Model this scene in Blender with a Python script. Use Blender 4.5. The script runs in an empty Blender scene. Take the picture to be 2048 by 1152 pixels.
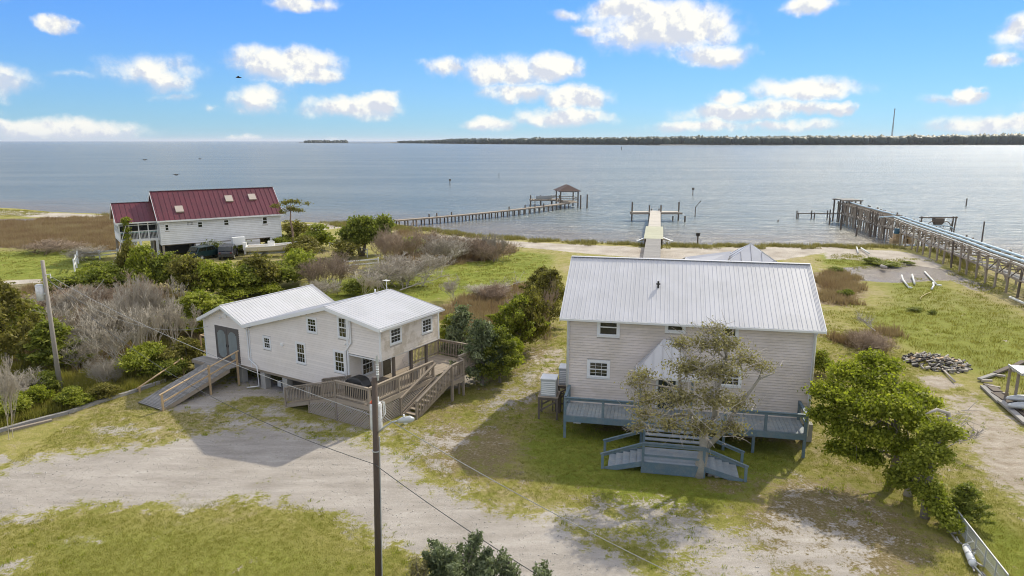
import bpy, bmesh, math, random
import numpy as np
from math import radians as R, sin, cos, atan2, pi, hypot, atan, tan
from mathutils import Vector, Matrix, Euler
SC = bpy.context.scene
COL = SC.collection
RNG = random.Random(7)
# ------------------------------------------------------------------ camera, sun, sky
FOC, CX, CY, CAMH = 1400., 1024., 576., 15.
PIT = atan(294 / 1400)
sp, cp = sin(PIT), cos(PIT)
cam = bpy.data.cameras.new('camera'); camo = bpy.data.objects.new('camera', cam); COL.objects.link(camo)
cam.sensor_width = 36; cam.lens = FOC / 2048 * 36; cam.clip_start = .5; cam.clip_end = 200000
camo.location = (0, 0, CAMH); camo.rotation_euler = (R(90) - PIT, 0, 0)
SC.camera = camo
SUN_AZ, SUN_EL = R(39), R(39)          # azimuth measured from +Y towards +X
sun = bpy.data.lights.new('sun', 'SUN'); suno = bpy.data.objects.new('sun', sun); COL.objects.link(suno)
sun.energy = 2.8; sun.angle = R(.9); sun.color = (1, .945, .86)
sdir = Vector((sin(SUN_AZ) * cos(SUN_EL), cos(SUN_AZ) * cos(SUN_EL), sin(SUN_EL)))
suno.rotation_euler = sdir.to_track_quat('Z', 'Y').to_euler(); suno.location = (60, 80, 90)
SC.view_settings.view_transform = 'Standard'; SC.view_settings.look = 'None'
SC.view_settings.exposure = 0.63; SC.view_settings.gamma = 1; SC.view_settings.use_white_balance = True; SC.view_settings.white_balance_temperature = 7300; SC.view_settings.white_balance_tint = 5; SC.view_settings.use_curve_mapping = False
SC.render.engine = 'CYCLES'
SC.cycles.use_denoising = True; SC.cycles.sample_clamp_direct = 5; SC.cycles.filter_width = 1.05
SC.cycles.max_bounces = 5; SC.cycles.diffuse_bounces = 3; SC.cycles.glossy_bounces = 2
SC.cycles.transmission_bounces = 3; SC.cycles.transparent_max_bounces = 8; SC.cycles.caustics_reflective = False
SC.cycles.caustics_refractive = False; SC.cycles.sample_clamp_indirect = 4; SC.cycles.volume_bounces = 0
SC.render.use_persistent_data = False

def G(px, py, z=0.):
    """ground point that a picture position of the survey stands on"""
    v = (py - CY) / FOC; d = (CAMH - z) / (sp + v * cp)
    return Vector(((px - CX) / FOC * d, d * (cp - v * sp), z))
def top_z(Y, py):
    v = (py - CY) / FOC
    return CAMH - Y * tan(PIT + atan(v))
def px_m(Y):        # metres per survey pixel at ground distance Y
    return (Y * cp + 13 * sp) / FOC

class N:
    """small node-tree helper"""
    def __init__(s, tree): s.t = tree; s.n = tree.nodes; s.l = tree.links
    def new(s, typ, **kw):
        n = s.n.new(typ)
        for k, v in kw.items():
            if k == 'op': n.operation = v
            else: setattr(n, k, v)
        return n
    def link(s, a, b): s.l.new(a, b)
    def put(s, sock, v):
        if isinstance(v, bpy.types.NodeSocket): s.l.new(v, sock)
        elif v is not None: sock.default_value = v
    def math(s, op, a, b=None, c=None, clamp=False):
        n = s.new('ShaderNodeMath', op=op); n.use_clamp = clamp
        s.put(n.inputs[0], a)
        if b is not None: s.put(n.inputs[1], b)
        if c is not None: s.put(n.inputs[2], c)
        return n.outputs[0]
    def mix(s, f, a, b, mode='MIX'):
        n = s.new('ShaderNodeMix', data_type='RGBA', blend_type=mode)
        s.put(n.inputs[0], f)
        for k, v in ((6, a), (7, b)):
            if isinstance(v, tuple) and len(v) == 3: v = (*v, 1)
            s.put(n.inputs[k], v)
        return n.outputs[2]
    def noise(s, vec, scale, detail=3, rough=.55, dist=0):
        n = s.new('ShaderNodeTexNoise'); n.inputs['Scale'].default_value = scale
        n.inputs['Detail'].default_value = detail; n.inputs['Roughness'].default_value = rough
        n.inputs['Distortion'].default_value = dist
        if vec is not None: s.link(vec, n.inputs['Vector'])
        return n.outputs[0]
    def smooth(s, v, a, b, lo=0., hi=1.):
        n = s.new('ShaderNodeMapRange', interpolation_type='SMOOTHSTEP')
        s.put(n.inputs[0], v); s.put(n.inputs[1], a); s.put(n.inputs[2], b)
        n.inputs[3].default_value = lo; n.inputs[4].default_value = hi
        return n.outputs[0]
    def ramp(s, f, stops):
        n = s.new('ShaderNodeValToRGB'); s.put(n.inputs[0], f)
        e = n.color_ramp.elements
        while len(e) < len(stops): e.new(.5)
        for el, (p, c) in zip(e, stops): el.position = p; el.color = (*c, 1)
        return n.outputs[0]
    def pos(s, scl=None):
        g = s.new('ShaderNodeNewGeometry').outputs['Position']
        if scl is None: return g
        m = s.new('ShaderNodeVectorMath', op='MULTIPLY'); s.link(g, m.inputs[0]); m.inputs[1].default_value = scl
        return m.outputs[0]
    def attr(s, name):
        return s.new('ShaderNodeAttribute', attribute_name=name).outputs['Fac']
    def bump(s, h, strength, dist):
        n = s.new('ShaderNodeBump'); n.inputs['Strength'].default_value = strength; n.inputs['Distance'].default_value = dist
        s.link(h, n.inputs['Height']); return n.outputs[0]

# world
W = bpy.data.worlds.new('World'); SC.world = W; W.use_nodes = True
W.node_tree.nodes.clear(); w = N(W.node_tree)
sky = w.new('ShaderNodeTexSky', sky_type='NISHITA'); sky.sun_disc = False
sky.sun_elevation = SUN_EL; sky.sun_rotation = SUN_AZ; sky.altitude = 0
sky.air_density = 1.0; sky.dust_density = .15; sky.ozone_density = 2.0
vdir = w.new('ShaderNodeTexCoord').outputs['Generated']
sepn = w.new('ShaderNodeSeparateXYZ'); w.link(vdir, sepn.inputs[0])
az = w.math('ARCTAN2', sepn.outputs[0], sepn.outputs[1]); el = w.math('ARCSINE', sepn.outputs[2])
cmb = w.new('ShaderNodeCombineXYZ'); w.link(az, cmb.inputs[0]); w.link(w.math('MULTIPLY', el, 1.0), cmb.inputs[1]); AE = cmb.outputs[0]
# clouds: (x, y, half width, half height) of each survey cloud, turned into azimuth and elevation
CL = [(118,51,34,14,1),(300,140,85,26,.6),(335,160,45,22,.7),(345,195,40,10,.4),(570,122,88,30,1),(625,148,52,14,.9),(520,190,52,28,.75),(700,210,85,22,.8),
      (750,200,35,18,1),(888,132,30,20,.75),(1010,140,95,30,.85),(1100,130,60,26,1),(1040,185,80,18,.8),(1150,192,62,22,1),(1120,232,95,18,.85),
      (980,245,48,13,.75),(1330,45,120,44,1.05),(1250,15,70,22,.9),(1180,55,25,14,.55),(1130,25,36,12,.55),(1425,105,72,22,.85),(1610,170,88,19,.9),(1460,196,30,15,.8),
      (1470,225,100,16,.85),(1400,250,95,14,.75),(1600,210,80,16,.8),(1560,250,120,12,.6),(1690,215,27,14,.95),(1930,188,22,14,.9),(1890,198,38,12,.5),(1622,3,50,16,.9),(2040,55,30,24,.8),(2022,120,24,10,.7),
      (1985,248,80,16,.85),(2050,240,50,13,.8),(110,256,128,20,.95),(30,245,60,12,.8),(480,277,22,9,1),(665,278,18,7,.7),(600,2,55,15,.85),(430,216,26,8,.4),(160,150,60,9,.35)]
CL += [(x * 1.0, y, a, b, k) for x, y, a, b, k in ((-140,150,110,30,1),(-330,230,160,26,.9),(-520,90,150,45,1),(-300,-120,170,55,.9),(250,-180,160,60,.9),(760,-140,150,50,1),
      (1250,-210,210,60,.9),(1800,-150,170,60,1),(2260,60,120,40,1),(2420,200,190,30,.9),(2480,-90,160,60,1),(1500,-420,240,80,.9),(500,-420,240,80,.9))]
wn = w.new('ShaderNodeTexNoise', noise_dimensions='3D'); w.link(AE, wn.inputs['Vector'])
wn.inputs['Scale'].default_value = 16; wn.inputs['Detail'].default_value = 7; wn.inputs['Roughness'].default_value = .6
wsub = w.new('ShaderNodeVectorMath', op='SUBTRACT'); w.link(wn.outputs['Color'], wsub.inputs[0]); wsub.inputs[1].default_value = (.5, .5, .5)
wmul = w.new('ShaderNodeVectorMath', op='MULTIPLY'); w.link(wsub.outputs[0], wmul.inputs[0]); wmul.inputs[1].default_value = (.085, .035, 0)
wadd = w.new('ShaderNodeVectorMath', op='ADD'); w.link(AE, wadd.inputs[0]); w.link(wmul.outputs[0], wadd.inputs[1]); AEW = wadd.outputs[0]
dens = None; high = None
for (x, y, a, b, k) in CL:
    hx, v = (x - CX) / FOC, (y - CY) / FOC
    d = Vector((hx, cp - v * sp, -(sp + v * cp))).normalized()
    caz, cel = atan2(d.x, d.y), math.asin(d.z)
    m1 = w.new('ShaderNodeVectorMath', op='SUBTRACT'); w.link(AEW, m1.inputs[0]); m1.inputs[1].default_value = (caz, cel - b / FOC * .15, 0)
    m2 = w.new('ShaderNodeVectorMath', op='MULTIPLY'); w.link(m1.outputs[0], m2.inputs[0])
    m2.inputs[1].default_value = (FOC / a / 1.5, FOC / b / 1.5, 0)
    # flatter base: stretch below the middle
    m3 = w.new('ShaderNodeVectorMath', op='LENGTH'); w.link(m2.outputs[0], m3.inputs[0])
    q = w.math('MULTIPLY', w.math('SUBTRACT', 1, m3.outputs['Value'], clamp=True), k)
    sy = w.new('ShaderNodeSeparateXYZ'); w.link(m2.outputs[0], sy.inputs[0])
    q2 = w.math('MULTIPLY', q, w.math('MULTIPLY_ADD', sy.outputs[1], .75, .5, clamp=True))
    dens = q if dens is None else w.math('MAXIMUM', dens, q)
    high = q2 if high is None else w.math('MAXIMUM', high, q2)
nz = w.noise(AE, 30, 9, .62)
c0 = w.math('ADD', w.math('MULTIPLY', dens, 1.7), w.math('MULTIPLY', w.math('SUBTRACT', nz, .5), 1.5))
cmask = w.math('MULTIPLY', w.smooth(w.math('MULTIPLY', c0, w.smooth(dens, 0, .12)), .06, 1.05), w.smooth(dens, .0, .36))
# light on the clouds: brighter towards the sun side, greyer in the thick middle and base
upv = w.new('ShaderNodeVectorMath', op='ADD'); w.link(AE, upv.inputs[0]); upv.inputs[1].default_value = (.006, .012, 0)
nz2 = w.noise(upv.outputs[0], 30, 5, .6)
lit = w.math('SUBTRACT', w.noise(AE, 30, 5, .6), nz2)
cshade = w.smooth(w.math('ADD', w.math('MULTIPLY', lit, 3.2), w.math('DIVIDE', high, w.math('ADD', dens, .03))), .12, .72)
ccol = w.mix(cshade, (3.05, 3.35, 4.3), (4.6, 4.7, 4.95))
# blue of the clear air: the physical sky, its hue deepened away from the horizon
tint = w.mix(w.smooth(el, -.02, .20), (.52, 1.04, 1.72), (.32, .86, 2.06))
sg = w.new('ShaderNodeGamma'); w.link(sky.outputs[0], sg.inputs[0]); sg.inputs[1].default_value = .5
skyc = w.mix(1.0, sg.outputs[0], tint, 'MULTIPLY')
# unseen broken cumulus added over the rest of the sky for neutral fill light
vz = w.math('ADD', w.math('MAXIMUM', sepn.outputs[2], 0), .12); pj = w.new('ShaderNodeCombineXYZ')
w.link(w.math('DIVIDE', sepn.outputs[0], vz), pj.inputs[0]); w.link(w.math('DIVIDE', sepn.outputs[1], vz), pj.inputs[1])
cn = w.noise(pj.outputs[0], 1.5, 7, .6)
away = w.math('MAXIMUM', w.smooth(el, .22, .34), w.smooth(w.math('ABSOLUTE', az), .85, 1.1))
cover = w.math('MULTIPLY', w.smooth(cn, .43, .56), w.math('MULTIPLY', away, w.smooth(el, .0, .05)))
ccol2 = w.mix(w.smooth(w.noise(pj.outputs[0], 4, 4), .3, .7), (5.4, 5.4, 5.6), (8.2, 8.0, 7.7))
full = w.mix(cover, w.mix(cmask, skyc, ccol), ccol2)
bg = w.new('ShaderNodeBackground'); w.link(full, bg.inputs[0]); bg.inputs[1].default_value = .142
wo = w.new('ShaderNodeOutputWorld'); w.link(bg.outputs[0], wo.inputs[0])

# ------------------------------------------------------------------ materials
MATS = {}
def mat(name, base, rough=.8, var=.18, scale=2., fine=.0, fscale=40, bump=0., bdist=.01, metal=0., spec=.5, alt=None, altscale=1., altamt=.5, rnd=.0, stretch=None, transl=0.):
    if name in MATS: return MATS[name]
    m = bpy.data.materials.new(name); m.use_nodes = True; m.node_tree.nodes.clear(); n = N(m.node_tree)
    p = n.pos(stretch)
    col = n.new('ShaderNodeRGB'); col.outputs[0].default_value = (*base, 1); c = col.outputs[0]
    if alt is not None:
        c = n.mix(n.math('MULTIPLY', n.smooth(n.noise(p, altscale, 5, .65), .42, .62), altamt), c, alt)
    nv = n.noise(p, scale, 4, .6)
    f = n.math('ADD', n.math('MULTIPLY', n.math('SUBTRACT', nv, .5), 2 * var), 1)
    if fine:
        f = n.math('ADD', f, n.math('MULTIPLY', n.math('SUBTRACT', n.noise(p, fscale, 2, .6), .5), 2 * fine))
    if rnd:
        oi = n.new('ShaderNodeObjectInfo')
        f = n.math('ADD', f, n.math('MULTIPLY', n.math('SUBTRACT', oi.outputs['Random'], .5), 2 * rnd))
    vm = n.new('ShaderNodeVectorMath', op='SCALE'); n.link(c, vm.inputs[0]); n.link(f, vm.inputs['Scale'])
    b = n.new('ShaderNodeBsdfPrincipled'); n.link(vm.outputs[0], b.inputs['Base Color'])
    b.inputs['Roughness'].default_value = rough; b.inputs['Metallic'].default_value = metal; b.inputs['Specular IOR Level'].default_value = spec
    if bump: n.link(n.bump(n.noise(p, fscale, 3), bump, bdist), b.inputs['Normal'])
    o = n.new('ShaderNodeOutputMaterial'); n.link(b.outputs[0], o.inputs[0])
    MATS[name] = m; return m
def leafmat(name, cols, transl=.35, rough=.55, ns=.55, nw=.35):
    m = bpy.data.materials.new(name); m.use_nodes = True; m.node_tree.nodes.clear(); n = N(m.node_tree)
    t = n.attr('tone')
    big = n.noise(n.pos(), ns, 4, .65)
    t2 = n.math('ADD', n.math('MULTIPLY', t, 1.05 - nw), n.math('MULTIPLY', big, nw), clamp=True)
    k = len(cols)
    c = n.ramp(t2, [(i / (k - 1) * .8 + .1, cc) for i, cc in enumerate(cols)])
    b = n.new('ShaderNodeBsdfPrincipled'); n.link(c, b.inputs['Base Color']); b.inputs['Roughness'].default_value = rough
    b.inputs['Specular IOR Level'].default_value = .25
    tr = n.new('ShaderNodeBsdfTranslucent'); n.link(n.mix(.5, c, (.8, 1, .3), 'MULTIPLY'), tr.inputs[0])
    ms = n.new('ShaderNodeMixShader'); ms.inputs[0].default_value = transl
    n.link(b.outputs[0], ms.inputs[1]); n.link(tr.outputs[0], ms.inputs[2])
    o = n.new('ShaderNodeOutputMaterial'); n.link(ms.outputs[0], o.inputs[0]); MATS[name] = m; return m
SID_B = mat('taupe_vinyl', (.66, .585, .54), .62, .05, .8, alt=(.54, .475, .41), altscale=.6, altamt=.6, rnd=.045)
SID_S = mat('cream_vinyl', (.74, .685, .64), .62, .05, .8, alt=(.66, .60, .54), altscale=.6, altamt=.4, rnd=.05)
SID_M = mat('mildewed_vinyl', (.72, .65, .58), .7, .08, .8, alt=(.36, .28, .17), altscale=1.6, altamt=.5, rnd=.05, stretch=(1, 1, .9))
SID_W = mat('white_shingle', (.74, .74, .75), .75, .06, 1., alt=(.60, .60, .60), altscale=1.5, altamt=.4, rnd=.05)
TRIM = mat('white_trim', (.72, .73, .74), .45, .04, 2)
ROOFW = mat('white_metal_roof', (.50, .50, .525), .42, .06, .6, alt=(.42, .42, .43), altscale=.5, altamt=.5, rnd=.03, metal=.0, spec=.6)
ROOFR = mat('red_metal_roof', (.125, .026, .034), .42, .08, .6, alt=(.09, .024, .028), altscale=.5, altamt=.5, rnd=.06, spec=.5)
GLASS = mat('window_glass', (.016, .019, .012), .08, .25, 1.5, spec=.9)
BLIND = mat('window_blind', (.50, .48, .44), .8, .05)
WOODG = mat('weathered_deck_wood', (.30, .25, .20), .85, .14, 2.5, fine=.2, fscale=26, bump=.4, bdist=.006, rnd=.13)
WOODD = mat('grey_weathered_boards', (.26, .25, .24), .85, .14, 2.5, fine=.2, fscale=26, bump=.4, bdist=.006, rnd=.16)
WOODN = mat('new_lumber', (.46, .33, .20), .8, .12, 2, fine=.12, rnd=.1)
WOODK = mat('dark_piling', (.13, .105, .085), .9, .2, 2.5, fine=.2, rnd=.15)
BLUE = mat('blue_grey_paint', (.105, .165, .205), .6, .16, 2.5, fine=.15, fscale=20, alt=(.20, .22, .22), altscale=3, altamt=.4, rnd=.08)
BLUED = mat('blue_grey_deck_paint', (.23, .27, .30), .7, .16, 2.0, fine=.2, fscale=18, alt=(.34, .34, .33), altscale=2.5, altamt=.5, rnd=.09)
CONC = mat('concrete_pier', (.34, .33, .31), .9, .15, 2.5, fine=.1, bump=.3)
DOORG = mat('grey_green_doors', (.20, .23, .235), .7, .12, 4, fine=.15, rnd=.04)
DOORD = mat('dark_door_frame', (.11, .10, .095), .8, .2, 4, fine=.15)
DOORB = mat('dark_green_door', (.03, .045, .04), .5, .1)
BLACK = mat('black_plastic', (.02, .02, .022), .5, .2)
WHITEP = mat('white_plastic', (.75, .76, .76), .5, .06)
GALV = mat('galvanized_metal', (.42, .44, .45), .45, .1, 5, metal=.2, rnd=.04)
POLEW = mat('dark_creosote_pole', (.085, .062, .05), .85, .2, 1.2, fine=.25, fscale=14, bump=.6, bdist=.01, stretch=(6, 6, .6))
POLEG = mat('grey_pole_wood', (.30, .27, .24), .85, .18, 1.2, fine=.25, fscale=14, bump=.6, bdist=.01, stretch=(6, 6, .6))
WIRE = mat('cable_black', (.05, .05, .05), .6); WIREL = mat('cable_grey', (.30, .30, .30), .5)
ORANGE = mat('orange_cap', (.45, .08, .03), .6)
BARK = mat('grey_bark', (.22, .19, .16), .9, .25, 3, fine=.25, fscale=20, bump=.6, bdist=.02)
BARKP = mat('pale_dead_wood', (.40, .36, .32), .9, .2, 3, fine=.15)
BARKD = mat('brown_twigs', (.31, .235, .17), .9, .25, 2, rnd=.15)
BARKG = mat('grey_twigs', (.41, .365, .30), .9, .22, 2, rnd=.12)
PIPEB = mat('pale_blue_pipe', (.48, .61, .68), .45, .12, 1)
PIPEW = mat('white_pipe', (.62, .62, .58), .5, .1, 2)
DOCKP = mat('pale_dock_boards', (.46, .425, .375), .8, .08, 2, rnd=.07)
DOCKM = mat('green_tinted_dock_matting', (.38, .38, .28), .8, .08, 2, rnd=.05)
ROCK = mat('debris_grey', (.30, .28, .25), .9, .3, 3, fine=.2, rnd=.4)
CHAR = mat('charred_wood', (.035, .03, .028), .9, .3, 4)
LEAF_D = leafmat('dark_green_leaves', [(.075, .095, .022), (.22, .25, .045), (.42, .42, .09)], .48)
LEAF_M = leafmat('mid_green_leaves', [(.09, .115, .018), (.26, .29, .040), (.50, .50, .09)], .48)
LEAF_B = leafmat('bright_green_leaves', [(.095, .115, .016), (.28, .315, .038), (.56, .55, .09)], .58)
LEAF_O = leafmat('olive_leaves', [(.085, .080, .022), (.21, .19, .045), (.36, .315, .09)], .46)
LEAF_L = leafmat('grey_green_oak_leaves', [(.15, .135, .070), (.30, .265, .125), (.46, .40, .20)], .42)
LEAF_C = leafmat('blue_green_cedar', [(.070, .090, .045), (.165, .20, .105), (.31, .34, .20)], .35)
LEAF_Y = leafmat('yellow_flowers', [(.25, .27, .03), (.5, .45, .05), (.6, .5, .1)])
LEAF_W = leafmat('white_blossom', [(.4, .42, .33), (.6, .6, .5), (.75, .75, .65)])
REED_B = leafmat('brown_reeds', [(.10, .06, .035), (.25, .155, .10), (.36, .27, .17), (.50, .42, .27)], .4, .55, .16, .9)
REED_G = leafmat('green_marsh_grass', [(.10, .11, .024), (.205, .20, .042), (.31, .275, .075), (.42, .35, .14)], .48, .55, .22, .75)
REED_T = leafmat('tan_shore_grass', [(.14, .125, .045), (.25, .215, .08), (.38, .32, .14)], .4)
TUFT = leafmat('lawn_blades', [(.15, .155, .03), (.29, .275, .06), (.45, .39, .13)], .48)

# ------------------------------------------------------------------ object helpers
def tag(o, label=None, cat=None, group=None, kind=None):
    if label: o['label'] = label
    if cat: o['category'] = cat
    if group: o['group'] = group
    if kind: o['kind'] = kind
    return o
def thing(name, label, cat, loc=(0, 0, 0), rz=0., group=None):
    o = bpy.data.objects.new(name, None); COL.objects.link(o); o.empty_display_size = .2
    o.location = loc; o.rotation_euler = (0, 0, rz)
    return tag(o, label, cat, group)
def mesh_obj(name, me, parent=None, loc=None, rot=None, scale=None):
    o = bpy.data.objects.new(name, me); COL.objects.link(o)
    if parent is not None: o.parent = parent
    if loc is not None: o.location = loc
    if rot is not None: o.rotation_euler = rot
    if scale is not None: o.scale = scale
    return o
class MB:
    def __init__(s): s.v = []; s.f = []
    def ring(s, F, s0, s1, z0, z1, t, y0, y1):
        i = len(s.v)
        for y in (y0, y1):
            for k in (0, t): s.v += [tuple(F @ Vector(p)) for p in ((s0 + k, y, z0 + k), (s1 - k, y, z0 + k), (s1 - k, y, z1 - k), (s0 + k, y, z1 - k))]
        for j in range(4):
            q = (j + 1) % 4
            for a, b in ((0, 4), (4, 12), (12, 8), (8, 0)): s.f.append((i + a + j, i + a + q, i + b + q, i + b + j))
        return s
    def poly(s, pts):
        i = len(s.v); s.v += [tuple(p) for p in pts]; s.f.append(tuple(range(i, i + len(pts)))); return s
    def box(s, x0, x1, y0, y1, z0, z1):
        i = len(s.v); s.v += [(x, y, z) for z in (z0, z1) for y in (y0, y1) for x in (x0, x1)]
        s.f += [tuple(i + k for k in q) for q in ((0, 2, 3, 1), (4, 5, 7, 6), (0, 1, 5, 4), (2, 6, 7, 3), (0, 4, 6, 2), (1, 3, 7, 5))]; return s
    def prism(s, pts, vec):
        i = len(s.v); n = len(pts); vec = Vector(vec)
        s.v += [tuple(p) for p in pts] + [tuple(Vector(p) + vec) for p in pts]
        s.f += [tuple(i + k for k in range(n)), tuple(i + n + n - 1 - k for k in range(n))]
        s.f += [(i + k, i + n + k, i + n + (k + 1) % n, i + (k + 1) % n) for k in range(n)]; return s
    def tube(s, pts, rad, n=6, cap=True):
        pts = [Vector(p) for p in pts]; rs = rad if isinstance(rad, (list, tuple)) else [rad] * len(pts); base = len(s.v)
        for k, p in enumerate(pts):
            d = (pts[min(k + 1, len(pts) - 1)] - pts[max(k - 1, 0)])
            d = d.normalized() if d.length > 1e-6 else Vector((0, 0, 1))
            a = d.cross(Vector((0, 0, 1))) if abs(d.z) < .9 else d.cross(Vector((1, 0, 0))); a.normalize(); b = d.cross(a)
            s.v += [tuple(p + (a * cos(2 * pi * j / n) + b * sin(2 * pi * j / n)) * rs[k]) for j in range(n)]
        for k in range(len(pts) - 1):
            for j in range(n):
                s.f.append((base + k * n + j, base + k * n + (j + 1) % n, base + (k + 1) * n + (j + 1) % n, base + (k + 1) * n + j))
        if cap:
            s.f.append(tuple(base + j for j in range(n))[::-1]); s.f.append(tuple(base + (len(pts) - 1) * n + j for j in range(n)))
        return s
    def beam(s, p0, p1, w, h):
        M_ = beam_matrix(p0, p1, w, h); i = len(s.v)
        s.v += [tuple(M_ @ Vector(c)) for c in UC]
        s.f += [tuple(i + k for k in q) for q in UF]; return s
    def mesh(s, name, m, smooth=False):
        me = bpy.data.meshes.new(name); me.from_pydata(s.v, [], s.f)
        bm = bmesh.new(); bm.from_mesh(me); bmesh.ops.recalc_face_normals(bm, faces=bm.faces); bm.to_mesh(me); bm.free()
        if m: me.materials.append(m)
        if smooth: me.polygons.foreach_set('use_smooth', [True] * len(me.polygons))
        return me
    def build(s, name, m, parent=None, smooth=False, **kw):
        return mesh_obj(name, s.mesh(name, m, smooth), parent, **kw)
UC = [(x, y, z) for z in (-.5, .5) for y in (-.5, .5) for x in (-.5, .5)]
UF = ((0, 2, 3, 1), (4, 5, 7, 6), (0, 1, 5, 4), (2, 6, 7, 3), (0, 4, 6, 2), (1, 3, 7, 5))
def beam_matrix(p0, p1, w, h):
    p0, p1 = Vector(p0), Vector(p1); d = p1 - p0; L = d.length; x = d / L
    up = Vector((0, 0, 1)) if abs(x.z) < .95 else Vector((0, 1, 0))
    y = up.cross(x).normalized(); z = x.cross(y)
    m = Matrix((x * L, y * w, z * h)).transposed().to_4x4(); m.translation = (p0 + p1) / 2
    return m
SHARED = {}
def unit(m, kind='box'):
    k = (m.name, kind)
    if k not in SHARED:
        b = MB()
        if kind == 'box': b.box(-.5, .5, -.5, .5, -.5, .5)
        elif kind == 'cyl': b.tube([(-.5, 0, 0), (.5, 0, 0)], .5, 8)
        elif kind == 'lap': b.prism([(-.5, 0, -.5), (-.5, -1, -.5), (-.5, -.2, .38), (-.5, 0, .38)], (1, 0, 0))  # cut short above, leaving a gap where the dark core paints lap shade
        SHARED[k] = b.mesh(m.name + '_' + kind, m, kind == 'cyl')
    return SHARED[k]
def piece(name, m, parent, p0, p1, w, h, kind='box'):
    o = bpy.data.objects.new(name, unit(m, kind)); COL.objects.link(o); o.parent = parent
    o.matrix_local = beam_matrix(p0, p1, w, h); return o
def bxp(name, m, parent, x0, x1, y0, y1, z0, z1):
    o = bpy.data.objects.new(name, unit(m)); COL.objects.link(o); o.parent = parent
    o.location = ((x0 + x1) / 2, (y0 + y1) / 2, (z0 + z1) / 2); o.scale = (x1 - x0, y1 - y0, z1 - z0); return o
def np_mesh(name, V, F, m, tone=None, smooth=False):
    """V (N,3), F (M,k) of one face size"""
    V = np.asarray(V, dtype=np.float32); F = np.asarray(F, dtype=np.int32); k = F.shape[1]
    me = bpy.data.meshes.new(name); me.vertices.add(len(V)); me.vertices.foreach_set('co', V.ravel())
    me.loops.add(F.size); me.loops.foreach_set('vertex_index', F.ravel())
    me.polygons.add(len(F)); me.polygons.foreach_set('loop_start', np.arange(0, F.size, k, dtype=np.int32))
    me.polygons.foreach_set('loop_total', np.full(len(F), k, dtype=np.int32))
    if smooth: me.polygons.foreach_set('use_smooth', np.ones(len(F), dtype=bool))
    me.update(calc_edges=True)
    if tone is not None:
        a = me.attributes.new('tone', 'FLOAT', 'FACE'); a.data.foreach_set('value', np.asarray(tone, dtype=np.float32))
    if m: me.materials.append(m)
    return me
# ------------------------------------------------------------------ ground
def sdf_poly(X, Y, P):
    """signed distance, positive inside"""
    d2 = np.full(X.shape, 1e18); ins = np.zeros(X.shape, bool); n = len(P)
    for i in range(n):
        x0, y0 = P[i]; x1, y1 = P[(i + 1) % n]; ex, ey = x1 - x0, y1 - y0
        t = np.clip(((X - x0) * ex + (Y - y0) * ey) / (ex * ex + ey * ey + 1e-12), 0, 1)
        d2 = np.minimum(d2, (X - x0 - t * ex) ** 2 + (Y - y0 - t * ey) ** 2)
        if y0 != y1:
            c = ((y0 > Y) != (y1 > Y)) & (X < (x1 - x0) * (Y - y0) / (y1 - y0) + x0); ins ^= c
    d = np.sqrt(d2); return np.where(ins, d, -d)
WZ = -.5
def gp(pts, z=0.): return [tuple(G(x, y, z)[:2]) for x, y in pts]
shore = gp([(-60,413),(40,417),(110,424),(200,427),(300,433),(430,439),(560,443),(640,445),(700,445),(790,447),(850,456),(930,466),(1000,473),(1100,480),(1250,487),(1400,489),(1600,490),(1700,491),(1790,490),(1850,492),(1910,500),(2000,520),(2080,545),(2200,560)], WZ)
LAND = [(-5000, 175)] + [(-600, 172), (-200, 172)] + shore + [(150, 70), (700, 60), (5000, 60), (5000, -5000), (-5000, -5000)]
xs = np.concatenate([[-5000, -2000, -900, -400, -220], np.arange(-160, -36, 1.3), np.arange(-36, 36, .34), np.arange(36, 110, 1.1), [130, 200, 400, 900, 2000, 5000]])
ys = np.concatenate([[-5000, -2000, -700, -200, -60, -20, 0, 8], np.arange(14, 60, .3), np.arange(60, 200, .8)])
GX, GY = np.meshgrid(xs, ys)
LS = sdf_poly(GX, GY, LAND)
def fbm(X, Y, seed, sc):
    r = np.random.RandomState(seed); out = np.zeros_like(X); a = 1.
    for o in range(4):
        for _ in range(3):
            th = r.rand() * 2 * pi; ph = r.rand() * 6.28; k = sc * 2 ** o * (.7 + .6 * r.rand())
            out += a * np.sin((X * cos(th) + Y * sin(th)) * k + ph) / 3
        a *= .5
    return out
near = np.clip(1 - np.abs(GX) / 500, 0, 1)
H_ = np.where(LS > 0, np.clip(LS / 5.5, 0, 1) ** .8 * .55 - .55, np.clip(LS * .06, -1, 0) - .55)
H_ += fbm(GX, GY, 3, .35) * .05 * np.clip(LS / 6, 0, 1) * near * np.clip((GY - 62) / 20, .35, 1)
PONDS = [gp(p) for p in ([(-40,436),(60,438),(75,444),(40,449),(-40,452)], [(1688,541),(1740,540),(1790,546),(1830,552),(1800,560),(1750,556),(1700,552)])]
for P in PONDS:
    s_ = sdf_poly(GX, GY, P); H_ -= np.clip((s_ + .8) / 1.6, 0, 1) * .30
LAY = {}
def paint(layer, pts, val=1., soft=1.5, world=False):
    P = pts if world else gp(pts)
    s_ = sdf_poly(GX, GY, P); v = np.clip(s_ / soft * .5 + .5, 0, 1) * val
    LAY[layer] = np.maximum(LAY.get(layer, np.zeros_like(GX)), v)
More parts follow.
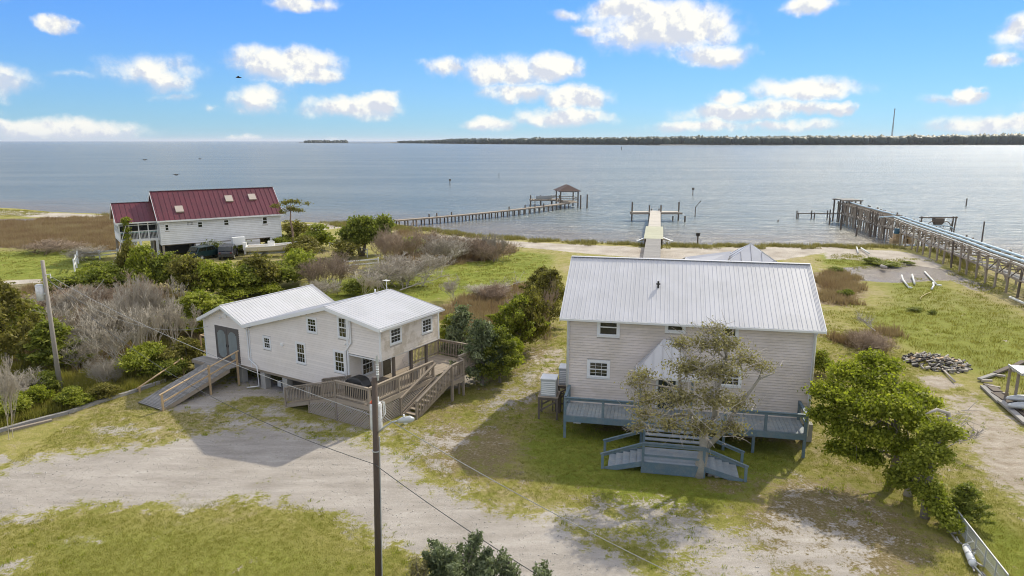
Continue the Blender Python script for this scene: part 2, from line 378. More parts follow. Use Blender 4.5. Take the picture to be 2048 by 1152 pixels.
# gravel drive and bare sand
paint('gravel', [(-900,1000),(-200,955),(0,940),(90,915),(230,895),(330,888),(430,862),(520,846),(600,868),(700,880),(780,900),(830,950),(900,985),(1010,1010),(1130,1060),(1250,1110),(1330,1180),(1400,1500),(1000,1500),(900,1180),(850,1120),(790,1085),(700,1052),(620,1018),(520,1002),(400,1003),(200,1016),(0,1037),(-300,1080),(-900,1200)], 1, 1.4)
paint('gravel', [(1000,1000),(1300,1000),(1500,1030),(1600,1100),(1650,1200),(1800,1500),(1300,1500),(1250,1150),(1100,1060)], .62, 2)
paint('gravel', [(1380,1040),(1600,960),(1700,990),(1790,1060),(1850,1180),(1800,1500),(1380,1500)], .52, 2)
paint('gravel', [(430,800),(560,800),(700,850),(800,850),(900,840),(1000,760),(1080,700),(1110,745),(1080,800),(1010,850),(900,960),(1100,1000),(1300,990),(1100,1080),(800,920),(560,900),(400,870)], .47, 1.5)
paint('gravel', [(300,800),(470,745),(560,755),(560,790),(470,800),(420,830),(330,825)], .66, .8)
paint('gravel', [(470,790),(600,750),(760,770),(940,740),(950,765),(830,800),(640,800),(560,800)], .9, .5)
paint('gravel', [(130,1072),(180,1068),(200,1085),(160,1098),(125,1090)], .62, .5); paint('gravel', [(0,1122),(60,1110),(75,1125),(10,1160),(-40,1150)], .8, .5)
paint('gravel', [(-20,912),(15,910),(20,925),(-20,930)], .8, .4); paint('gravel', [(130,850),(260,840),(400,850),(300,880),(150,880)], .47, 1.)
# sandy track on the right
paint('sand', [(1830,748),(1880,752),(1925,770),(1900,780),(1850,776)], .85, .6)
paint('sand', [(1880,790),(1960,785),(2060,860),(2300,960),(2600,1100),(2600,1300),(2200,1120),(2048,1040),(1990,980),(1920,900),(1885,840)], .72, 1.6)
paint('sand', [(1085,700),(1135,690),(1135,730),(1100,740)], .66, .8); paint('sand', [(1060,715),(1125,705),(1110,780),(1060,790)], .5, .8)
# beach strip
paint('beach', [(-60,420),(60,422),(230,431),(230,437),(60,434),(-60,425)], .95, 1.5)
paint('beach', [(600,448),(700,446),(700,455),(640,460),(600,456)], .95, 1.2)
paint('beach', [(850,466),(930,474),(1030,483),(1150,488),(1290,495),(1550,494),(1690,494),(1690,500),(1560,520),(1300,518),(1180,508),(1050,496),(960,488),(880,478)], .9, 1.2)
paint('beach', [(1650,500),(1700,498),(1790,500),(1850,512),(1885,530),(1880,545),(1830,545),(1790,530),(1700,520),(1650,518)], .9, 1.2)
paint('beach', [(0,561),(110,557),(112,564),(0,570)], .9, .5); paint('beach', [(185,528),(205,528),(208,540),(185,542)], .8, .5)
paint('wet', [(1680,535),(1800,528),(1900,540),(1940,560),(1990,575),(1960,585),(1900,560),(1800,566),(1730,562),(1680,552)], 1, 1)
paint('wet', [(-60,437),(70,437),(85,444),(40,452),(-60,455)], 1, 1)
# dead brown marsh
paint('brown', [(-60,440),(80,436),(235,430),(235,505),(130,497),(0,495),(-60,500)], 1, 2)
paint('brown', [(1615,545),(1665,540),(1730,560),(1735,590),(1700,615),(1650,610),(1615,600)], .9, 2)
paint('brown', [(1670,672),(1740,655),(1790,660),(1795,690),(1740,700),(1680,695)], .9, 1)
paint('brown', [(790,460),(900,478),(1010,490),(1040,505),(980,520),(900,530),(780,540)], .85, 2)
paint('brown', [(870,610),(960,590),(1080,560),(1100,600),(1080,680),(950,720),(880,690)], .85, 1.5)
paint('brown', [(0,570),(130,560),(330,575),(420,620),(400,690),(150,760),(0,700)], .6, 2)
# leaf litter on the lawn
paint('litter', [(820,870),(900,840),(1010,850),(1060,900),(1000,960),(880,950),(830,920)], .8, 1.2)
paint('litter', [(1040,960),(1300,990),(1480,1000),(1500,1060),(1350,1090),(1150,1040)], .48, 2); paint('litter', [(800,840),(1000,760),(1110,740),(1130,860),(1000,900),(860,900)], .50, 2)
paint('litter', [(1060,740),(1130,730),(1130,850),(1050,830)], .5, .8)
paint('litter', [(1480,1010),(1560,960),(1700,965),(1850,1060),(1870,1180),(1500,1150)], .98, 1.6)
paint('litter', [(940,740),(1060,690),(1130,660),(1100,720),(960,790)], .6, .8)
paint('litter', [(1400,960),(1520,930),(1600,960),(1500,1020),(1400,1010)], .5, .8)
paint('litter', [(1180,848),(1600,868),(1620,890),(1500,880),(1200,862)], .9, .5)
# fresh bright green
paint('lush', [(470,590),(640,560),(800,545),(880,540),(930,515),(1010,500),(1110,510),(1100,560),(980,575),(900,600),(700,610)], .9, 1.5)
paint('lush', [(-60,505),(110,498),(230,505),(150,560),(-60,560)], .9, 1.5)
paint('lush', [(1640,505),(1760,515),(1860,520),(1760,545),(1700,535),(1640,528)], .8, 1)
paint('lush', [(1740,560),(1850,555),(1960,590),(2048,620),(2200,700),(2200,850),(1850,720),(1680,640),(1760,600)], .6, 2)
paint('lush', [(1080,840),(1230,850),(1560,890),(1590,930),(1450,1010),(1260,1010),(1110,960),(1040,900)], 1.25, 1.5)
paint('lush', [(0,1060),(200,1035),(420,1020),(600,1040),(740,1090),(800,1150),(900,1400),(0,1400)], .5, 2)
paint('lush', [(1880,960),(2048,1060),(2300,1200),(2300,1600),(1990,1180)], .7, 1)
paint('lush', [(560,820),(760,860),(740,880),(640,850),(470,815)], .6, .8)
# rough ground under the thickets
paint('rough', [(-500,660),(-60,570),(110,565),(300,560),(400,600),(420,700),(330,725),(270,770),(140,835),(-20,880),(-500,960)], .9, 1)
V = np.stack([GX, GY, H_], -1).reshape(-1, 3); nx, ny = len(xs), len(ys)
ii = (np.arange(ny - 1)[:, None] * nx + np.arange(nx - 1)[None, :]).ravel()
F_ = np.stack([ii, ii + 1, ii + nx + 1, ii + nx], -1)
gm = bpy.data.materials.new('ground_cover'); gm.use_nodes = True; gm.node_tree.nodes.clear(); n = N(gm.node_tree)
pp = n.pos(); A_ = {k: n.attr(k) for k in ('gravel', 'sand', 'beach', 'wet', 'brown', 'litter', 'lush', 'rough')}
nb = n.noise(pp, .32, 6, .62); nm = n.noise(pp, 1.5, 6, .66); nf = n.noise(pp, 7, 4, .7); nff = n.noise(pp, 30, 3, .7); nL = n.noise(pp, .07, 4, .6)
pst = n.pos((.35, 1.6, 1)); nst = n.noise(pst, 1.1, 5, .65)
def br(attr, amp, w_=.06, a=None):
    q = n.math('ADD', n.math('MULTIPLY', n.math('SUBTRACT', nb, .5), amp), n.math('MULTIPLY', n.math('SUBTRACT', nm, .5), amp))
    q = n.math('ADD', q, n.math('MULTIPLY', n.math('SUBTRACT', nf, .5), amp * .7))
    return n.smooth(n.math('ADD', attr, q), .5 - w_, .5 + w_)
grass = n.ramp(n.math('ADD', n.math('MULTIPLY', nm, .42), n.math('ADD', n.math('MULTIPLY', nb, .38), n.math('MULTIPLY', n.math('ADD', nf, nff), .12))), [(.30, (.11, .128, .024)), (.42, (.205, .208, .042)), (.54, (.32, .29, .09)), (.68, (.45, .37, .20))])
lush = n.ramp(n.math('ADD', n.math('MULTIPLY', nm, .42), n.math('ADD', n.math('MULTIPLY', nb, .38), n.math('MULTIPLY', n.math('ADD', nf, nff), .12))), [(.30, (.085, .12, .014)), (.5, (.19, .225, .032)), (.68, (.33, .325, .07))])
col = n.mix(br(A_['lush'], .9, .22), grass, lush)
brown = n.ramp(nm, [(.3, (.12, .085, .05)), (.5, (.21, .15, .09)), (.7, (.30, .22, .13))])
col = n.mix(br(A_['brown'], .7, .12), col, brown)
rough_ = n.ramp(n.math('ADD', n.math('MULTIPLY', nf, .5), n.math('MULTIPLY', nb, .5)), [(.36, (.06, .055, .028)), (.5, (.13, .12, .05)), (.62, (.19, .17, .07)), (.72, (.25, .20, .13))])
col = n.mix(br(A_['rough'], .5, .1), col, rough_)
lit = n.ramp(n.math('ADD', n.math('MULTIPLY', nf, .6), n.math('MULTIPLY', nff, .4)), [(.35, (.085, .058, .034)), (.5, (.19, .13, .08)), (.66, (.38, .31, .23))])
col = n.mix(n.math('MULTIPLY', br(A_['litter'], 1.8, .25), .75), col, lit)
gr = n.ramp(n.math('ADD', n.math('MULTIPLY', nff, .40), n.math('ADD', n.math('MULTIPLY', nst, .30), n.math('ADD', n.math('MULTIPLY', nb, .20), n.math('MULTIPLY', nf, .12)))), [(.34, (.13, .112, .095)), (.45, (.26, .235, .21)), (.56, (.36, .33, .30)), (.70, (.56, .53, .49))])
# sparse blades growing through the thin edges of the drive
dry = n.smooth(n.math('ADD', n.math('MULTIPLY', nL, .6), n.math('MULTIPLY', nm, .45)), .50, .64)
col = n.mix(n.math('MULTIPLY', dry, n.math('SUBTRACT', .75, n.math('MULTIPLY', A_['lush'], .75), clamp=True)), col, n.ramp(nf, [(.3, (.26, .20, .11)), (.6, (.44, .36, .22))]))
gmask = br(A_['gravel'], 1.6, .15)
col = n.mix(gmask, col, gr)
sn = n.ramp(n.math('ADD', n.math('MULTIPLY', nm, .6), n.math('MULTIPLY', nst, .4)), [(.3, (.26, .20, .14)), (.5, (.42, .36, .29)), (.7, (.56, .50, .43))])
col = n.mix(br(A_['sand'], 1.2, .12), col, sn)
bc = n.ramp(nb, [(.3, (.34, .29, .24)), (.5, (.46, .41, .35)), (.7, (.56, .51, .45))])
col = n.mix(br(A_['beach'], .45, .1), col, bc)
wetm = br(A_['wet'], .5, .1); col = n.mix(wetm, col, (.21, .175, .15))
# submerged and swash sand
sz = n.new('ShaderNodeSeparateXYZ'); n.link(pp, sz.inputs[0])
col = n.mix(n.smooth(sz.outputs[2], -.40, -.52), col, (.20, .165, .125))
b = n.new('ShaderNodeBsdfPrincipled'); n.link(col, b.inputs['Base Color']); b.inputs['Specular IOR Level'].default_value = .2
n.link(n.smooth(wetm, 0, 1, .95, .25), b.inputs['Roughness'])
hb = n.math('ADD', n.math('MULTIPLY', nf, 1.), n.math('MULTIPLY', nff, .5))
bs = n.math('MULTIPLY', n.math('SUBTRACT', 1.15, gmask), .8, clamp=True)
bu = n.new('ShaderNodeBump'); n.link(hb, bu.inputs['Height']); n.link(bs, bu.inputs['Strength']); bu.inputs['Distance'].default_value = .12
n.link(bu.outputs[0], b.inputs['Normal'])
o = n.new('ShaderNodeOutputMaterial'); n.link(b.outputs[0], o.inputs[0])
gme = np_mesh('ground', V, F_, gm, smooth=True)
for k, v in LAY.items():
    a = gme.attributes.new(k, 'FLOAT', 'POINT'); a.data.foreach_set('value', v.ravel().astype(np.float32))
tag(mesh_obj('ground', gme), 'sandy shorefront ground with patchy lawn, gravel drive and marsh', kind='structure')
def hgt(x, y):
    i = np.clip(np.searchsorted(xs, x) - 1, 0, nx - 2); j = np.clip(np.searchsorted(ys, y) - 1, 0, ny - 2)
    return H_[j, i]

# ------------------------------------------------------------------ water
wm = bpy.data.materials.new('sound_water'); wm.use_nodes = True; wm.node_tree.nodes.clear(); n = N(wm.node_tree)
pp = n.pos(); ps = n.pos((.45, 1, 1))
l1 = n.noise(ps, .42, 5, .7, .6); l2 = n.noise(ps, 1.7, 4, .65, .5); l3 = n.noise(n.pos((.25, 1, 1)), .03, 5, .6); l4 = n.noise(ps, .14, 3, .5)
hh = n.math('ADD', n.math('MULTIPLY', l1, 1.1), n.math('ADD', n.math('MULTIPLY', l2, .30), n.math('MULTIPLY', l4, .9)))
sh = n.attr('shallow')
deep = n.mix(n.smooth(l3, .35, .65), (.105, .135, .138), (.150, .178, .175))
col = n.mix(n.smooth(n.math('ADD', sh, n.math('MULTIPLY', n.math('SUBTRACT', l4, .5), .5)), .15, 1.), deep, (.17, .145, .115))
b = n.new('ShaderNodeBsdfPrincipled'); n.link(col, b.inputs['Base Color'])
b.inputs['Roughness'].default_value = .27; b.inputs['IOR'].default_value = 1.33
bu = n.new('ShaderNodeBump'); n.link(hh, bu.inputs['Height']); bu.inputs['Strength'].default_value = 1.; bu.inputs['Distance'].default_value = 1.1
n.link(bu.outputs[0], b.inputs['Normal'])
o = n.new('ShaderNodeOutputMaterial'); n.link(b.outputs[0], o.inputs[0])
wx = np.concatenate([[-90000, -20000, -6000, -2000, -900], np.arange(-400, 401, 8), [900, 2000, 6000, 20000, 90000]])
wy = np.concatenate([np.arange(40, 260, 4), [300, 400, 600, 1000, 2000, 4500, 9000, 20000, 50000, 120000]])
WX, WY = np.meshgrid(wx, wy); nwx = len(wx)
ii = (np.arange(len(wy) - 1)[:, None] * nwx + np.arange(nwx - 1)[None, :]).ravel()
wme = np_mesh('water', np.stack([WX, WY, np.full_like(WX, WZ, dtype=float)], -1).reshape(-1, 3), np.stack([ii, ii + 1, ii + nwx + 1, ii + nwx], -1), wm)
wl = -sdf_poly(WX.astype(float), WY.astype(float), LAND)
a = wme.attributes.new('shallow', 'FLOAT', 'POINT'); a.data.foreach_set('value', np.clip(1 - wl / 38, 0, 1).ravel().astype(np.float32))
tag(mesh_obj('water', wme), 'grey blue sound with small ripples', kind='structure')

# ------------------------------------------------------------------ far shore
def strip(name, front, back, z, m, label):
    n_ = len(front); v = [(x, y, z) for x, y in front] + [(x, y, z) for x, y in back]
    v += [(x, y, WZ - 1) for x, y in front]
    f = [(i, i + 1, n_ + i + 1, n_ + i) for i in range(n_ - 1)] + [(i, 2 * n_ + i, 2 * n_ + i + 1, i + 1) for i in range(n_ - 1)]
    me = bpy.data.meshes.new(name); me.from_pydata(v, [], f); me.materials.append(m)
    return tag(mesh_obj(name, me), label, kind='structure')
FMARSH = mat('far_marsh', (.085, .075, .050), .9, .3, .02); FSAND = mat('far_sand', (.5, .47, .42), .9, .1, .02)
fs = [(780,286.3),(860,287.2),(960,288.2),(1100,289.2),(1300,290),(1500,290.3),(1700,290.3),(2048,290),(2600,290.5)]
front = gp(fs, WZ); back = [(x * 1.9, y * 1.9) for x, y in front]
strip('far_shore', front, back, .6, FMARSH, 'low marshy far shore across the sound')
fs2 = [(598,285.6),(640,286.2),(690,286.4),(800,286.2)]
fr2 = gp(fs2, WZ); strip('far_islet', fr2, [(x * 1.25, y * 1.25) for x, y in fr2], .8, FMARSH, 'low wooded islet left of the far shore')
fs3 = [(1290,291.6),(1380,292.4),(1500,292.3),(1560,291.4)]
fr3 = gp(fs3, WZ); strip('far_sandbar', fr3, [(x * 1.03, y * 1.03) for x, y in fr3], -.1, FMARSH, 'thin sandbar in front of the far shore')
fs4 = [(1320,289.6),(1430,289.5),(1560,289.5)]
fr4 = gp(fs4, .7); strip('far_beach', fr4, [(x * 1.06, y * 1.06) for x, y in fr4], .7, FSAND, 'pale beach line on the far shore')
FWOOD = leafmat('far_wood_leaves', [(.012, .022, .014), (.024, .036, .022), (.036, .050, .028)], .1)
ico = bmesh.new(); bmesh.ops.create_icosphere(ico, subdivisions=1, radius=1); ico.verts.ensure_lookup_table()
IV = np.array([v.co[:] for v in ico.verts]); IF = np.array([[v.index for v in f.verts] for f in ico.faces]); ico.free()
rs = np.random.RandomState(5); VV = []; FF = []; TT = []
def lump(x, y, z, rx, rz):
    k = len(VV); VV.append(IV * np.array([rx, rx, rz]) * (1 + .16 * rs.randn(len(IV), 1)) + np.array([x, y, z])); FF.append(IF + k * len(IV)); TT.append(np.full(len(IF), rs.rand()) * .5 + rs.rand(len(IF)) * .5)
prof = [(600,0),(780,281.5),(800,281.5),(860,280),(905,277),(960,275.5),(1000,276.5),(1100,274),(1180,274),(1290,272.5),(1400,271),(1500,271.5),(1640,270),(1780,270),(1900,268.5),(1990,267.5),(2048,265.5),(2200,263),(2600,262)]
for i in range(5200):
    px = 800 + (2600 - 800) * rs.rand()
    yb = np.interp(px, [a_[0] for a_ in fs], [a_[1] for a_ in fs]); yt = np.interp(px, [a_[0] for a_ in prof[1:]], [a_[1] for a_ in prof[1:]])
    g = G(px, yb, WZ); dd = 1.02 + .55 * rs.rand() ** 1.5
    g2 = g * dd; hz = top_z(g.y, yt) * (.80 + .14 * rs.rand())
    hz = max(6., hz * (.86 + .14 * dd)); lump(g2.x, g2.y, hz * .5, 14 + 12 * rs.rand(), hz * .52)
for i in range(90):
    px = 612 + 80 * rs.rand(); g = G(px, 286, WZ) * (1.01 + .1 * rs.rand()); lump(g.x, g.y, 8, 22, 9 + 7 * rs.rand())
tag(mesh_obj('far_woodland', np_mesh('far_woodland', np.concatenate(VV), np.concatenate(FF), FWOOD, np.concatenate(TT))), 'dark wooded line along the far shore', 'woodland', kind='stuff')
def far_house(px, py, w_, h_, label, roof=None):
    g = G(px, py, WZ) * 1.0; t = thing('far_house', label, 'house', (g.x, g.y, .6), -atan2(g.x, g.y))
    b = MB(); b.box(-w_ / 2, w_ / 2, -6, 6, 0, h_); b.build('wall', FHW, t)
    b = MB(); b.prism([(-w_ / 2 - 1, -7, h_), (-w_ / 2 - 1, 7, h_), (-w_ / 2 - 1, 0, h_ + 4)], (w_ + 2, 0, 0)); b.build('roof', roof or FHR, t)
    [bxp('window', GLASS, t, x, x + 2.2, -6.15, -6.03, h_ * .45, h_ * .8) for x in np.arange(-w_ / 2 + 2, w_ / 2 - 3, 6)]
FHW = mat('far_house_wall', (.62, .62, .60), .8, .05); FHR = mat('far_house_roof', (.55, .57, .58), .6, .05); FHB = mat('far_house_brown', (.20, .13, .11), .8, .1)
far_house(1017, 287.5, 26, 9, 'pale far house standing left along the distant shore', FHB)
far_house(1400, 289.0, 44, 6, 'long low pale house at the tree line across the water, left of a pair')
far_house(1428, 288.6, 30, 9, 'bright white roofed house across the water beside the long low one')
far_house(1487, 288.9, 22, 7, 'small white house on the far shore near its middle')
far_house(1362, 288.0, 14, 12, 'narrow pale far house half hidden by distant trees')
far_house(1772, 288.3, 34, 9, 'grey house at the foot of the radio tower', FHW)
far_house(1796, 288.8, 20, 5, 'low shed right of the radio tower foot', FHW)
g = G(1782, 288.8, WZ); t = thing('radio_tower', 'tall thin lattice radio tower rising above the far shore', 'radio tower', (g.x, g.y, .5)); ht = top_z(g.y, 219)
TOW = mat('tower_steel', (.20, .17, .17), .6, .1)
b = MB(); 
for k in range(3):
    a0 = k * 2.094; b.tube([(4 * cos(a0), 4 * sin(a0), 0), (1.2 * cos(a0), 1.2 * sin(a0), ht)], [1.0, .6], 4)
b.build('mast_leg', TOW, t)
b = MB()
for q in range(26):
    z0, z1 = ht * q / 26, ht * (q + 1) / 26; r0, r1 = 4 - 2.8 * q / 26, 4 - 2.8 * (q + 1) / 26
    for k in range(3):
        a0, a1 = k * 2.094, (k + 1) * 2.094; b.tube([(r0 * cos(a0), r0 * sin(a0), z0), (r1 * cos(a1), r1 * sin(a1), z1)], .35, 3)
b.build('lattice_brace', TOW, t)
b = MB(); b.box(-2.5, 2.5, -2.5, 2.5, ht, ht + 3); b.tube([(0, 0, ht), (0, 0, ht + 9)], .5, 4); b.build('antenna', TOW, t)

HZ = bpy.data.materials.new('sea_air'); HZ.use_nodes = True; HZ.node_tree.nodes.clear(); n = N(HZ.node_tree)
pv = n.new('ShaderNodeVolumePrincipled'); pv.inputs['Color'].default_value = (.80, .88, 1, 1); pv.inputs['Density'].default_value = .00003; pv.inputs['Anisotropy'].default_value = .2
o = n.new('ShaderNodeOutputMaterial'); n.link(pv.outputs[0], o.inputs['Volume'])
hb_ = MB().box(-95000, 95000, -6000, 125000, -4, 175).build('haze', HZ); tag(hb_, 'thin sea haze over the sound', 'haze', kind='stuff')
# ------------------------------------------------------------------ building helpers
def wmat(o, th):        # wall frame: x along the wall, -y outward
    return Matrix.Translation((o[0], o[1], 0)) @ Matrix.Rotation(th, 4, 'Z')
LAP_SHADE = mat('lap_shade_core', (.41, .375, .345), .9, .1)  # wall core kept darker than the siding to paint the lap shadow lines
def wall(house, m, o, th, prof, z0, openings=(), pitch=.135, boards=True, joined=False, core=.14, corner=True, label=None):
    """prof: [(s, z_top)...] along the wall"""
    F = wmat(o, th)
    b = MB(); pts = [F @ Vector((s, .0, z)) for s, z in [(prof[0][0], z0)] + [(prof[-1][0], z0)] + list(reversed(prof))]
    inn = F.to_3x3() @ Vector((0, core, 0)); b.prism(pts, inn)
    wl_ = b.build('wall', LAP_SHADE, house)
    if label: wl_['label'] = label
    def top(s): return np.interp(s, [p[0] for p in prof], [p[1] for p in prof])
    zmax = max(p[1] for p in prof); z = z0; jb = MB()
    while z < zmax - .02:
        zm = z + pitch * .6
        ss = np.linspace(prof[0][0], prof[-1][0], 161); ok = top(ss) > zm + .01
        if ok.any():
            a, c = ss[ok][0], ss[ok][-1]
            segs = [(a, c)]
            for (s0, s1, q0, q1) in openings:
                if q0 - .02 < zm < q1 + .02:
                    ns = []
                    for (x, y) in segs:
                        if s1 <= x or s0 >= y: ns.append((x, y))
                        else:
                            if s0 > x: ns.append((x, s0))
                            if s1 < y: ns.append((s1, y))
                    segs = ns
            h_ = min(pitch, zmax - z)
            for (x, y) in segs:
                if y - x < .03: continue
                if joined:
                    b_ = [F @ Vector(q) for q in ((x, -.001, z), (x, -.024, z), (x, -.007, z + h_), (x, -.001, z + h_))]
                    jb.prism(b_, F.to_3x3() @ Vector((y - x, 0, 0)))
                else:
                    ob = bpy.data.objects.new('siding_board', unit(m, 'lap')); COL.objects.link(ob); ob.parent = wl_
                    ob.matrix_local = F @ Matrix.Translation(((x + y) / 2, -.001, z + h_ / 2)) @ Matrix.Diagonal((y - x, .032, h_, 1))
        z += pitch
    if joined: tag(jb.build('siding_boards', m, wl_), kind='stuff')
    if corner:
        for s in (prof[0][0], prof[-1][0]):
            zt = float(top(s)); bb = MB()
            q = [F @ Vector(p) for p in ((s - .055, -.036, z0), (s + .055, -.036, z0), (s + .055, .02, z0), (s - .055, .02, z0))]
            bb.prism(q, (0, 0, zt - z0)); bb.build('corner_trim', TRIM, wl_)
    return wl_
def window(house, o, th, s0, s1, z0, z1, cols=3, rows=2, trim=.11, blind=.0, sash2=True, tm=None, two=True):
    F = wmat(o, th); tm = tm or TRIM
    def bb(b, a0, a1, y0, y1, q0, q1):
        b.prism([F @ Vector(p) for p in ((a0, y0, q0), (a1, y0, q0), (a1, y1, q0), (a0, y1, q0))], (0, 0, q1 - q0))
    b = MB(); t = trim
    b.ring(F, s0, s1, z0, z1, t, -.045, 0.)
    wf = b.build('window', tm, house)
    b = MB(); bb(b, s0 + .03, s1 - .03, -.07, -.047, z0 + t * .9 - .03, z0 + t * .9); b.build('sill', tm, wf)
    a0, a1, q0, q1 = s0 + t, s1 - t, z0 + t, z1 - t; zm = (q0 + q1) / 2
    halves = [(q0, zm, -.010), (zm, q1, -.018)] if two else [(q0, q1, -.014)]
    for (h0, h1, y) in halves:
        b = MB(); bb(b, a0, a1, y, y + .006, h0, h1); b.build('pane', GLASS, wf)
        b = MB(); e = .03; yy = y - .016
        b.ring(F, a0, a1, h0, h1, e, yy, y - .001)
        b.build('sash', tm, wf)
        for c in range(1, cols):
            x = a0 + (a1 - a0) * c / cols; m_ = MB(); bb(m_, x - .0065, x + .0065, yy + .004, y - .001, h0 + e, h1 - e); m_.build('muntin', tm, wf)
        for r_ in range(1, rows):
            zz = h0 + (h1 - h0) * r_ / rows; m_ = MB(); bb(m_, a0 + e, a1 - e, yy + .0055, y - .001, zz - .0065, zz + .0065); m_.build('muntin', tm, wf)
    if blind:
        b = MB(); bb(b, a0 + .02, a1 - .02, -.0075, -.004, q1 - (q1 - q0) * blind, q1 - .02)
    return wf
def roof_panels(roof, m, e0, e1, r0, width=.914, rib=.2286, ribh=.018, ribw=.028, name='roof_panel'):
    """rectangular plane: eave from e0 to e1, up to r0 (above e0)"""
    e0, e1, r0 = Vector(e0), Vector(e1), Vector(r0); X = (e1 - e0); Lx = X.length; X /= Lx; Y = r0 - e0; Ly = Y.length; Y /= Ly; Z = X.cross(Y)
    key = (m.name, round(Ly, 3), width, rib)
    if key not in SHARED:
        prof = [(0, 0)]; k = int(round(width / rib))
        for i in range(k):
            c = (i + .5) * rib
            prof += [(c - ribw, 0), (c - ribw * .45, ribh), (c + ribw * .45, ribh), (c + ribw, 0)]
        prof += [(width, 0)]
        b = MB(); b.prism([(x, 0, z + .02) for x, z in prof] + [(width, 0, 0), (0, 0, 0)], (0, Ly, 0))
        me = bpy.data.meshes.new('panel'); me.from_pydata(b.v, [], b.f); me.materials.append(m); SHARED[key] = me
    x = 0
    while x < Lx - .02:
        w_ = min(width, Lx - x); ob = bpy.data.objects.new(name, SHARED[key]); COL.objects.link(ob); ob.parent = roof
        M_ = Matrix((X, Y, Z)).transposed().to_4x4(); M_.translation = e0 + X * x
        ob.matrix_local = M_ @ Matrix.Diagonal(((w_ - .004) / width, 1, 1, 1)); x += width
def gutter(parent, p0, p1, m=TRIM, w_=.12):
    p0, p1 = Vector(p0), Vector(p1)
    d = (p1 - p0).normalized(); o_ = Vector((d.y, -d.x, 0))
    b = MB(); c = [(0, -.11), (0, 0), (.012, 0), (.012, -.095), (w_ - .02, -.095), (w_ - .012, 0), (w_, 0), (w_ - .015, -.11)]
    b.prism([p0 + o_ * a + Vector((0, 0, z)) for a, z in c], p1 - p0); return b.build('gutter', m, parent)
def pipe(name, parent, pts, r, m, n_=8):
    return MB().tube(pts, r, n_).build(name, m, parent, True)

def railing(parent, p0, p1, m=WOODG, h=.95, gap=.13, posts=(True, True), postw=.10, base0=None, base1=None, pick=.035, mid=True, cap=True):
    """p0, p1 at walking level"""
    p0, p1 = Vector(p0), Vector(p1); L = (p1 - p0).length; up = Vector((0, 0, h)); d = (p1 - p0) / L
    for ok, p, bs in ((posts[0], p0, base0), (posts[1], p1, base1)):
        if ok:
            z = bs if bs is not None else p.z - .25
            piece('post', m, parent, (p.x, p.y, z), (p.x, p.y, p.z + h + .02), postw, postw)
    r = MB(); r.beam(p0 + up + Vector((0, 0, .04)), p1 + up + Vector((0, 0, .04)), .14 if cap else .09, .04)
    r.beam(p0 + up - Vector((0, 0, .06)), p1 + up - Vector((0, 0, .06)), .04, .09)
    r.beam(p0 + Vector((0, 0, .12)), p1 + Vector((0, 0, .12)), .04, .09); r.build('rail', m, parent)
    k = max(1, int(L / gap))
    if mid:
        for i in range(1, k):
            q = p0 + (p1 - p0) * i / k; off = Vector((-d.y, d.x, 0)) * .036
            piece('baluster', m, parent, q + off + Vector((0, 0, .06)), q + off + up - Vector((0, 0, .03)), pick, pick)
def floor_boards(parent, m, x0, x1, y0, y1, z, along='x', w_=.14, name='deck_board', th=.035):
    a0, a1 = (y0, y1) if along == 'x' else (x0, x1); k = int(round((a1 - a0) / w_)); st = (a1 - a0) / k
    for i in range(k):
        q = a0 + st * (i + .5); dz = RNG.uniform(-.003, .003)
        if along == 'x': bxp(name, m, parent, x0, x1, q - st / 2 + .005, q + st / 2 - .005, z - th + dz, z + dz)
        else: bxp(name, m, parent, q - st / 2 + .005, q + st / 2 - .005, y0, y1, z - th + dz, z + dz)

# ------------------------------------------------------------------ cream cottage on piers
P0 = (-17.122, 42.189); YAW = R(-31.5)
H1 = thing('cottage', 'cream sided cottage with white ribbed roof raised on concrete piers, cedar ramp side', 'house', (*P0, 0), YAW)
H1['label'] = 'cream cottage on concrete piers with two low white metal roofs and an overhanging upper room'
FZ = 1.22
gl = [(-3.3, 3.85), (-1.08, 4.86), (1.12, 3.86)]
win = [(2.36, 3.08, 2.62, 3.48), (5.22, 6.06, 2.2, 3.55), (6.26, 7.12, 4.22, 5.19), (8.72, 9.62, 4.25, 5.56), (8.3, 9.2, 2.2, 3.54)]
door_open = (-2.2, .1, 1.3, 3.5)
wall(H1, SID_S, (0, 0), 0, gl, FZ, [door_open])
wall(H1, SID_S, (0, -.004), 0, [(1.12, 3.9), (8.1, 5.86), (9.42, 5.62)], FZ, win)
wall(H1, SID_S, (0, -.004), 0, [(9.42, 5.64), (11.8, 5.2)], 3.5, [], corner=False)
# upper box right face, lower recessed wall, others
up_w = [(.75, 1.75, 4.06, 5.05), (3.5, 4.5, 4.02, 4.98)]
wall(H1, SID_M, (11.8, 0), R(90), [(0, 5.2), (5.1, 5.2)], 3.42, up_w, label='mildew stained cream siding of the overhanging room')
lw = [(.95, 2.0, 1.78, 3.2), (2.62, 3.5, 1.3, 3.32)]
wall(H1, SID_S, (9.42, 0), R(90), [(0, 3.5), (5.1, 3.5)], FZ, lw, corner=True)
wall(H1, SID_S, (9.42, 5.1), R(180), [(0, 5.6), (1.3, 5.8), (8.3, 3.95)], FZ, [], joined=True)
wall(H1, SID_S, (11.8, 5.1), R(180), [(0, 5.2), (2.38, 5.6)], 3.42, [], joined=True, corner=False)
wall(H1, SID_S, (-3.3, 7.), R(-90), [(0, 3.85), (7., 3.85)], FZ, [], joined=True)
wall(H1, SID_S, (1.12, 7.), R(180), [(0, 3.86), (2.2, 4.86), (4.42, 3.85)], FZ, [], joined=True)
wall(H1, SID_S, (1.12, 5.1), R(90), [(0, 3.86), (1.9, 3.86)], FZ, [], joined=True, corner=False)
b = MB(); b.box(9.44, 11.78, .02, 5.08, 3.36, 3.44); b.build('soffit', TRIM, H1)
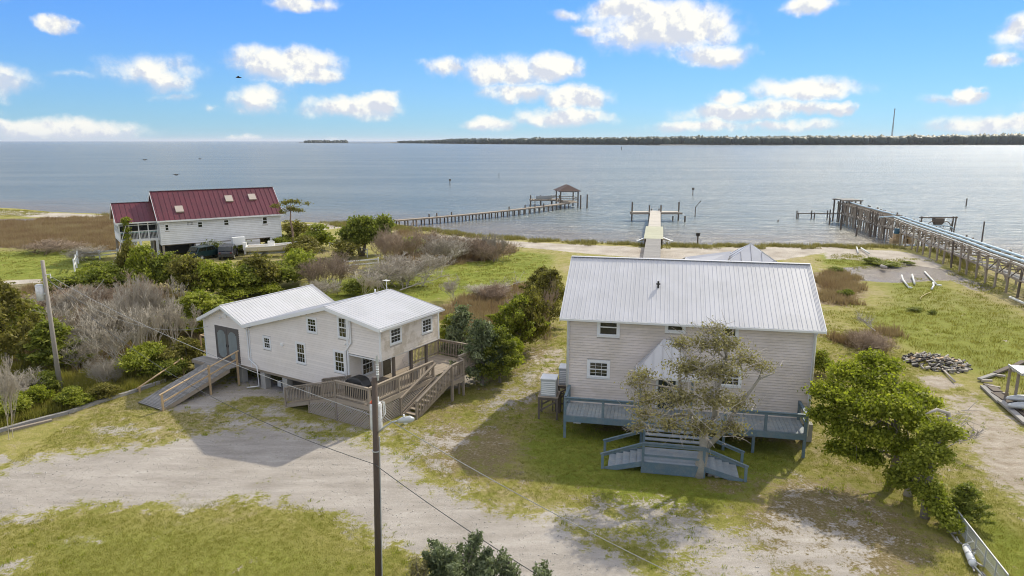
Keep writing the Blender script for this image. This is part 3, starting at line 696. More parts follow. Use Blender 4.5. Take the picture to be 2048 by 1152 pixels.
b = MB(); b.box(-3.25, 1.1, .1, 6.9, 1.0, 1.2); b.box(1.1, 9.38, .1, 5.0, 1.0, 1.2); b.build('floor_frame', WOODG, H1)
b = MB(); b.box(9.4, 9.46, -.02, .02, FZ, 3.4); b.build('corner_trim', TRIM, H1)
for i, wv in enumerate(win): window(H1, (0, -.006), 0, *wv, cols=3, rows=2)
for wv in up_w: window(H1, (11.8, 0), R(90), *wv, cols=3, rows=2)
window(H1, (9.42, 0), R(90), *lw[0], cols=3, rows=2)
# dark door under the overhang
b = MB(); b.box(9.425, 9.47, 2.62, 3.5, 1.3, 3.3); b.build('door', TRIM, H1)
b = MB(); b.box(9.472, 9.485, 2.72, 3.4, 1.36, 3.2); dd = b.build('glass_door', GLASS, H1)
b = MB(); b.box(9.487, 9.52, 3.3, 3.33, 2.2, 2.36); b.build('handle', GALV, dd)
# double arched doors
fr = MB().box(-2.2, .1, -.05, .0, 3.40, 3.5).box(-2.2, -2.12, -.05, 0, 1.3, 3.40).box(.02, .1, -.05, 0, 1.3, 3.40).build('door_frame', DOORD, H1)
for x0 in (-2.11, -1.04):
    x1 = x0 + 1.05; cx = (x0 + x1) / 2
    d_ = MB().box(x0, x1, -.035, -.004, 1.3, 3.39).build('door', DOORD, H1)
    for k in range(7):
        xa = cx - .40 + k * .115; xb = xa + .107; xm = (xa + xb) / 2; tp = 2.85 + max(0., .16 - (xm - cx) ** 2) ** .5
        bt = 1.85 - max(0., .16 - (xm - cx) ** 2) ** .5
        bxp('plank', DOORG, d_, xa, xb, -.052, -.036, bt, tp)
    MB().box(cx + (.44 if x0 < -2 else -.47), cx + (.47 if x0 < -2 else -.44), -.075, -.036, 2.2, 2.36).build('handle', BLACK, d_)
v_ = MB().tube([(-1.06, -.06, 4.28), (-1.06, -.02, 4.28)], .16, 20).build('gable_vent', TRIM, H1)
for k in range(4): bxp('slat', SID_S, v_, -1.06 - .11, -1.06 + .11, -.072, -.0605, 4.19 + k * .05, 4.215 + k * .05)
MB().tube([(-1.5, -.04, 4.1), (-1.5, -.16, 4.06)], [.04, .05], 8).build('flood_light', WHITEP, H1)
MB().box(4.0, 4.22, -.12, -.024, 3.12, 3.26).build('wall_light', WHITEP, H1)
MB().tube([(9.3, -.03, 4.0), (9.3, -.1, 3.96)], [.03, .05], 6).build('flood_light', WHITEP, H1)
# roofs
rz = MB().box(-1.14, -1.02, -.32, 7.3, 4.955, 4.985).build('roof', ROOFW, H1)
sl = (4.95 - 3.80) / 2.45
roof_panels(rz, ROOFW, (-3.53, 7.3, 3.82), (-3.53, -.32, 3.82), (-1.08, 7.3, 4.94))
roof_panels(rz, ROOFW, (1.36, -.32, 3.82), (1.36, 7.3, 3.82), (-1.08, -.32, 4.94))
r2 = MB().box(8.04, 8.16, -.35, 5.0, 6.035, 6.065).build('roof', ROOFW, H1)
roof_panels(r2, ROOFW, (.88, 5.0, 3.97), (.88, -.35, 3.97), (8.1, 5.0, 6.02))
roof_panels(r2, ROOFW, (12.12, -.35, 5.30), (12.12, 5.2, 5.30), (8.1, -.35, 6.02))
for r_, pts in ((rz, [(-3.55, 3.8), (-1.08, 4.93), (.95, 3.98)]), (r2, [(.9, 3.95), (8.1, 6.0), (12.12, 5.28)])):
    for (s0, z0), (s1, z1) in zip(pts[:-1], pts[1:]):
        MB().prism([(s0, -.36, z0 - .17), (s1, -.36, z1 - .17), (s1, -.36, z1 + .035), (s0, -.36, z0 + .035)], (0, .03, 0)).build('fascia', TRIM, r_)
for s0, s1, z0, z1 in ((.9, 8.1, 3.93, 5.98), (8.1, 12.1, 5.98, 5.26), (-3.5, -1.08, 3.78, 4.91), (-1.08, 1.0, 4.91, 3.95)):
    MB().prism([(s0, -.33, z0 - .16), (s1, -.33, z1 - .16), (s1, -.33, z1 - .1), (s0, -.33, z0 - .1)], (0, .33, 0)).build('eave_soffit', TRIM, H1)
gutter(r2, (12.13, -.33, 5.29), (12.13, 5.2, 5.29)); gutter(rz, (-3.54, 7.3, 3.8), (-3.54, -.3, 3.8))
MB().box(11.84, 12.1, -.33, 5.18, 5.13, 5.17).build('eave_soffit', TRIM, H1)
pipe('downspout', H1, [(1.0, -.30, 3.9), (1.02, -.1, 3.6), (1.02, -.09, 1.75), (1.75, -.14, 1.45), (1.85, -.14, .18), (1.2, -.55, .08)], .045, TRIM)
pipe('downspout', H1, [(9.72, -.32, 5.62), (9.75, -.08, 5.4), (9.75, -.08, 4.15), (9.3, -.08, 3.6), (9.3, -.08, 2.2), (9.1, -.08, 1.6)], .045, TRIM)
pipe('vent_pipe', r2, [(8.0, 3.9, 6.0), (8.0, 3.9, 6.25)], .05, WHITEP)
a_ = MB().tube([(8.3, 4.6, 5.9), (8.3, 4.6, 6.75)], .018, 6).build('antenna', TRIM, r2)
a_m = MB().tube([(8.1, 4.6, 6.7), (8.5, 4.6, 6.7)], .018, 5)
for k in range(5): a_m.tube([(8.12 + k * .09, 4.45, 6.7), (8.12 + k * .09, 4.75, 6.7)], .010, 4)
a_m.build('aerial', TRIM, r2)
# piers
for s in (-3.0, -.18, 2.0, 3.99, 6.0, 8.0, 9.2):
    for t_ in (.25, 2.6, 4.8) + ((6.8,) if s < 1 else ()):
        bxp('pier', CONC, H1, s - .21, s + .21, t_ - .21, t_ + .21, -.1, 1.0)
for t_, z1 in ((1.3, 3.38), (2.8, 3.38), (4.2, 3.38)):
    piece('post', WOODK, H1, (11.55, t_, .0), (11.55, t_, z1), .14, .14)
bxp('meter_box', GALV, H1, 3.0, 3.3, .3, .5, .25, .6)

# wooden deck, ramp and stairs
D1 = thing('wooden_deck', 'weathered brown wooden deck with picket railings wrapping the overhanging end of the cream cottage', 'deck', (*P0, 0), YAW)
DZ = 1.36
floor_boards(D1, WOODG, 9.5, 12.05, -1.25, 5.1, DZ, 'y')
floor_boards(D1, WOODG, 9.5, 12.9, 5.1, 7.9, DZ, 'x')
b = MB(); b.box(9.5, 12.1, -1.31, -1.26, DZ - .3, DZ - .04); b.box(12.06, 12.11, -1.3, 4.3, DZ - .3, DZ - .03); b.box(12.1, 12.95, 7.9, 7.95, DZ - .3, DZ - .03)
b.box(12.91, 12.96, 5.2, 7.9, DZ - .35, DZ - .03); b.box(9.5, 12.9, 7.91, 7.95, DZ - .3, DZ - .03); b.build('rim_beam', WOODG, D1)
# landing and stairs down to the front
floor_boards(D1, WOODG, 12.12, 13.3, 4.35, 5.5, DZ - .12, 'x')
MB().box(12.14, 13.36, 4.29, 4.34, DZ - .4, DZ - .15).box(13.31, 13.36, 4.3, 5.5, DZ - .4, DZ - .13).build('rim_beam', WOODG, D1)
st_ = MB().beam((12.25, 4.3, DZ - .2), (12.25, 1.15, .02), .045, .26).beam((13.2, 4.3, DZ - .2), (13.2, 1.15, .02), .045, .26).build('stringer', WOODG, D1)
for k in range(8):
    f = (k + .6) / 8.3; bxp('step', WOODG, D1, 12.2, 13.25, 4.3 - 3.05 * f - .15, 4.3 - 3.05 * f + .14, (DZ - .12) * (1 - f) - .04, (DZ - .12) * (1 - f))
railing(D1, (13.27, 4.35, DZ - .12), (13.27, 1.1, .08), h=.92, base0=0, base1=-.05, gap=.14)
railing(D1, (12.16, 4.3, DZ - .12), (12.16, 1.1, .08), h=.92, posts=(False, True), base1=-.05, gap=5)
railing(D1, (13.3, 4.4, DZ - .12), (13.3, 5.5, DZ - .12), h=.95, base0=0, base1=0)
railing(D1, (13.3, 5.5, DZ - .1), (12.93, 5.55, DZ), h=.95, posts=(False, True), base1=0)
railing(D1, (12.93, 5.55, DZ), (12.93, 7.9, DZ), h=1., posts=(False, True), base1=0)
railing(D1, (12.93, 7.9, DZ), (9.55, 7.9, DZ), h=1., posts=(False, True), base1=0)
railing(D1, (9.55, 7.9, DZ), (9.55, 5.2, DZ), h=1., posts=(False, False))
railing(D1, (12.05, -1.25, DZ), (12.05, 1.1, DZ), h=.92, base0=0, base1=0)
railing(D1, (12.05, 1.1, DZ), (12.05, 4.2, DZ), h=.92, posts=(False, True), base1=0)
railing(D1, (9.62, -1.28, DZ), (12.05, -1.28, DZ), h=.92, posts=(True, False), base0=0)
# ramp
railing(D1, (9.62, -1.28, DZ), (5.55, -1.28, .22), h=.88, posts=(False, True), base1=0)
nr = 30
for k in range(nr):
    f0 = k / nr; x = 9.5 - 4.0 * (f0 + .5 / nr); z = DZ - (DZ - .1) * (f0 + .5 / nr)
    piece('ramp_board', WOODG, D1, (x, -1.24, z - .02), (x, -.12, z - .02), 4.0 / nr - .008, .03)
MB().beam((9.5, -1.26, DZ - .16), (5.5, -1.26, -.0), .05, .2).beam((9.5, -.12, DZ - .16), (5.5, -.12, -.0), .05, .2).build('ramp_stringer', WOODG, D1)
railing(D1, (9.62, -.1, DZ), (7.4, -.1, .75), h=.85, posts=(False, True), base1=0)
for s, t_ in ((7.5, -1.28), (9.62, -.1), (10.8, 4.9), (12.05, 5.05)): piece('post', WOODG, D1, (s, t_, 0), (s, t_, DZ - .05 if s > 8 else .7), .1, .1)
# lattice skirts
LATT = mat('lattice_wood', (.40, .35, .30), .85, .14, 2.5)
def lattice(o, th, prof, z0=.03):
    F = wmat(o, th); b = MB(); s0, s1 = prof[0][0], prof[-1][0]
    def top(s): return float(np.interp(s, [p[0] for p in prof], [p[1] for p in prof]))
    for sg in (1, -1):
        c = s0 - 2.0 if sg > 0 else s0
        while c < s1 + 2.0:
            pts = []
            for q in np.linspace(0, 1.6, 41):
                s = c + sg * q; z = z0 + q
                if s0 <= s <= s1 and z <= top(s): pts.append((s, z))
            if len(pts) > 2:
                y = -.012 if sg > 0 else 0
                b.beam(F @ Vector((pts[0][0], y, pts[0][1])), F @ Vector((pts[-1][0], y, pts[-1][1])), .009, .042)
            c += .155
    return tag(b.build('lattice_strips', LATT, D1), kind='stuff')
lattice((0, -1.30), 0, [(7.4, .62), (9.55, 1.08)]); lattice((0, -1.30), 0, [(9.68, 1.05), (12.0, 1.05)]); lattice((12.08, 0), R(90), [(-1.2, 1.05), (3.9, 1.05)])
# covered grill on the deck
g_ = thing('covered_grill', 'black covered grill standing on the deck beside the ramp railing', 'grill', (*P0, 0), YAW)
g_.location = Matrix.Translation((*P0, 0)) @ Matrix.Rotation(YAW, 4, 'Z') @ Vector((10.6, -.55, DZ))
b = MB(); b.prism([(-.7, -.33, .04), (.7, -.33, .04), (.72, -.36, .72), (.5, -.3, 1.02), (.18, -.26, 1.12), (-.25, -.26, 1.1), (-.55, -.3, .98), (-.72, -.36, .7)], (0, .66, 0)); cov = b.build('cover', BLACK, g_)
bv = cov.modifiers.new('b', 'BEVEL'); bv.width = .05; bv.segments = 2
MB().beam((-.66, 0, .0), (.66, 0, .0), .4, .07).build('base', BLACK, g_)
tb = thing('deck_table', 'long grey table covered with tangled dry branches by the deck railing', 'table'); 
tb.location = Matrix.Translation((*P0, 0)) @ Matrix.Rotation(YAW, 4, 'Z') @ Vector((11.3, 3.4, DZ)); tb.rotation_euler = (0, 0, YAW)
tb['label'] = 'pale driftwood plant frame standing on the deck under the overhang'
b = MB(); rr = random.Random(3)
for k in range(16):
    p = Vector((rr.uniform(-.3, .3), rr.uniform(-.5, .5), .5)); b.tube([p, p + Vector((rr.uniform(-.3, .3), rr.uniform(-.3, .3), .3)), p + Vector((rr.uniform(-.6, .6), rr.uniform(-.6, .6), .75))], [.014, .010, .005], 4)
b.build('branches', BARKP, tb); MB().tube([(0, 0, 0), (0, 0, .3), (0, 0, .52)], [.18, .24, .26], 12).build('planter', CONC, tb)

# ------------------------------------------------------------------ boarded ramp to the arched doors
RP = thing('access_ramp', 'long grey plank ramp with one brown handrail rising to the arched double doors', 'ramp', (*P0, 0), YAW)
n_ = 46
for k in range(n_):
    f = (k + .5) / n_; y = -5.5 + 4.6 * f; z = .06 + 1.16 * f
    piece('plank', WOODD, RP, (-2.15 + RNG.uniform(-.02, .02), y, z), (.12 + RNG.uniform(-.02, .02), y, z), .092, .035)
for k in range(7): bxp('plank', WOODD, RP, -3.6, .14, -.9 + k * .125, -.9 + k * .125 + .117, 1.19, 1.225)
MB().beam((.1, -5.5, -.06), (.1, -.9, 1.08), .05, .24).beam((-2.13, -5.5, -.06), (-2.13, -.9, 1.08), .05, .24).box(-3.6, .16, -.95, -.905, 1.0, 1.185).build('side_beam', WOODG, RP)
for y, z in ((-5.42, .06), (-2.35, .9), (-.35, 1.2)):
    piece('post', WOODN, RP, (.18, y, -.05), (.18, y, z + .95), .10, .10)
MB().beam((.18, -5.55, .98), (.18, -.2, 2.2), .11, .045).beam((.18, -5.42, .52), (.18, -.4, 1.68), .04, .09).build('rail', WOODN, RP)
for y in (-.7, -2.4): piece('post', WOODG, RP, (-2.1, y, -.05), (-2.1, y, .22 * (y + 5.5)), .10, .10)
MB().box(-3.5, -2.3, -.85, .0, .6, 1.18).build('side_box', WOODD, RP)
HR = thing('handrail', 'short freestanding new timber handrail left of the grey plank ramp', 'handrail', (*G(268, 785)[:2], 0), 0)
q0 = G(275, 785) - HR.location; q1 = G(368, 750) - HR.location
MB().beam(q0 + Vector((0, 0, .25)), q1 + Vector((0, 0, 1.15)), .11, .045).build('rail', WOODN, HR)
piece('post', WOODN, HR, q0 + Vector((.15, 0, -.1)), q0 + Vector((.15, 0, .36)), .09, .09); piece('post', WOODN, HR, q1 + Vector((0, 0, -.1)), q1 + Vector((0, 0, 1.14)), .09, .09)
RK = thing('side_railing', 'pale timber rail and step at the far left end of the cream cottage', 'railing', (*P0, 0), YAW)
MB().beam((-4.9, .7, 2.25), (-3.45, .7, 2.25), .09, .05).beam((-4.9, 2.2, 2.25), (-4.9, .7, 2.25), .09, .05).build('rail', WOODN, RK)
piece('post', WOODN, RK, (-4.9, .7, 0), (-4.9, .7, 2.22), .09, .09); bxp('step', WOODN, RK, -4.9, -3.45, .6, 2.2, 1.15, 1.22); piece('post', WOODN, RK, (-3.5, 2.1, 0), (-3.5, 2.1, 1.15), .09, .09)
# ------------------------------------------------------------------ big taupe house
AX, AY, BYAW = 2.99, 35.75, R(-11.6); BW = 12.2
H2 = thing('large_house', 'large taupe sided two storey house with big white ribbed roof, behind the live oak', 'house', (AX, AY, 0), BYAW)
bw = [(1.5, 2.68, 4.95, 6.04), (4.96, 6.0, 5.36, 6.1), (7.64, 8.6, 5.2, 6.1), (1.02, 2.24, 2.64, 3.68), (7.7, 8.9, 2.64, 3.68)]
bd = (4.65, 5.75, 1.25, 3.4)
wall(H2, SID_B, (0, 0), 0, [(0, 5.92), (BW, 5.92)], .95, bw + [bd], pitch=.14)
gd = 8.9
wall(H2, SID_B, (BW, 0), R(90), [(0, 5.92), (gd / 2, 8.2), (gd, 5.92)], .95, [(2, 3, 4.6, 5.7)], pitch=.14, joined=True)
wall(H2, SID_B, (0, gd), R(-90), [(0, 5.92), (gd / 2, 8.2), (gd, 5.92)], .95, [(3, 4, 4.6, 5.7)], pitch=.14, joined=True)
wall(H2, SID_B, (BW, gd), R(180), [(0, 5.92), (BW, 5.92)], .95, [], pitch=.14, joined=True)
for i, wv in enumerate(bw): window(H2, (0, -.004), 0, *wv, cols=3 if i > 2 else 1, rows=2 if i > 2 else 1, trim=.14, two=(i in (0, 3, 4)))
window(H2, (BW, 0), R(90), 2, 3, 4.6, 5.7); window(H2, (0, gd), R(-90), 3, 4, 4.6, 5.7)
MB().box(4.65, 5.75, -.05, 0, 3.28, 3.4).box(4.65, 4.76, -.05, 0, 1.25, 3.28).box(5.64, 5.75, -.05, 0, 1.25, 3.28).build('door_frame', TRIM, H2)
d_ = MB().box(4.77, 5.63, -.03, -.002, 1.25, 3.27).build('door', DOORB, H2)
wr = MB(); wr.tube([(5.2 + .2 * cos(a), -.06, 2.65 + .2 * sin(a)) for a in np.linspace(0, 2 * pi, 14)], .05, 5, False).build('wreath', LEAF_O, d_)
# corner columns and downspouts
for s, m_ in ((-.02, TRIM), (BW + .02, TRIM)):
    pipe('downspout', H2, [(s, -.36, 5.85), (s, -.1, 5.6), (s, -.09, .35)], .055, TRIM)
b = MB()
for s in (0.05, 3.0, 6.1, 9.2, BW - .1):
    for t_ in (.2, 3., 6., 8.7): b.box(s, s + .4, t_ - .2, t_ + .2, -.1, .95) if not (s < .1 and t_ < 1) else None
b.build('pier', CONC, H2); MB().box(.35, .75, -.04, .3, -.1, 1.0).build('pier', TRIM, H2)
MB().box(.05, BW - .05, .1, gd - .1, .72, .95).build('floor_frame', WOODD, H2)
MB().box(3.0, 5.6, .25, .4, -.1, .7).build('skirt_wall', SID_B, H2)
MB().box(9.5, 10.5, .7, 1.3, -.05, .5).box(10.9, 11.4, 1.6, 2.2, -.05, .6).build('stored_box', ROCK, H2)
RZ, EZ = 8.42, 5.95; ov = .38
rf = MB().beam((-.42, gd / 2, RZ + .035), (BW + .42, gd / 2, RZ + .035), .3, .02).build('roof', ROOFW, H2)
roof_panels(rf, ROOFW, (-.42, -ov, EZ), (BW + .42, -ov, EZ), (-.42, gd / 2, RZ))
roof_panels(rf, ROOFW, (BW + .42, gd + ov, EZ), (-.42, gd + ov, EZ), (BW + .42, gd / 2, RZ))
gutter(rf, (-.42, -ov + .0, EZ + .01), (BW + .42, -ov, EZ + .01))
MB().box(-.4, BW + .4, -ov + .01, -.03, EZ - .1, EZ - .06).build('eave_soffit', TRIM, rf)
for s in (-.44, BW + .42):
    for y0, y1 in ((-ov, gd / 2), (gd + ov, gd / 2)):
        MB().prism([(s, y0, EZ - .17), (s, y1, RZ - .17), (s, y1, RZ + .02), (s, y0, EZ + .02)], (.025, 0, 0)).build('fascia', TRIM, rf)
v_ = MB().tube([(4.55, 2.15, 7.2), (4.55, 2.15, 7.62)], .055, 10).tube([(4.55, 2.15, 7.44), (4.55, 2.15, 7.5)], .12, 10).build('vent_pipe', BLACK, rf)
# porch roof: half pyramid against the wall
pz, pe = 5.3, 3.45; px0, px1, pd = 3.55, 6.7, -1.55; ap = (5.1, -.03, pz)
pr = MB().box(px0 + .15, px1 - .15, pd + .12, -.03, pe - .16, pe - .04).build('porch_roof', TRIM, H2)
def tri_ribs(A_, B_, C_, name, m, par, k):
    A_, B_, C_ = Vector(A_), Vector(B_), Vector(C_); nrm = (B_ - A_).cross(C_ - A_).normalized() * .03
    if nrm.z < 0: nrm = -nrm
    for i in range(k):      # panels fanning from the eave A-B up to C, cut along the slope line
        q0, q1 = A_.lerp(B_, i / k), A_.lerp(B_, (i + 1) / k - .006)
        def up_(q):
            f = (q - A_).length / (B_ - A_).length; mid = (C_ - A_).dot(B_ - A_) / (B_ - A_).length_squared
            t_ = f / mid if f < mid else (1 - f) / (1 - mid); base = A_.lerp(B_, mid); return q + (C_ - base) * t_
        pts = [q0, q1, up_(q1), up_(q0)]
        if (pts[3] - pts[0]).length < .02: pts = pts[:3]
        MB().prism(pts, nrm).build(name, m, par)
        if i: rb = MB().beam(q0 + nrm * 1.4, up_(q0) + nrm * 1.4, .03, .03).build('seam', m, par)
tri_ribs((px0, pd, pe), (px1, pd, pe), ap, 'roof_panel', ROOFW, pr, 7)
tri_ribs((px0, -.02, pe), (px0, pd, pe), ap, 'roof_panel', ROOFW, pr, 4)
tri_ribs((px1, pd, pe), (px1, -.02, pe), ap, 'roof_panel', ROOFW, pr, 4)
gutter(pr, (px0, pd - .01, pe + .02), (px1, pd - .01, pe + .02))
# rear wing with hipped pyramid roof
g0 = G(1501, 488, 8.0); M2 = Matrix.Translation((AX, AY, 0)) @ Matrix.Rotation(BYAW, 4, 'Z'); q = M2.inverted() @ g0
px_, py_ = q.x, q.y
rw = MB().beam((px_ - 2.4, py_, 5.9), (px_ + 2.4, py_, 5.9), 4.8, .08).build('rear_roof', ROOFW, H2)
e = 2.7; ez = 6.05
for A_, B_ in (((px_ - e, py_ - e), (px_ + e, py_ - e)), ((px_ + e, py_ - e), (px_ + e, py_ + e)), ((px_ + e, py_ + e), (px_ - e, py_ + e)), ((px_ - e, py_ + e), (px_ - e, py_ - e))):
    tri_ribs((*A_, ez), (*B_, ez), (px_, py_, 8.0), 'roof_panel', ROOFW, rw, 8)
q2 = M2.inverted() @ G(1368, 517, 7.2)
MB().prism([(q2.x - .5, py_ - 2.5, 6.0), (px_ - 2.0, py_ - 2.5, 6.0), (px_ - 1.3, py_ - .3, 7.45), (q2.x + .2, py_ - .3, 6.95)], (0, 0, .05)).build('rear_roof', ROOFW, H2)
MB().prism([(q2.x + .2, py_ - .3, 6.95), (px_ - 1.3, py_ - .3, 7.45), (px_ - 2, py_ + 2.6, 6.0), (q2.x - .5, py_ + 2.6, 6.0)], (0, 0, .05)).build('rear_roof', ROOFW, H2)
MB().box(px_ - e + .3, px_ + e - .3, gd + .01, py_ + e - .3, .95, 6.0).build('wall', SID_B, H2)
MB().box(q2.x, px_ - e + .3, py_ - 2.2, py_ + 2.2, .95, 5.95).build('wall', SID_B, H2)
for xx in (px_ - 2.2, px_, px_ + 2.2):
    for yy in (gd + 1, py_, py_ + 2.2): bxp('pier', CONC, H2, xx - .2, xx + .2, yy - .2, yy + .2, -.1, .95)

# blue grey front deck
D2 = thing('blue_deck', 'blue grey painted front deck with plank floor and open railings along the taupe house', 'deck', (AX, AY, 0), BYAW)
BZ = 1.25; dep = -1.95; x0, x1 = .1, BW - .45
floor_boards(D2, BLUED, x0, x1, dep, -.06, BZ, 'y', .19)
MB().box(x0 - .03, x1 + .03, dep - .06, dep - .01, BZ - .34, BZ - .02).box(x0 - .06, x0 - .01, dep, -.06, BZ - .34, BZ - .02).box(x1 + .01, x1 + .06, dep, -.06, BZ - .34, BZ - .02).build('rim_beam', BLUE, D2)
def brail(p0, p1, posts=2, end=(1, 1), base=None, h=.95):
    p0, p1 = Vector(p0), Vector(p1)
    MB().beam(p0 + Vector((0, 0, h)), p1 + Vector((0, 0, h)), .14, .045).beam(p0 + Vector((0, 0, h - .10)), p1 + Vector((0, 0, h - .10)), .04, .09).build('rail', BLUE, D2)
for s in (x0 + .02, 2.05, 4.0): piece('post', BLUE, D2, (s, dep + .02, BZ - .3 if s > .2 else -.1), (s, dep + .02, BZ + .93), .13, .13)
for s in (x1 - .02, 9.9, 8.0): piece('post', BLUE, D2, (s, dep + .02, BZ - .3 if s < 11 else -.1), (s, dep + .02, BZ + .93), .13, .13)
for s in (4.0, 8.0, 9.4): piece('post', BLUE, D2, (s, dep + .1, -.1), (s, dep + .1, BZ - .34), .13, .13)
brail((x0 - .03, dep, BZ), (4.0, dep, BZ)); brail((8.0, dep, BZ), (x1 + .03, dep, BZ))
for s in (x0 + .02, x1 - .02):
    brail((s, dep, BZ), (s, -.15, BZ)); piece('post', BLUE, D2, (s, -.2, BZ), (s, -.2, BZ + .98), .13, .13)
    MB().beam((s, dep, BZ + .45), (s, -.2, BZ + .45), .04, .12).build('rail', BLUE, D2)
for s in (px0 + .3, px1 - .3): piece('porch_post', BLUE, D2, (s, pd + .15, BZ), (s, pd + .15, pe - .15), .11, .11)
# central steps to a low landing, then steps to both sides
S2 = thing('blue_staircase', 'blue grey staircase with a low landing splitting to both sides behind the oak trunk', 'staircase', (AX, AY, 0), BYAW)
LZ = .56; cx0, cx1 = 4.15, 6.85; ly0, ly1 = -5.1, -3.5
for k in range(5):
    z = BZ - (BZ - LZ) * (k + 1) / 6; y = dep - .12 - k * .30; bxp('step', BLUED, S2, cx0, cx1, y - .16, y + .13, z - .04, z)
MB().beam((cx0 - .03, dep - .03, BZ - .2), (cx0 - .03, ly1, LZ - .1), .05, .26).beam((cx1 + .03, dep - .03, BZ - .2), (cx1 + .03, ly1, LZ - .1), .05, .26).build('stringer', BLUE, S2)
k = 0
for q in np.arange(ly0, ly1 - .05, .16): bxp('landing_board', BLUED, S2, cx0 - .05, cx1 + .05, q, q + .15, LZ - .035, LZ)
MB().box(cx0 - .08, cx1 + .08, ly0 - .06, ly0 - .01, .02, LZ - .01).build('skirt_board', BLUE, S2)
for sg, xb in ((-1, cx0), (1, cx1)):
    for k in range(5):
        z = LZ - LZ * (k + 1) / 6; x = xb + sg * (.12 + k * .33)
        bxp('side_step', BLUED, S2, x - .17, x + .15, ly0 + .05, ly1 - .1, z - .04, z)
    for y in (ly0 + .02, ly1 - .05):
        MB().beam((xb, y, LZ - .12), (xb + sg * 1.75, y, -.02), .045, .24).build('stringer', BLUE, S2)
        piece('post', BLUE, S2, (xb, y, -.05), (xb, y, LZ + .92), .12, .12); piece('post', BLUE, S2, (xb + sg * 1.85, y, -.05), (xb + sg * 1.85, y, .78), .12, .12)
        MB().beam((xb, y, LZ + .9), (xb + sg * 1.95, y, .74), .13, .045).beam((xb, y, LZ + .81), (xb + sg * 1.9, y, .65), .04, .08).build('rail', BLUE, S2)
MB().beam((cx0 - .05, ly0 + .02, LZ + .9), (cx1 + .05, ly0 + .02, LZ + .9), .13, .045).beam((cx0, ly0 + .02, LZ + .8), (cx1, ly0 + .02, LZ + .8), .04, .09).beam((cx0, ly0 + .02, LZ + .3), (cx1, ly0 + .02, LZ + .3), .04, .09).build('rail', BLUE, S2)
# air conditioners on stands, left of the taupe house
def ac(px, py, rz, label, lab2, h=.95):
    g = G(px, py); t = thing('air_conditioner', label, 'air conditioner', (g.x, g.y, 1.32), rz, 'air conditioners beside the taupe house')
    MB().box(-.42, .42, -.42, .42, .0, h).build('casing', GALV, t); MB().box(-.44, .44, -.44, .44, h, h + .05).build('top', WHITEP, t)
    for k in range(7): bxp('louver', WHITEP, t, -.38, .38, -.435, -.421, .1 + k * .11, .16 + k * .11)
    s = thing('equipment_stand', lab2, 'stand', (g.x, g.y, 0), rz)
    for a, b_ in ((-.5, -.5), (.5, -.5), (-.5, .5), (.5, .5)): piece('leg', WOODK, s, (a, b_, -.05), (a, b_, 1.26), .1, .1)
    for k in range(6): bxp('board', WOODG, s, -.56, .56, -.56 + k * .19, -.39 + k * .19, 1.27, 1.31)
    for yy in (-.5, .5): MB().beam((-.5, yy, .45), (.5, yy, 1.1), .04, .09).box(-.5, .5, yy - .02, yy + .02, 1.12, 1.25).build('brace', WOODK, s)
ac(1098, 832, R(-11), 'boxy grey white air conditioner on a tall wooden stand, nearer and further left', 'taller looking wooden stand carrying the nearer boxy air conditioner')
ac(1133, 808, R(-11), 'tall grey air conditioner tucked against the taupe house corner', 'wooden stand carrying the air conditioner tucked against the taupe house corner')
bk = thing('fence_piece', 'dark leaning wooden screen between the two air conditioner stands', 'wooden screen', (*G(1116, 824)[:2], 0), R(-11))
for k in range(5): piece('slat', WOODK, bk, (-.3 + k * .15, 0, -.05), (-.3 + k * .15, 0, 1.25), .07, .05)
piece('rail', WOODK, bk, (-.35, .05, 1.1), (.35, .05, 1.1), .04, .08); piece('rail', WOODK, bk, (-.35, .05, .5), (.35, .05, .5), .04, .08)

# ------------------------------------------------------------------ red roofed house by the water
RYAW = R(34.5); B0 = Vector((-44.8, 88.8))
H3 = thing('red_roof_house', 'white shingled house with a dark red standing seam roof beside the open sound', 'house', (*B0, 0), RYAW)
L3, D3, E3, Z3 = 15.2, 7.6, 5.2, 8.55
def lowp(z): return z
w3 = [(.5, 1.05, 3.72, 4.6), (4.4, 5.1, 3.85, 4.7), (7.65, 8.4, 3.9, 4.76), (12.7, 13.45, 3.75, 4.85)]
wall(H3, SID_W, (0, 0), 0, [(0, E3), (L3, E3)], 1.95, w3, pitch=.24)
wall(H3, SID_W, (0, .003), 0, [(4.0, 1.95), (12.2, 1.95)], .6, [], pitch=.24, corner=False); wall(H3, SID_W, (0, .003), 0, [(13.6, 1.95), (L3, 1.95)], 0, [], pitch=.24, corner=False)
wall(H3, SID_W, (0, D3), R(-90), [(0, E3), (D3 / 2, Z3 - .15), (D3, E3)], 1.9, [], pitch=.24); wall(H3, SID_W, (L3, 0), R(90), [(0, E3), (D3 / 2, Z3 - .15), (D3, E3)], .3, [], pitch=.24, joined=True)
wall(H3, SID_W, (L3, D3), R(180), [(0, E3), (L3, E3)], .3, [], pitch=.24, joined=True)
for wv in w3: window(H3, (0, -.004), 0, *wv, cols=1, rows=1, trim=.09)
vn = MB().box(3.2, 3.9, -.04, 0, 4.32, 4.66).build('wall_vent', BLACK, H3)
for k in range(4): bxp('slat', SID_W, vn, 3.24 + k * .165, 3.36 + k * .165, -.06, -.041, 4.36, 4.62)
rr_ = MB().beam((-.35, D3 / 2, Z3 + .06), (L3 + .35, D3 / 2, Z3 + .06), .3, .03).build('roof', mat('dark_ridge_cap', (.10, .09, .09), .5), H3)
pl = .42
roof_panels(rr_, ROOFR, (-.35, -.45, E3 - .12), (L3 + .35, -.45, E3 - .12), (-.35, D3 / 2, Z3), width=.62, rib=.62, ribh=.05, ribw=.03)
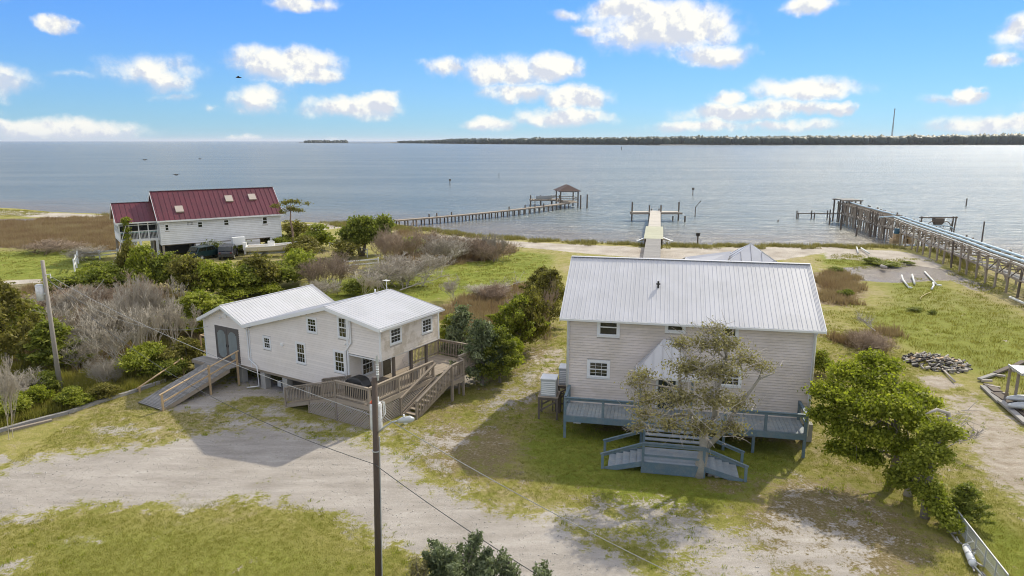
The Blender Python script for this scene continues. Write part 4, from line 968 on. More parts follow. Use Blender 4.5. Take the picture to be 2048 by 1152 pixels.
roof_panels(rr_, ROOFR, (L3 + .35, D3 + .45, E3 - .12), (-.35, D3 + .45, E3 - .12), (L3 + .35, D3 / 2, Z3), width=.62, rib=.62, ribh=.05, ribw=.03)
MB().box(-.33, L3 + .33, -.5, -.46, E3 - .3, E3 - .1).build('fascia', TRIM, rr_)
for s in (-.37, L3 + .33):
    for y0, y1 in ((-.5, D3 / 2), (D3 + .5, D3 / 2)): MB().prism([(s, y0, E3 - .42), (s, y1, Z3 - .28), (s, y1, Z3 + .03), (s, y0, E3 - .1)], (.04, 0, 0)).build('fascia', TRIM, rr_)
SKYL = mat('skylight_cover', (.42, .36, .31), .5, .1)
sv = (Z3 - E3 + .12) / (D3 / 2 + .45)
for s, y in ((2.1, .55), (8.6, 1.75), (11.7, 1.85)):
    z = E3 - .12 + sv * (y + .45); MB().prism([(s, y, z), (s + .95, y, z), (s + .95, y + .85, z + .85 * sv), (s, y + .85, z + .85 * sv)], (-.0, -.12, .18)).build('skylight', SKYL, H3)
# screened porch wing
PX0, PX1, PY0, PY1, PE, PR_, PF = -4.5, -.02, 1.5, 7.0, 4.95, 7.2, 2.75
MB().box(PX0, PX1, PY0, PY1, PF - .3, PF).build('porch_floor', TRIM, H3)
rp = MB().beam((PX0 - .3, (PY0 + PY1) / 2, PR_ + .05), (PX1, (PY0 + PY1) / 2, PR_ + .05), .25, .03).build('porch_roof', MATS['dark_ridge_cap'], H3)
roof_panels(rp, ROOFR, (PX0 - .35, PY0 - .4, PE), (PX1, PY0 - .4, PE), (PX0 - .35, (PY0 + PY1) / 2, PR_), width=.62, rib=.62, ribh=.05, ribw=.03)
roof_panels(rp, ROOFR, (PX1, PY1 + .4, PE), (PX0 - .35, PY1 + .4, PE), (PX1, (PY0 + PY1) / 2, PR_), width=.62, rib=.62, ribh=.05, ribw=.03)
for y0 in (PY0 - .45, PY1 + .45): MB().prism([(PX0 - .37, y0, PE - .2), (PX0 - .37, (PY0 + PY1) / 2, PR_ - .2), (PX0 - .37, (PY0 + PY1) / 2, PR_ + .03), (PX0 - .37, y0, PE + .03)], (.04, 0, 0)).build('fascia', TRIM, rp)
MB().box(PX0 - .3, PX1, PY0 - .43, PY0 - .38, PE - .16, PE + .01).build('fascia', TRIM, rp)
wall(H3, SID_W, (PX0, PY1), R(-90), [(0, PE), (2.75, PR_ - .1), (5.5, PE)], 3.6 + .9, [], pitch=.24)
wall(H3, SID_W, (PX0, PY1), R(-90), [(0, 3.5), (5.5, 3.5)], PF, [], pitch=.24, corner=False)
for y0, y1 in ((PY0 + .3, PY0 + 1.3), (PY0 + 1.9, PY0 + 2.6), (PY0 + 3.1, PY0 + 3.8), (PY0 + 4.4, PY0 + 5.2)):
    window(H3, (PX0, PY1), R(-90), PY1 - y1, PY1 - y0, 3.45, 4.55, cols=1, rows=1, trim=.08)
MB().box(PX0 + .02, PX0 + .1, PY0 + .1, PY1 - .1, 3.5, 4.55).build('wall', SID_W, H3)
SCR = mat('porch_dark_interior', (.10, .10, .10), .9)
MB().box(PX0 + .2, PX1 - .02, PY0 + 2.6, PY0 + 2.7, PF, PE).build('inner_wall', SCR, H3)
for s in np.linspace(PX0 + .05, PX1 - .08, 5): piece('porch_post', TRIM, H3, (s, PY0 + .05, PF), (s, PY0 + .05, PE), .12, .12)
MB().box(PX0, PX1, PY0, PY0 + .08, PF + .95, PF + 1.05).box(PX0, PX1, PY0, PY0 + .08, PE - .45, PE - .35).build('rail', TRIM, H3)
TEAL = mat('teal_rail', (.20, .42, .38), .6)
MB().box(PX0, PX1, PY0 + .09, PY0 + .12, PF + .80, PF + .9).build('rail', TEAL, H3)
for s in np.arange(PX0 + .15, PX1 - .1, .155): piece('baluster', TRIM, H3, (s, PY0 + .04, PF), (s, PY0 + .04, PF + .95), .04, .04)
for s in (PX0 + .1, -2.2, -.3):
    for y in (PY0 + .1, PY1 - .2): piece('stilt', WOODG if s < -3 else TRIM, H3, (s, y, -.1), (s, y, PF - .3), .28, .28)
for s in (.2, 4., 8., 12.2, L3 - .2):
    for y in (.3, 3.8, 7.3): piece('stilt', WOODG, H3, (s, y, -.1), (s, y, 1.9), .26, .26)
MB().box(-4.2, -2.6, 1.8, 1.9, 0, PF - .35).build('wall', SID_W, H3)
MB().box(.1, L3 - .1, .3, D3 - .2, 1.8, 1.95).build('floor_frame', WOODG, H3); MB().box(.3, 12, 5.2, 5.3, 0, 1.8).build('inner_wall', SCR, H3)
ST3 = Matrix.Translation((*B0, 0)) @ Matrix.Rotation(RYAW, 4, 'Z')
ac2 = thing('storage_box', 'white box raised on a post beside the boat at the red roofed house', 'box', ST3 @ Vector((9.0, -1.6, 0)), RYAW)
MB().box(-.8, .8, -.5, .5, 1.5, 2.5).build('casing', WHITEP, ac2)
for a in (-.7, .7): piece('leg', WOODG, ac2, (a, 0, -.1), (a, 0, 1.5), .2, .2)
# cars under the house
CARP = mat('dark_green_car_paint', (.012, .030, .034), .25, .1); CARP2 = mat('dark_grey_car_paint', (.035, .037, .045), .25, .1)
def car(loc, rz, m, label, suv=True):
    t = thing('parked_car', label, 'car', loc, rz, 'cars parked at the red roofed house'); L, hw = 4.6, .9
    side = [(-2.3, .42), (-2.28, .95), (-2.1, 1.12), (-1.75, 1.72), (.35, 1.76), (1.05, 1.18), (2.05, 1.02), (2.28, .82), (2.3, .42)]
    b = MB(); b.prism([(x, -hw, z) for x, z in side], (0, 2 * hw, 0)); bo = b.build('body', m, t); mo = bo.modifiers.new('b', 'BEVEL'); mo.width = .09; mo.segments = 3
    for y in (-hw - .005, hw - .015):
        for xs_ in ([(-1.85, 1.18), (-1.6, 1.62), (-.75, 1.65), (-.75, 1.18)], [(-.65, 1.18), (-.65, 1.65), (.28, 1.66), (.80, 1.2)]):
            MB().prism([(x, y, z) for x, z in xs_], (0, .02, 0)).build('window', GLASS, t)
    MB().prism([(.40, -.78, 1.74), (.40, .78, 1.74), (1.02, .82, 1.22), (1.02, -.82, 1.22)], (.03, 0, .02)).build('windscreen', GLASS, t)
    MB().prism([(-1.82, -.74, 1.66), (-1.82, .74, 1.66), (-2.12, .78, 1.2), (-2.12, -.78, 1.2)], (-.03, 0, .02)).build('rear_window', GLASS, t)
    for x in (-1.45, 1.42):
        for y in (-.92, .72):
            wh = MB().tube([(x, y, .34), (x, y + .2, .34)], .34, 14).build('wheel', BLACK, t); MB().tube([(x, y - .01 if y < 0 else y + .2, .34), (x, y + .002 if y < 0 else y + .212, .34)], .19, 10).build('rim', GALV, wh)
    for y in (-.8, .55): MB().box(2.24, 2.32, y, y + .25, .72, .86).build('headlight', WHITEP, t); MB().box(-2.33, -2.27, y, y + .22, .85, 1.05).build('tail_light', MATS['red_metal_roof'], t)
car(ST3 @ Vector((5.0, -1.6, 0)), RYAW + R(25), CARP, 'dark green sport utility car parked by the garage opening under the red roofed house')
car(ST3 @ Vector((7.4, -2.6, 0)), RYAW + R(68), CARP2, 'dark grey pickup sized car between the green car and the boat')
# boat on a trailer
BT = thing('boat', 'white open skiff with a cream hull parked among shrubs at the red roofed house', 'boat', ST3 @ Vector((12.6, -4.4, .55)), RYAW - R(22))
HULL = mat('cream_hull', (.66, .60, .50), .35, .04); BWH = mat('white_gelcoat', (.78, .78, .77), .3, .03)
secs = []
for x, wd, zk, zs in ((-3.2, 1.1, .08, .85), (-1.5, 1.15, .04, .87), (.5, 1.1, .05, .93), (2.0, .85, .18, 1.05), (3.0, .45, .45, 1.18), (3.5, .05, .85, 1.28)):
    secs.append([(x, -wd, zs), (x, -wd * .85, zk + .3 * (zs - zk)), (x, 0, zk), (x, wd * .85, zk + .3 * (zs - zk)), (x, wd, zs)])
b = MB(); v0 = []
for s_ in secs: b.v += s_
for i in range(len(secs) - 1):
    for j in range(4): b.f.append((i * 5 + j, (i + 1) * 5 + j, (i + 1) * 5 + j + 1, i * 5 + j + 1))
b.f.append((0, 1, 2, 3, 4)); hl = b.build('hull', HULL, BT)
b = MB()
for s0_, s1_ in zip(secs[:-1], secs[1:]):
    for a in (0, 4): b.beam(s0_[a], s1_[a], .1, .08)
b.beam(secs[0][0], secs[0][4], .1, .08); b.build('gunwale', BWH, BT)
b = MB(); b.v += [(s_[0][0], s_[k][1] * .93, s_[0][2] - .35) for s_ in secs for k in (0, 4)]; b.f += [(2 * i, 2 * i + 1, 2 * i + 3, 2 * i + 2) for i in range(5)]; b.build('deck', BWH, BT)
MB().box(-.5, .3, -.35, .35, .5, 1.45).build('console', BWH, BT); MB().prism([(.3, -.33, 1.45), (.3, .33, 1.45), (.12, .3, 1.8), (.12, -.3, 1.8)], (.03, 0, 0)).build('windscreen', GLASS, BT)
MB().box(-3.65, -3.2, -.22, .22, .35, 1.35).box(-3.55, -3.3, -.08, .08, -.2, .35).build('outboard_motor', BWH, BT)
TR = thing('boat_trailer', 'low boat trailer under the white skiff', 'trailer', ST3 @ Vector((12.6, -4.4, 0)), RYAW - R(22))
MB().beam((-3, -.5, .45), (3, -.3, .45), .1, .1).beam((-3, .5, .45), (3, .3, .45), .1, .1).beam((3, 0, .45), (4.4, 0, .45), .1, .1).beam((-1, -1, .45), (-1, 1, .45), .1, .1).build('frame', GALV, TR)
for y in (-1.05, .85): MB().tube([(-1, y, .32), (-1, y + .2, .32)], .32, 14).build('wheel', BLACK, TR)
# white rail fences near the red roofed house
def rail_fence(pts, label, h=1.1, m=TRIM):
    g = [G(x, y) for x, y in pts]; t = thing('rail_fence', label, 'fence', (*g[0][:2], 0), 0, 'white rail fences near the red roofed house'); o_ = Vector((g[0].x, g[0].y, 0))
    for a, c in zip(g[:-1], g[1:]):
        a, c = a - o_, c - o_; k = max(1, int((c - a).length / 2.4))
        for i in range(k + (1 if c == g[-1] - o_ else 0)): p = a.lerp(c, i / k); piece('post', m, t, p + Vector((0, 0, -.1)), p + Vector((0, 0, h + .1)), .13, .13)
        for z in (h * .9, h * .5): piece('rail', m, t, a + Vector((0, 0, z)), c + Vector((0, 0, z)), .05, .14)
rail_fence([(158, 521), (200, 519), (236, 515)], 'white two rail fence left of the red roofed house by its lawn')
rail_fence([(150, 545), (157, 527)], 'short white fence panel end-on beside the far green lawn', 1.5)
rail_fence([(640, 490), (700, 502), (735, 515)], 'white rail fence running down from the pines towards the dark tree')
rail_fence([(690, 540), (757, 534)], 'grey white rail fence behind the round brown bush')
rail_fence([(345, 568), (366, 566)], 'single white fence piece showing in the hedge above the olive cedar')
rail_fence([(790, 528), (830, 540)], 'weathered rail fence lost in the bare shrubs right of the dark tree', 1., WOODG)
# ------------------------------------------------------------------ long pier with a gazebo, out in the water on the left
def GW(x, y, z=WZ): return G(x, y, z)
s0, s1 = Vector((-21.5, 128.5, 0)), Vector((13.6, 166.5, 0)); PZ = .75
LP_ = thing('gazebo_pier', 'long narrow wooden pier on many posts curving out left to a small covered platform', 'pier', s0)
L_ = (s1 - s0); mid_ = s0.lerp(s1, .5) + Vector((1.6, -1.6, 0))
def lpt(f): return (1 - f) ** 2 * Vector((0, 0, 0)) + 2 * f * (1 - f) * (mid_ * 2 - (s0 + s1) / 2 - s0) + f * f * L_
npl = 190
for k in range(npl):
    a, c = lpt(k / npl), lpt((k + .93) / npl); d = (c - a).normalized(); nrm = Vector((-d.y, d.x, 0)) * .65; m_ = (a + c) / 2; m_.z = PZ + RNG.uniform(-.01, .01)
    piece('plank', WOODG, LP_, m_ - nrm, m_ + nrm, (c - a).length, .05)
for k in range(29):
    p = lpt((k + .3) / 29); d = (lpt(min(1, (k + 1) / 29)) - lpt(k / 29)).normalized(); nrm = Vector((-d.y, d.x, 0)) * .55
    for sg in (-1, 1): q = p + nrm * sg; piece('post', WOODK, LP_, q + Vector((0, 0, -2)), q + Vector((0, 0, PZ - .05 + (RNG.random() < .12) * .7)), .26, .26, 'cyl')
    piece('cross_beam', WOODG, LP_, p - nrm * 1.3 + Vector((0, 0, PZ - .17)), p + nrm * 1.3 + Vector((0, 0, PZ - .17)), .12, .22)
b = MB()
for sg in (-1, 1):
    for k in range(12):
        a, c = lpt(k / 12), lpt((k + 1) / 12); d = (c - a).normalized(); nr_ = Vector((-d.y, d.x, 0)) * .6 * sg; b.beam(a + nr_ + Vector((0, 0, PZ - .12)), c + nr_ + Vector((0, 0, PZ - .12)), .08, .16)
b.build('stringer', WOODG, LP_)
GZ = thing('gazebo', 'small open shelter with a brown red hipped roof at the end of the long pier', 'gazebo', (13.2, 169.0, 0), R(8))
for x in (-2.1, 2.1):
    for y in (-2.6, 2.6): piece('post', WOODK, GZ, (x, y, -2), (x, y, 3.3), .26, .26)
for k in range(24): bxp('plank', WOODG, GZ, -2.3 , 2.3, -2.9 + k * .242, -2.9 + k * .242 + .22, PZ - .06, PZ)
rt = MB().box(-2.25, 2.25, -2.75, 2.75, 3.2, 3.34).build('roof', TRIM, GZ)
GZR = mat('faded_red_shingles', (.075, .042, .038), .8, .15, 3, rnd=.08)
a4 = [(-2.7, -3.2, 3.35), (2.7, -3.2, 3.35), (2.7, 3.2, 3.35), (-2.7, 3.2, 3.35)]; r4 = [(0, -1.2, 4.75), (0, 1.2, 4.75)]
for pts in ([a4[0], a4[1], r4[0]], [a4[1], a4[2], r4[1], r4[0]], [a4[2], a4[3], r4[1]], [a4[3], a4[0], r4[0], r4[1]]): MB().prism(pts, (0, 0, .08)).build('roof_panel', GZR, rt)
for a, c in (((-2.1, -2.6), (2.1, -2.6)), ((2.1, -2.6), (2.1, 2.6)), ((-2.1, 2.6), (2.1, 2.6))): MB().beam((*a, 1.75), (*c, 1.75), .06, .12).beam((*a, 1.3), (*c, 1.3), .05, .1).build('rail', WOODG, GZ)
MB().beam((-1.6, -1.9, 1.2), (-1.6, 1.9, 1.2), .5, .08).box(-1.8, -1.4, -1.8, -1.7, PZ, 1.2).box(-1.8, -1.4, 1.7, 1.8, PZ, 1.2).build('bench', WOODG, GZ)
lc = Vector((8.6, 173.5, 0)); BLF = thing('boat_lift', 'low wooden boat lift platform holding a covered skiff left of the gazebo', 'boat lift', lc)
for x in (-4, -1.5, 1.2, 3.2):
    for y in (-1.6, 1.6): piece('post', WOODK, BLF, (x, y, -2), (x, y, PZ + (1.1 if x in (-4,) or y > 0 else .1)), .24, .24, 'cyl')
for y in (-1.6, 1.6): piece('beam', WOODG, BLF, (-4.3, y, PZ), (3.4, y, PZ), .2, .22)
for k in range(10): bxp('plank', WOODG, BLF, -4.2 + k * .75, -4.2 + k * .75 + .6, -1.7, 1.7, PZ + .12, PZ + .2)
SK = thing('skiff', 'small pale skiff resting on the boat lift left of the gazebo', 'boat', lc + Vector((-.3, .2, 1.15)))
secs = [(-2.4, .8, -.15, .55), (0, .85, -.2, .58), (1.6, .6, -.05, .68), (2.5, .06, .4, .82)]
b = MB()
for x, wd, zk, zs in secs: b.v += [(x, -wd, zs), (x, -wd * .8, zk), (x, wd * .8, zk), (x, wd, zs)]
for i in range(3):
    for j in range(3): b.f.append((i * 4 + j, i * 4 + 4 + j, i * 4 + 5 + j, i * 4 + j + 1))
b.f.append((0, 1, 2, 3)); b.build('hull', GALV, SK); MB().box(-2.2, -1.9, -.5, .5, .3, .45).box(.2, .5, -.7, .7, .3, .42).build('seat', WOODG, SK)
for (x, y, ytop), lab in (((1161, 417.5, 390), 'left of the two tall lone pilings right of the gazebo'), ((1174, 416.5, 389), 'right of the two tall lone pilings beyond the gazebo')):
    g = GW(x, y); t = thing('piling', lab, 'piling', (g.x, g.y, 0), 0, 'lone pilings in the water'); MB().tube([(0, 0, -2), (0, 0, top_z(g.y, ytop))], [.2, .15], 8).build('pole', WOODK, t)
# small posts and markers out in the sound
for (x, y, yt, r_, lean, lab) in ((1343+47, 434, 402, .09, 1.0, 'crooked thin pole standing in the water right of the T shaped dock'), (1369.6, 444, 432, .16, 0, 'short dark piling just right of the T shaped dock'),
      (1345.5, 441, 432, .14, 0, 'stubby piling below the right arm of the T shaped dock'), (1385.5, 391, 379, .12, 0, 'thin channel stake with a small board, beyond the T shaped dock'),
      (900, 371, 361, .14, 0, 'small square topped marker out in the sound left of the gazebo'), (998, 355, 346, .12, 0, 'thin far stake above the gazebo pier'), (1160 - 90, 405, 400, .12, 0, 'short stake left of the boat lift'),
      (1932, 412, 397, .14, 0, 'lone dark stake out beyond the intake trestle'), (1963, 486, 443, .10, 0, 'tall thin pole rising behind the blue pipes'), (1243, 300, 294, .5, 0, 'tiny distant channel marker near the far shore'),
      (1556, 444, 440, .1, 0, 'tiny stub in the water left of the old dock line'), (1395, 487, 472, .12, 0, 'short post with a dark box near the beach right of the dock')):
    g = GW(x, y); t = thing('water_stake', lab, 'stake', (g.x, g.y, 0)); zt = top_z(g.y, yt)
    MB().tube([(0, 0, -2), (0, 0, zt * .55), (lean, 0, zt)], r_, 6).build('pole', WOODK, t)
    if 'board' in lab or 'square' in lab or 'marker' in lab: MB().box(-.35, .35, -.03, .03, zt - .1, zt + .5).build('board', WOODK, t)
    if 'box' in lab: MB().box(-.25, .25, -.2, .2, zt, zt + .42).box(-.32, .32, -.26, .26, zt + .42, zt + .47).build('box', CHAR, t)
# ------------------------------------------------------------------ T shaped dock behind the taupe house
TD = thing('t_dock', 'pale T shaped dock running from the beach behind the taupe house into the sound', 'dock', (0, 0, 0))
def dock_run(p0, p1, w0, w1, z0, z1, m, k, name='plank'):
    p0, p1 = Vector((*p0, 0)), Vector((*p1, 0)); d = (p1 - p0).normalized(); nr_ = Vector((-d.y, d.x, 0)); L = (p1 - p0).length
    for i in range(k):
        f = (i + .5) / k; p = p0.lerp(p1, f); w_ = w0 + (w1 - w0) * f; z = z0 + (z1 - z0) * f + RNG.uniform(-.006, .006); p.z = z
        piece(name, m, TD, p - nr_ * w_ / 2, p + nr_ * w_ / 2, L / k - .012, .05)
    for sg in (-1, 1):
        b = MB(); a = p0 + nr_ * sg * (w0 / 2 - .08); c = p1 + nr_ * sg * (w1 / 2 - .08); b.beam(a + Vector((0, 0, z0 - .14)), c + Vector((0, 0, z1 - .14)), .09, .2); b.build('stringer', WOODG, TD)
    for i in range(max(2, int(L / 3.2))):
        f = (i + .3) / max(2, int(L / 3.2)); p = p0.lerp(p1, f)
        for sg in (-1, 1): q = p + nr_ * sg * (w0 / 2 - .15); piece('post', WOODK, TD, (q.x, q.y, -2), (q.x, q.y, z0 + (z1 - z0) * f - .05), .22, .22, 'cyl')
a0 = G(1303, 520, .9); a1 = G(1307, 478, 1.2); a2 = G(1309, 453, 1.25); a3 = G(1311, 421.5, 1.25)
dock_run(a0[:2], a1[:2], 2.1, 2.05, .9, 1.2, WOODD, 70); dock_run(a1[:2], a2[:2], 2.75, 2.75, 1.22, 1.25, DOCKM, 24, 'matting_board'); dock_run(a2[:2], a3[:2], 2.0, 2.0, 1.25, 1.25, DOCKP, 90)
a4_ = G(1310, 423.4, 1.25); tl, tr_ = G(1262, 423.4, 1.25), G(1358, 423.4, 1.25)
for sgn, (pa, pb) in enumerate(((tl, a4_ + Vector((-1.0, 0, 0))), (a4_ + Vector((1.0, 0, 0)), tr_))):
    k = 34
    for i in range(k): f = (i + .5) / k; p = pa.lerp(pb, f); p.z = 1.25; piece('plank', DOCKP, TD, p + Vector((0, -1.25, 0)), p + Vector((0, 1.25, 0)), (pb - pa).length / k - .012, .05)
    MB().beam((pa.x - (.4 if sgn == 0 else 0), pa.y - 1.25, 1.03), (pb.x + (.4 if sgn else 0), pb.y - 1.25, 1.03), .1, .34).beam((pa.x, pa.y + 1.2, 1.05), (pb.x, pb.y + 1.2, 1.05), .1, .28).build('stringer', WOODG, TD)
for x, z in ((1263.5, 3.2), (1298, 2.55), (1321, 2.55), (1356.5, 3.2)):
    g = G(x, 430, .6); piece('mooring_post', WOODK, TD, (g.x, g.y - .2, -2), (g.x, g.y - .2, z), .3, .3, 'cyl')
for x in (1303.5, 1318): g = G(x, 421, 1.25); piece('mooring_post', WOODK, TD, (g.x, g.y, 1.2), (g.x, g.y, 1.65), .25, .25, 'cyl')
for side, xs_ in ((-1, (1294, 1289, 1284, 1279)), (1, (1324, 1329, 1334, 1339))):     # stepped white treads down both sides
    t = thing('dock_steps', 'white stepped boards going down to the %s of the dock at the beach' % ('left' if side < 0 else 'right'), 'steps', G(xs_[0], 476, 1.1))
    for k, xx in enumerate(xs_): g = G(xx, 475.5 + k * 1.6, 1.1 - k * .25) - t.location; bxp('step', WHITEP, t, g.x - .45, g.x + .45, g.y - .4, g.y + .4, g.z - .06, g.z)
    MB().beam((0, 0, -.1), (G(xs_[-1], 480.3, .35) - t.location), .07, .3).build('stringer', WOODG, t)
# ------------------------------------------------------------------ intake trestle on the right
TS = thing('pipe_trestle', 'long rickety timber trestle carrying pale blue intake pipes out over the right shore', 'trestle', (0, 0, 0))
far_, mid2, near_ = Vector((65.0, 137, 0)), Vector((60.8, 109, 0)), Vector((51.0, 66, 0)); rr = random.Random(11)
def bent(p, d, w_, z1, low=None, brace=True):
    nr_ = Vector((-d.y, d.x, 0)); g = -.2 if p.y < 100 else -2
    qs = [p + nr_ * (w_ / 2) + Vector((rr.uniform(-.12, .12), rr.uniform(-.12, .12), 0)), p - nr_ * (w_ / 2) + Vector((rr.uniform(-.12, .12), 0, 0))]
    for q in qs: piece('post', WOODK if rr.random() < .35 else WOODG, TS, (q.x, q.y, g), (q.x + rr.uniform(-.12, .12), q.y, z1 + rr.uniform(0, .35)), .17, .17)
    piece('cap_beam', WOODG, TS, qs[0] + Vector((0, 0, z1 - .15)) + nr_ * .3, qs[1] + Vector((0, 0, z1 - .15)) - nr_ * .3, .12, .18)
    if low: piece('low_beam', WOODG, TS, qs[0] + Vector((0, 0, low)), qs[1] + Vector((0, 0, low)), .1, .15)
    return qs
runs = [(near_ + Vector((-6.2, -26, 0)), mid2 + Vector((.3, 3, 0)), 3.0, 3.1, 30, 1.6), (mid2 + Vector((.3, 3, 0)), far_, 2.4, 3.3, 22, 1.2)]
for p0, p1, w_, z1, k, lw_ in runs:
    d = (p1 - p0).normalized(); nr_ = Vector((-d.y, d.x, 0)); prev = None
    for i in range(k + 1):
        p = p0.lerp(p1, i / k); qs = bent(p, d, w_, z1, lw_)
        if prev:
            for a, c in zip(prev, qs):
                if rr.random() < .85: piece('brace', WOODG, TS, a + Vector((0, 0, lw_ * (.6 if i % 2 else 1.))), c + Vector((0, 0, z1 * (.95 if i % 2 else .55))), .05, .12)
                if rr.random() < .5: piece('brace', WOODK, TS, a + Vector((0, 0, z1 * .95)), c + Vector((0, 0, lw_ * .9)), .05, .10)
                if rr.random() < .9: piece('rail_beam', WOODG, TS, a + Vector((0, 0, lw_ + .12)), c + Vector((0, 0, lw_ + .12)), .07, .15)
                piece('rail_beam', WOODG, TS, a + Vector((0, 0, z1 - .02)), c + Vector((0, 0, z1 - .02)), .07, .13)
        prev = qs
    wk = int((p1 - p0).length / .62)
    for i in range(wk):
        if rr.random() < .1: continue
        p = p0.lerp(p1, i / wk) + nr_ * .3 * w_; p.z = lw_ + .22; piece('walk_board', WOODD, TS, p - nr_ * .55, p + nr_ * .55, .5, .04)
for p0, p1, offs, z, r_, m_ in ((near_ + Vector((-6.2, -26, 0)), mid2 + Vector((0, 2, 0)), (-.2, .95), 3.25, .14, PIPEB), (mid2 + Vector((.3, 3, 0)), far_, (.2,), 3.45, .12, PIPEB), (near_ + Vector((-6.2, -26, 0)), mid2, (-1.1, ), 3.1, .07, PIPEW), (near_ + Vector((-6.2, -26, 0)), mid2, (1.7, 2.1), 2.3, .12, PIPEW)):
    d = (p1 - p0).normalized(); nr_ = Vector((-d.y, d.x, 0))
    for off in offs:
        k = 10; pts = [p0.lerp(p1, i / k) - nr_ * off + Vector((rr.uniform(-.06, .06), 0, z + rr.uniform(-.05, .05))) for i in range(k + 1)]
        if m_ is PIPEB and r_ > .13: pts.append(pts[-1] + Vector((-1.2 + off, 1.5, -.3)))
        pipe('pipe', TS, pts, r_, m_)
# platform, gantry and loose timbers at its elbow
for a in range(8): bxp('platform_board', WOODD, TS, 63.4, 66.8, 134.5 + a * .45, 134.5 + a * .45 + .4, 3.9, 3.98)
for x in (63.4, 64.6, 65.8, 66.8):
    for y in (134.6, 138.2): piece('post', WOODK, TS, (x, y, -2), (x, y, 3.9), .22, .22)
for y, z in ((134.5, 3.8), (138.2, 3.8)): piece('cap_beam', WOODG, TS, (63.0, y, z), (67.2, y, z), .15, .22)
GA = thing('gantry', 'weathered timber gantry with a hanging dark winch housing beside the pipe trestle elbow', 'gantry', G(1860, 478, 0))
zt = 5.4
for x in (-2.7, 5.2, 5.6): piece('post', WOODK, GA, (x, 0, -1), (x + (.35 if x > 5.5 else 0), 0, zt + .3), .24, .24)
piece('post', WOODK, GA, (4.2, 0, -1), (5.2, 0, zt - .3), .15, .15); piece('cap_beam', WOODK, GA, (-3.3, 0, zt), (6.3, 0, zt), .2, .28)
MB().box(.4, 2.6, -.8, .8, zt - 1.1, zt - .15).prism([(.8, -.6, zt - 1.9), (2.2, -.6, zt - 1.9), (2.6, -.6, zt - 1.1), (.4, -.6, zt - 1.1)], (0, 1.2, 0)).build('winch_housing', WOODK, GA)
for cx_ in (.2, 3.6):
    MB().tube([(cx_ + 1.2 * cos(a), .1, 3.2 + 1.2 * sin(a)) for a in np.linspace(0, pi, 9)], .12, 6).build('hoop', WOODG, GA)
for x in (.5, 1.5, 2.4, 3.2): piece('post', WOODG, GA, (x, .4, -1), (x, .4, 3.4), .14, .14)
pipe('pipe', GA, [(-4, -.6, 3.2), (-1, -.6, 3.45), (2.5, -.6, 3.5), (4.5, -.6, 3.2), (5.2, -.8, 2.7)], .17, PIPEB); pipe('pipe', GA, [(-3.4, -1.2, 2.9), (0, -1.3, 3.1), (2, -1.8, 3.0)], .12, PIPEB)
OP = thing('old_dock_line', 'row of old pilings joined by one plank running left from the trestle end', 'old dock', (0, 0, 0))
o0, o1 = GW(1593, 437), GW(1692, 440)
piece('plank', WOODK, OP, (o0.x, o0.y, .55), (o1.x, o1.y, .75), .3, .16)
for f, h_ in ((.0, 1.1), (.03, .7), (.30, 1.2), (.36, .8), (.62, 1.3), (.67, 1.5), (.93, 1.2), (.97, 1.6)):
    q = o0.lerp(o1, f); piece('post', WOODK, OP, (q.x, q.y, -2), (q.x, q.y, h_), .24, .24, 'cyl')
for x, y, yt, lab in ((1681, 459, 441, 'dark leaning piling left below the trestle end'), (1712, 472, 455, 'dark piling standing beside the middle trestle posts'), (1740, 473, 450, 'taller dark piling nearest the trestle elbow'), (1658.5, 449, 436, 'short piling below the old dock plank')):
    g = GW(x, y); t = thing('piling', lab, 'piling', (g.x, g.y, 0), 0, 'lone pilings in the water'); MB().tube([(0, 0, -2), (.05, 0, top_z(g.y, yt))], [.18, .14], 8).build('pole', WOODK, t)
cr = thing('crate_stack', 'reddish timber crates and a blue barrel piled at the trestle foot on the beach', 'crates', G(1803, 487, 0))
for a, z in ((-1.6, 0), (-.5, 0), (.7, 0), (-1.2, .75), (.2, .75)): 
    for k in range(4): bxp('slat', WOODN, cr, a, a + .95, -.5, .5, z + k * .19, z + k * .19 + .15)
MB().tube([(-.9, 0, 1.5), (-.9, 0, 2.3)], .36, 12).build('barrel', mat('blue_barrel', (.03, .10, .16), .5), cr)
ub = thing('white_pipe_bend', 'white upside down U shaped pipe at the trestle foot', 'pipe', G(1816, 491, 0)); pipe('pipe', ub, [(-.9, 0, 0), (-.9, 0, 1.5), (-.7, 0, 1.75), (.9, 0, 1.75), (1.1, 0, 1.5), (1.1, 0, 0)], .11, WHITEP)
GA.scale = (.62, .62, .62)
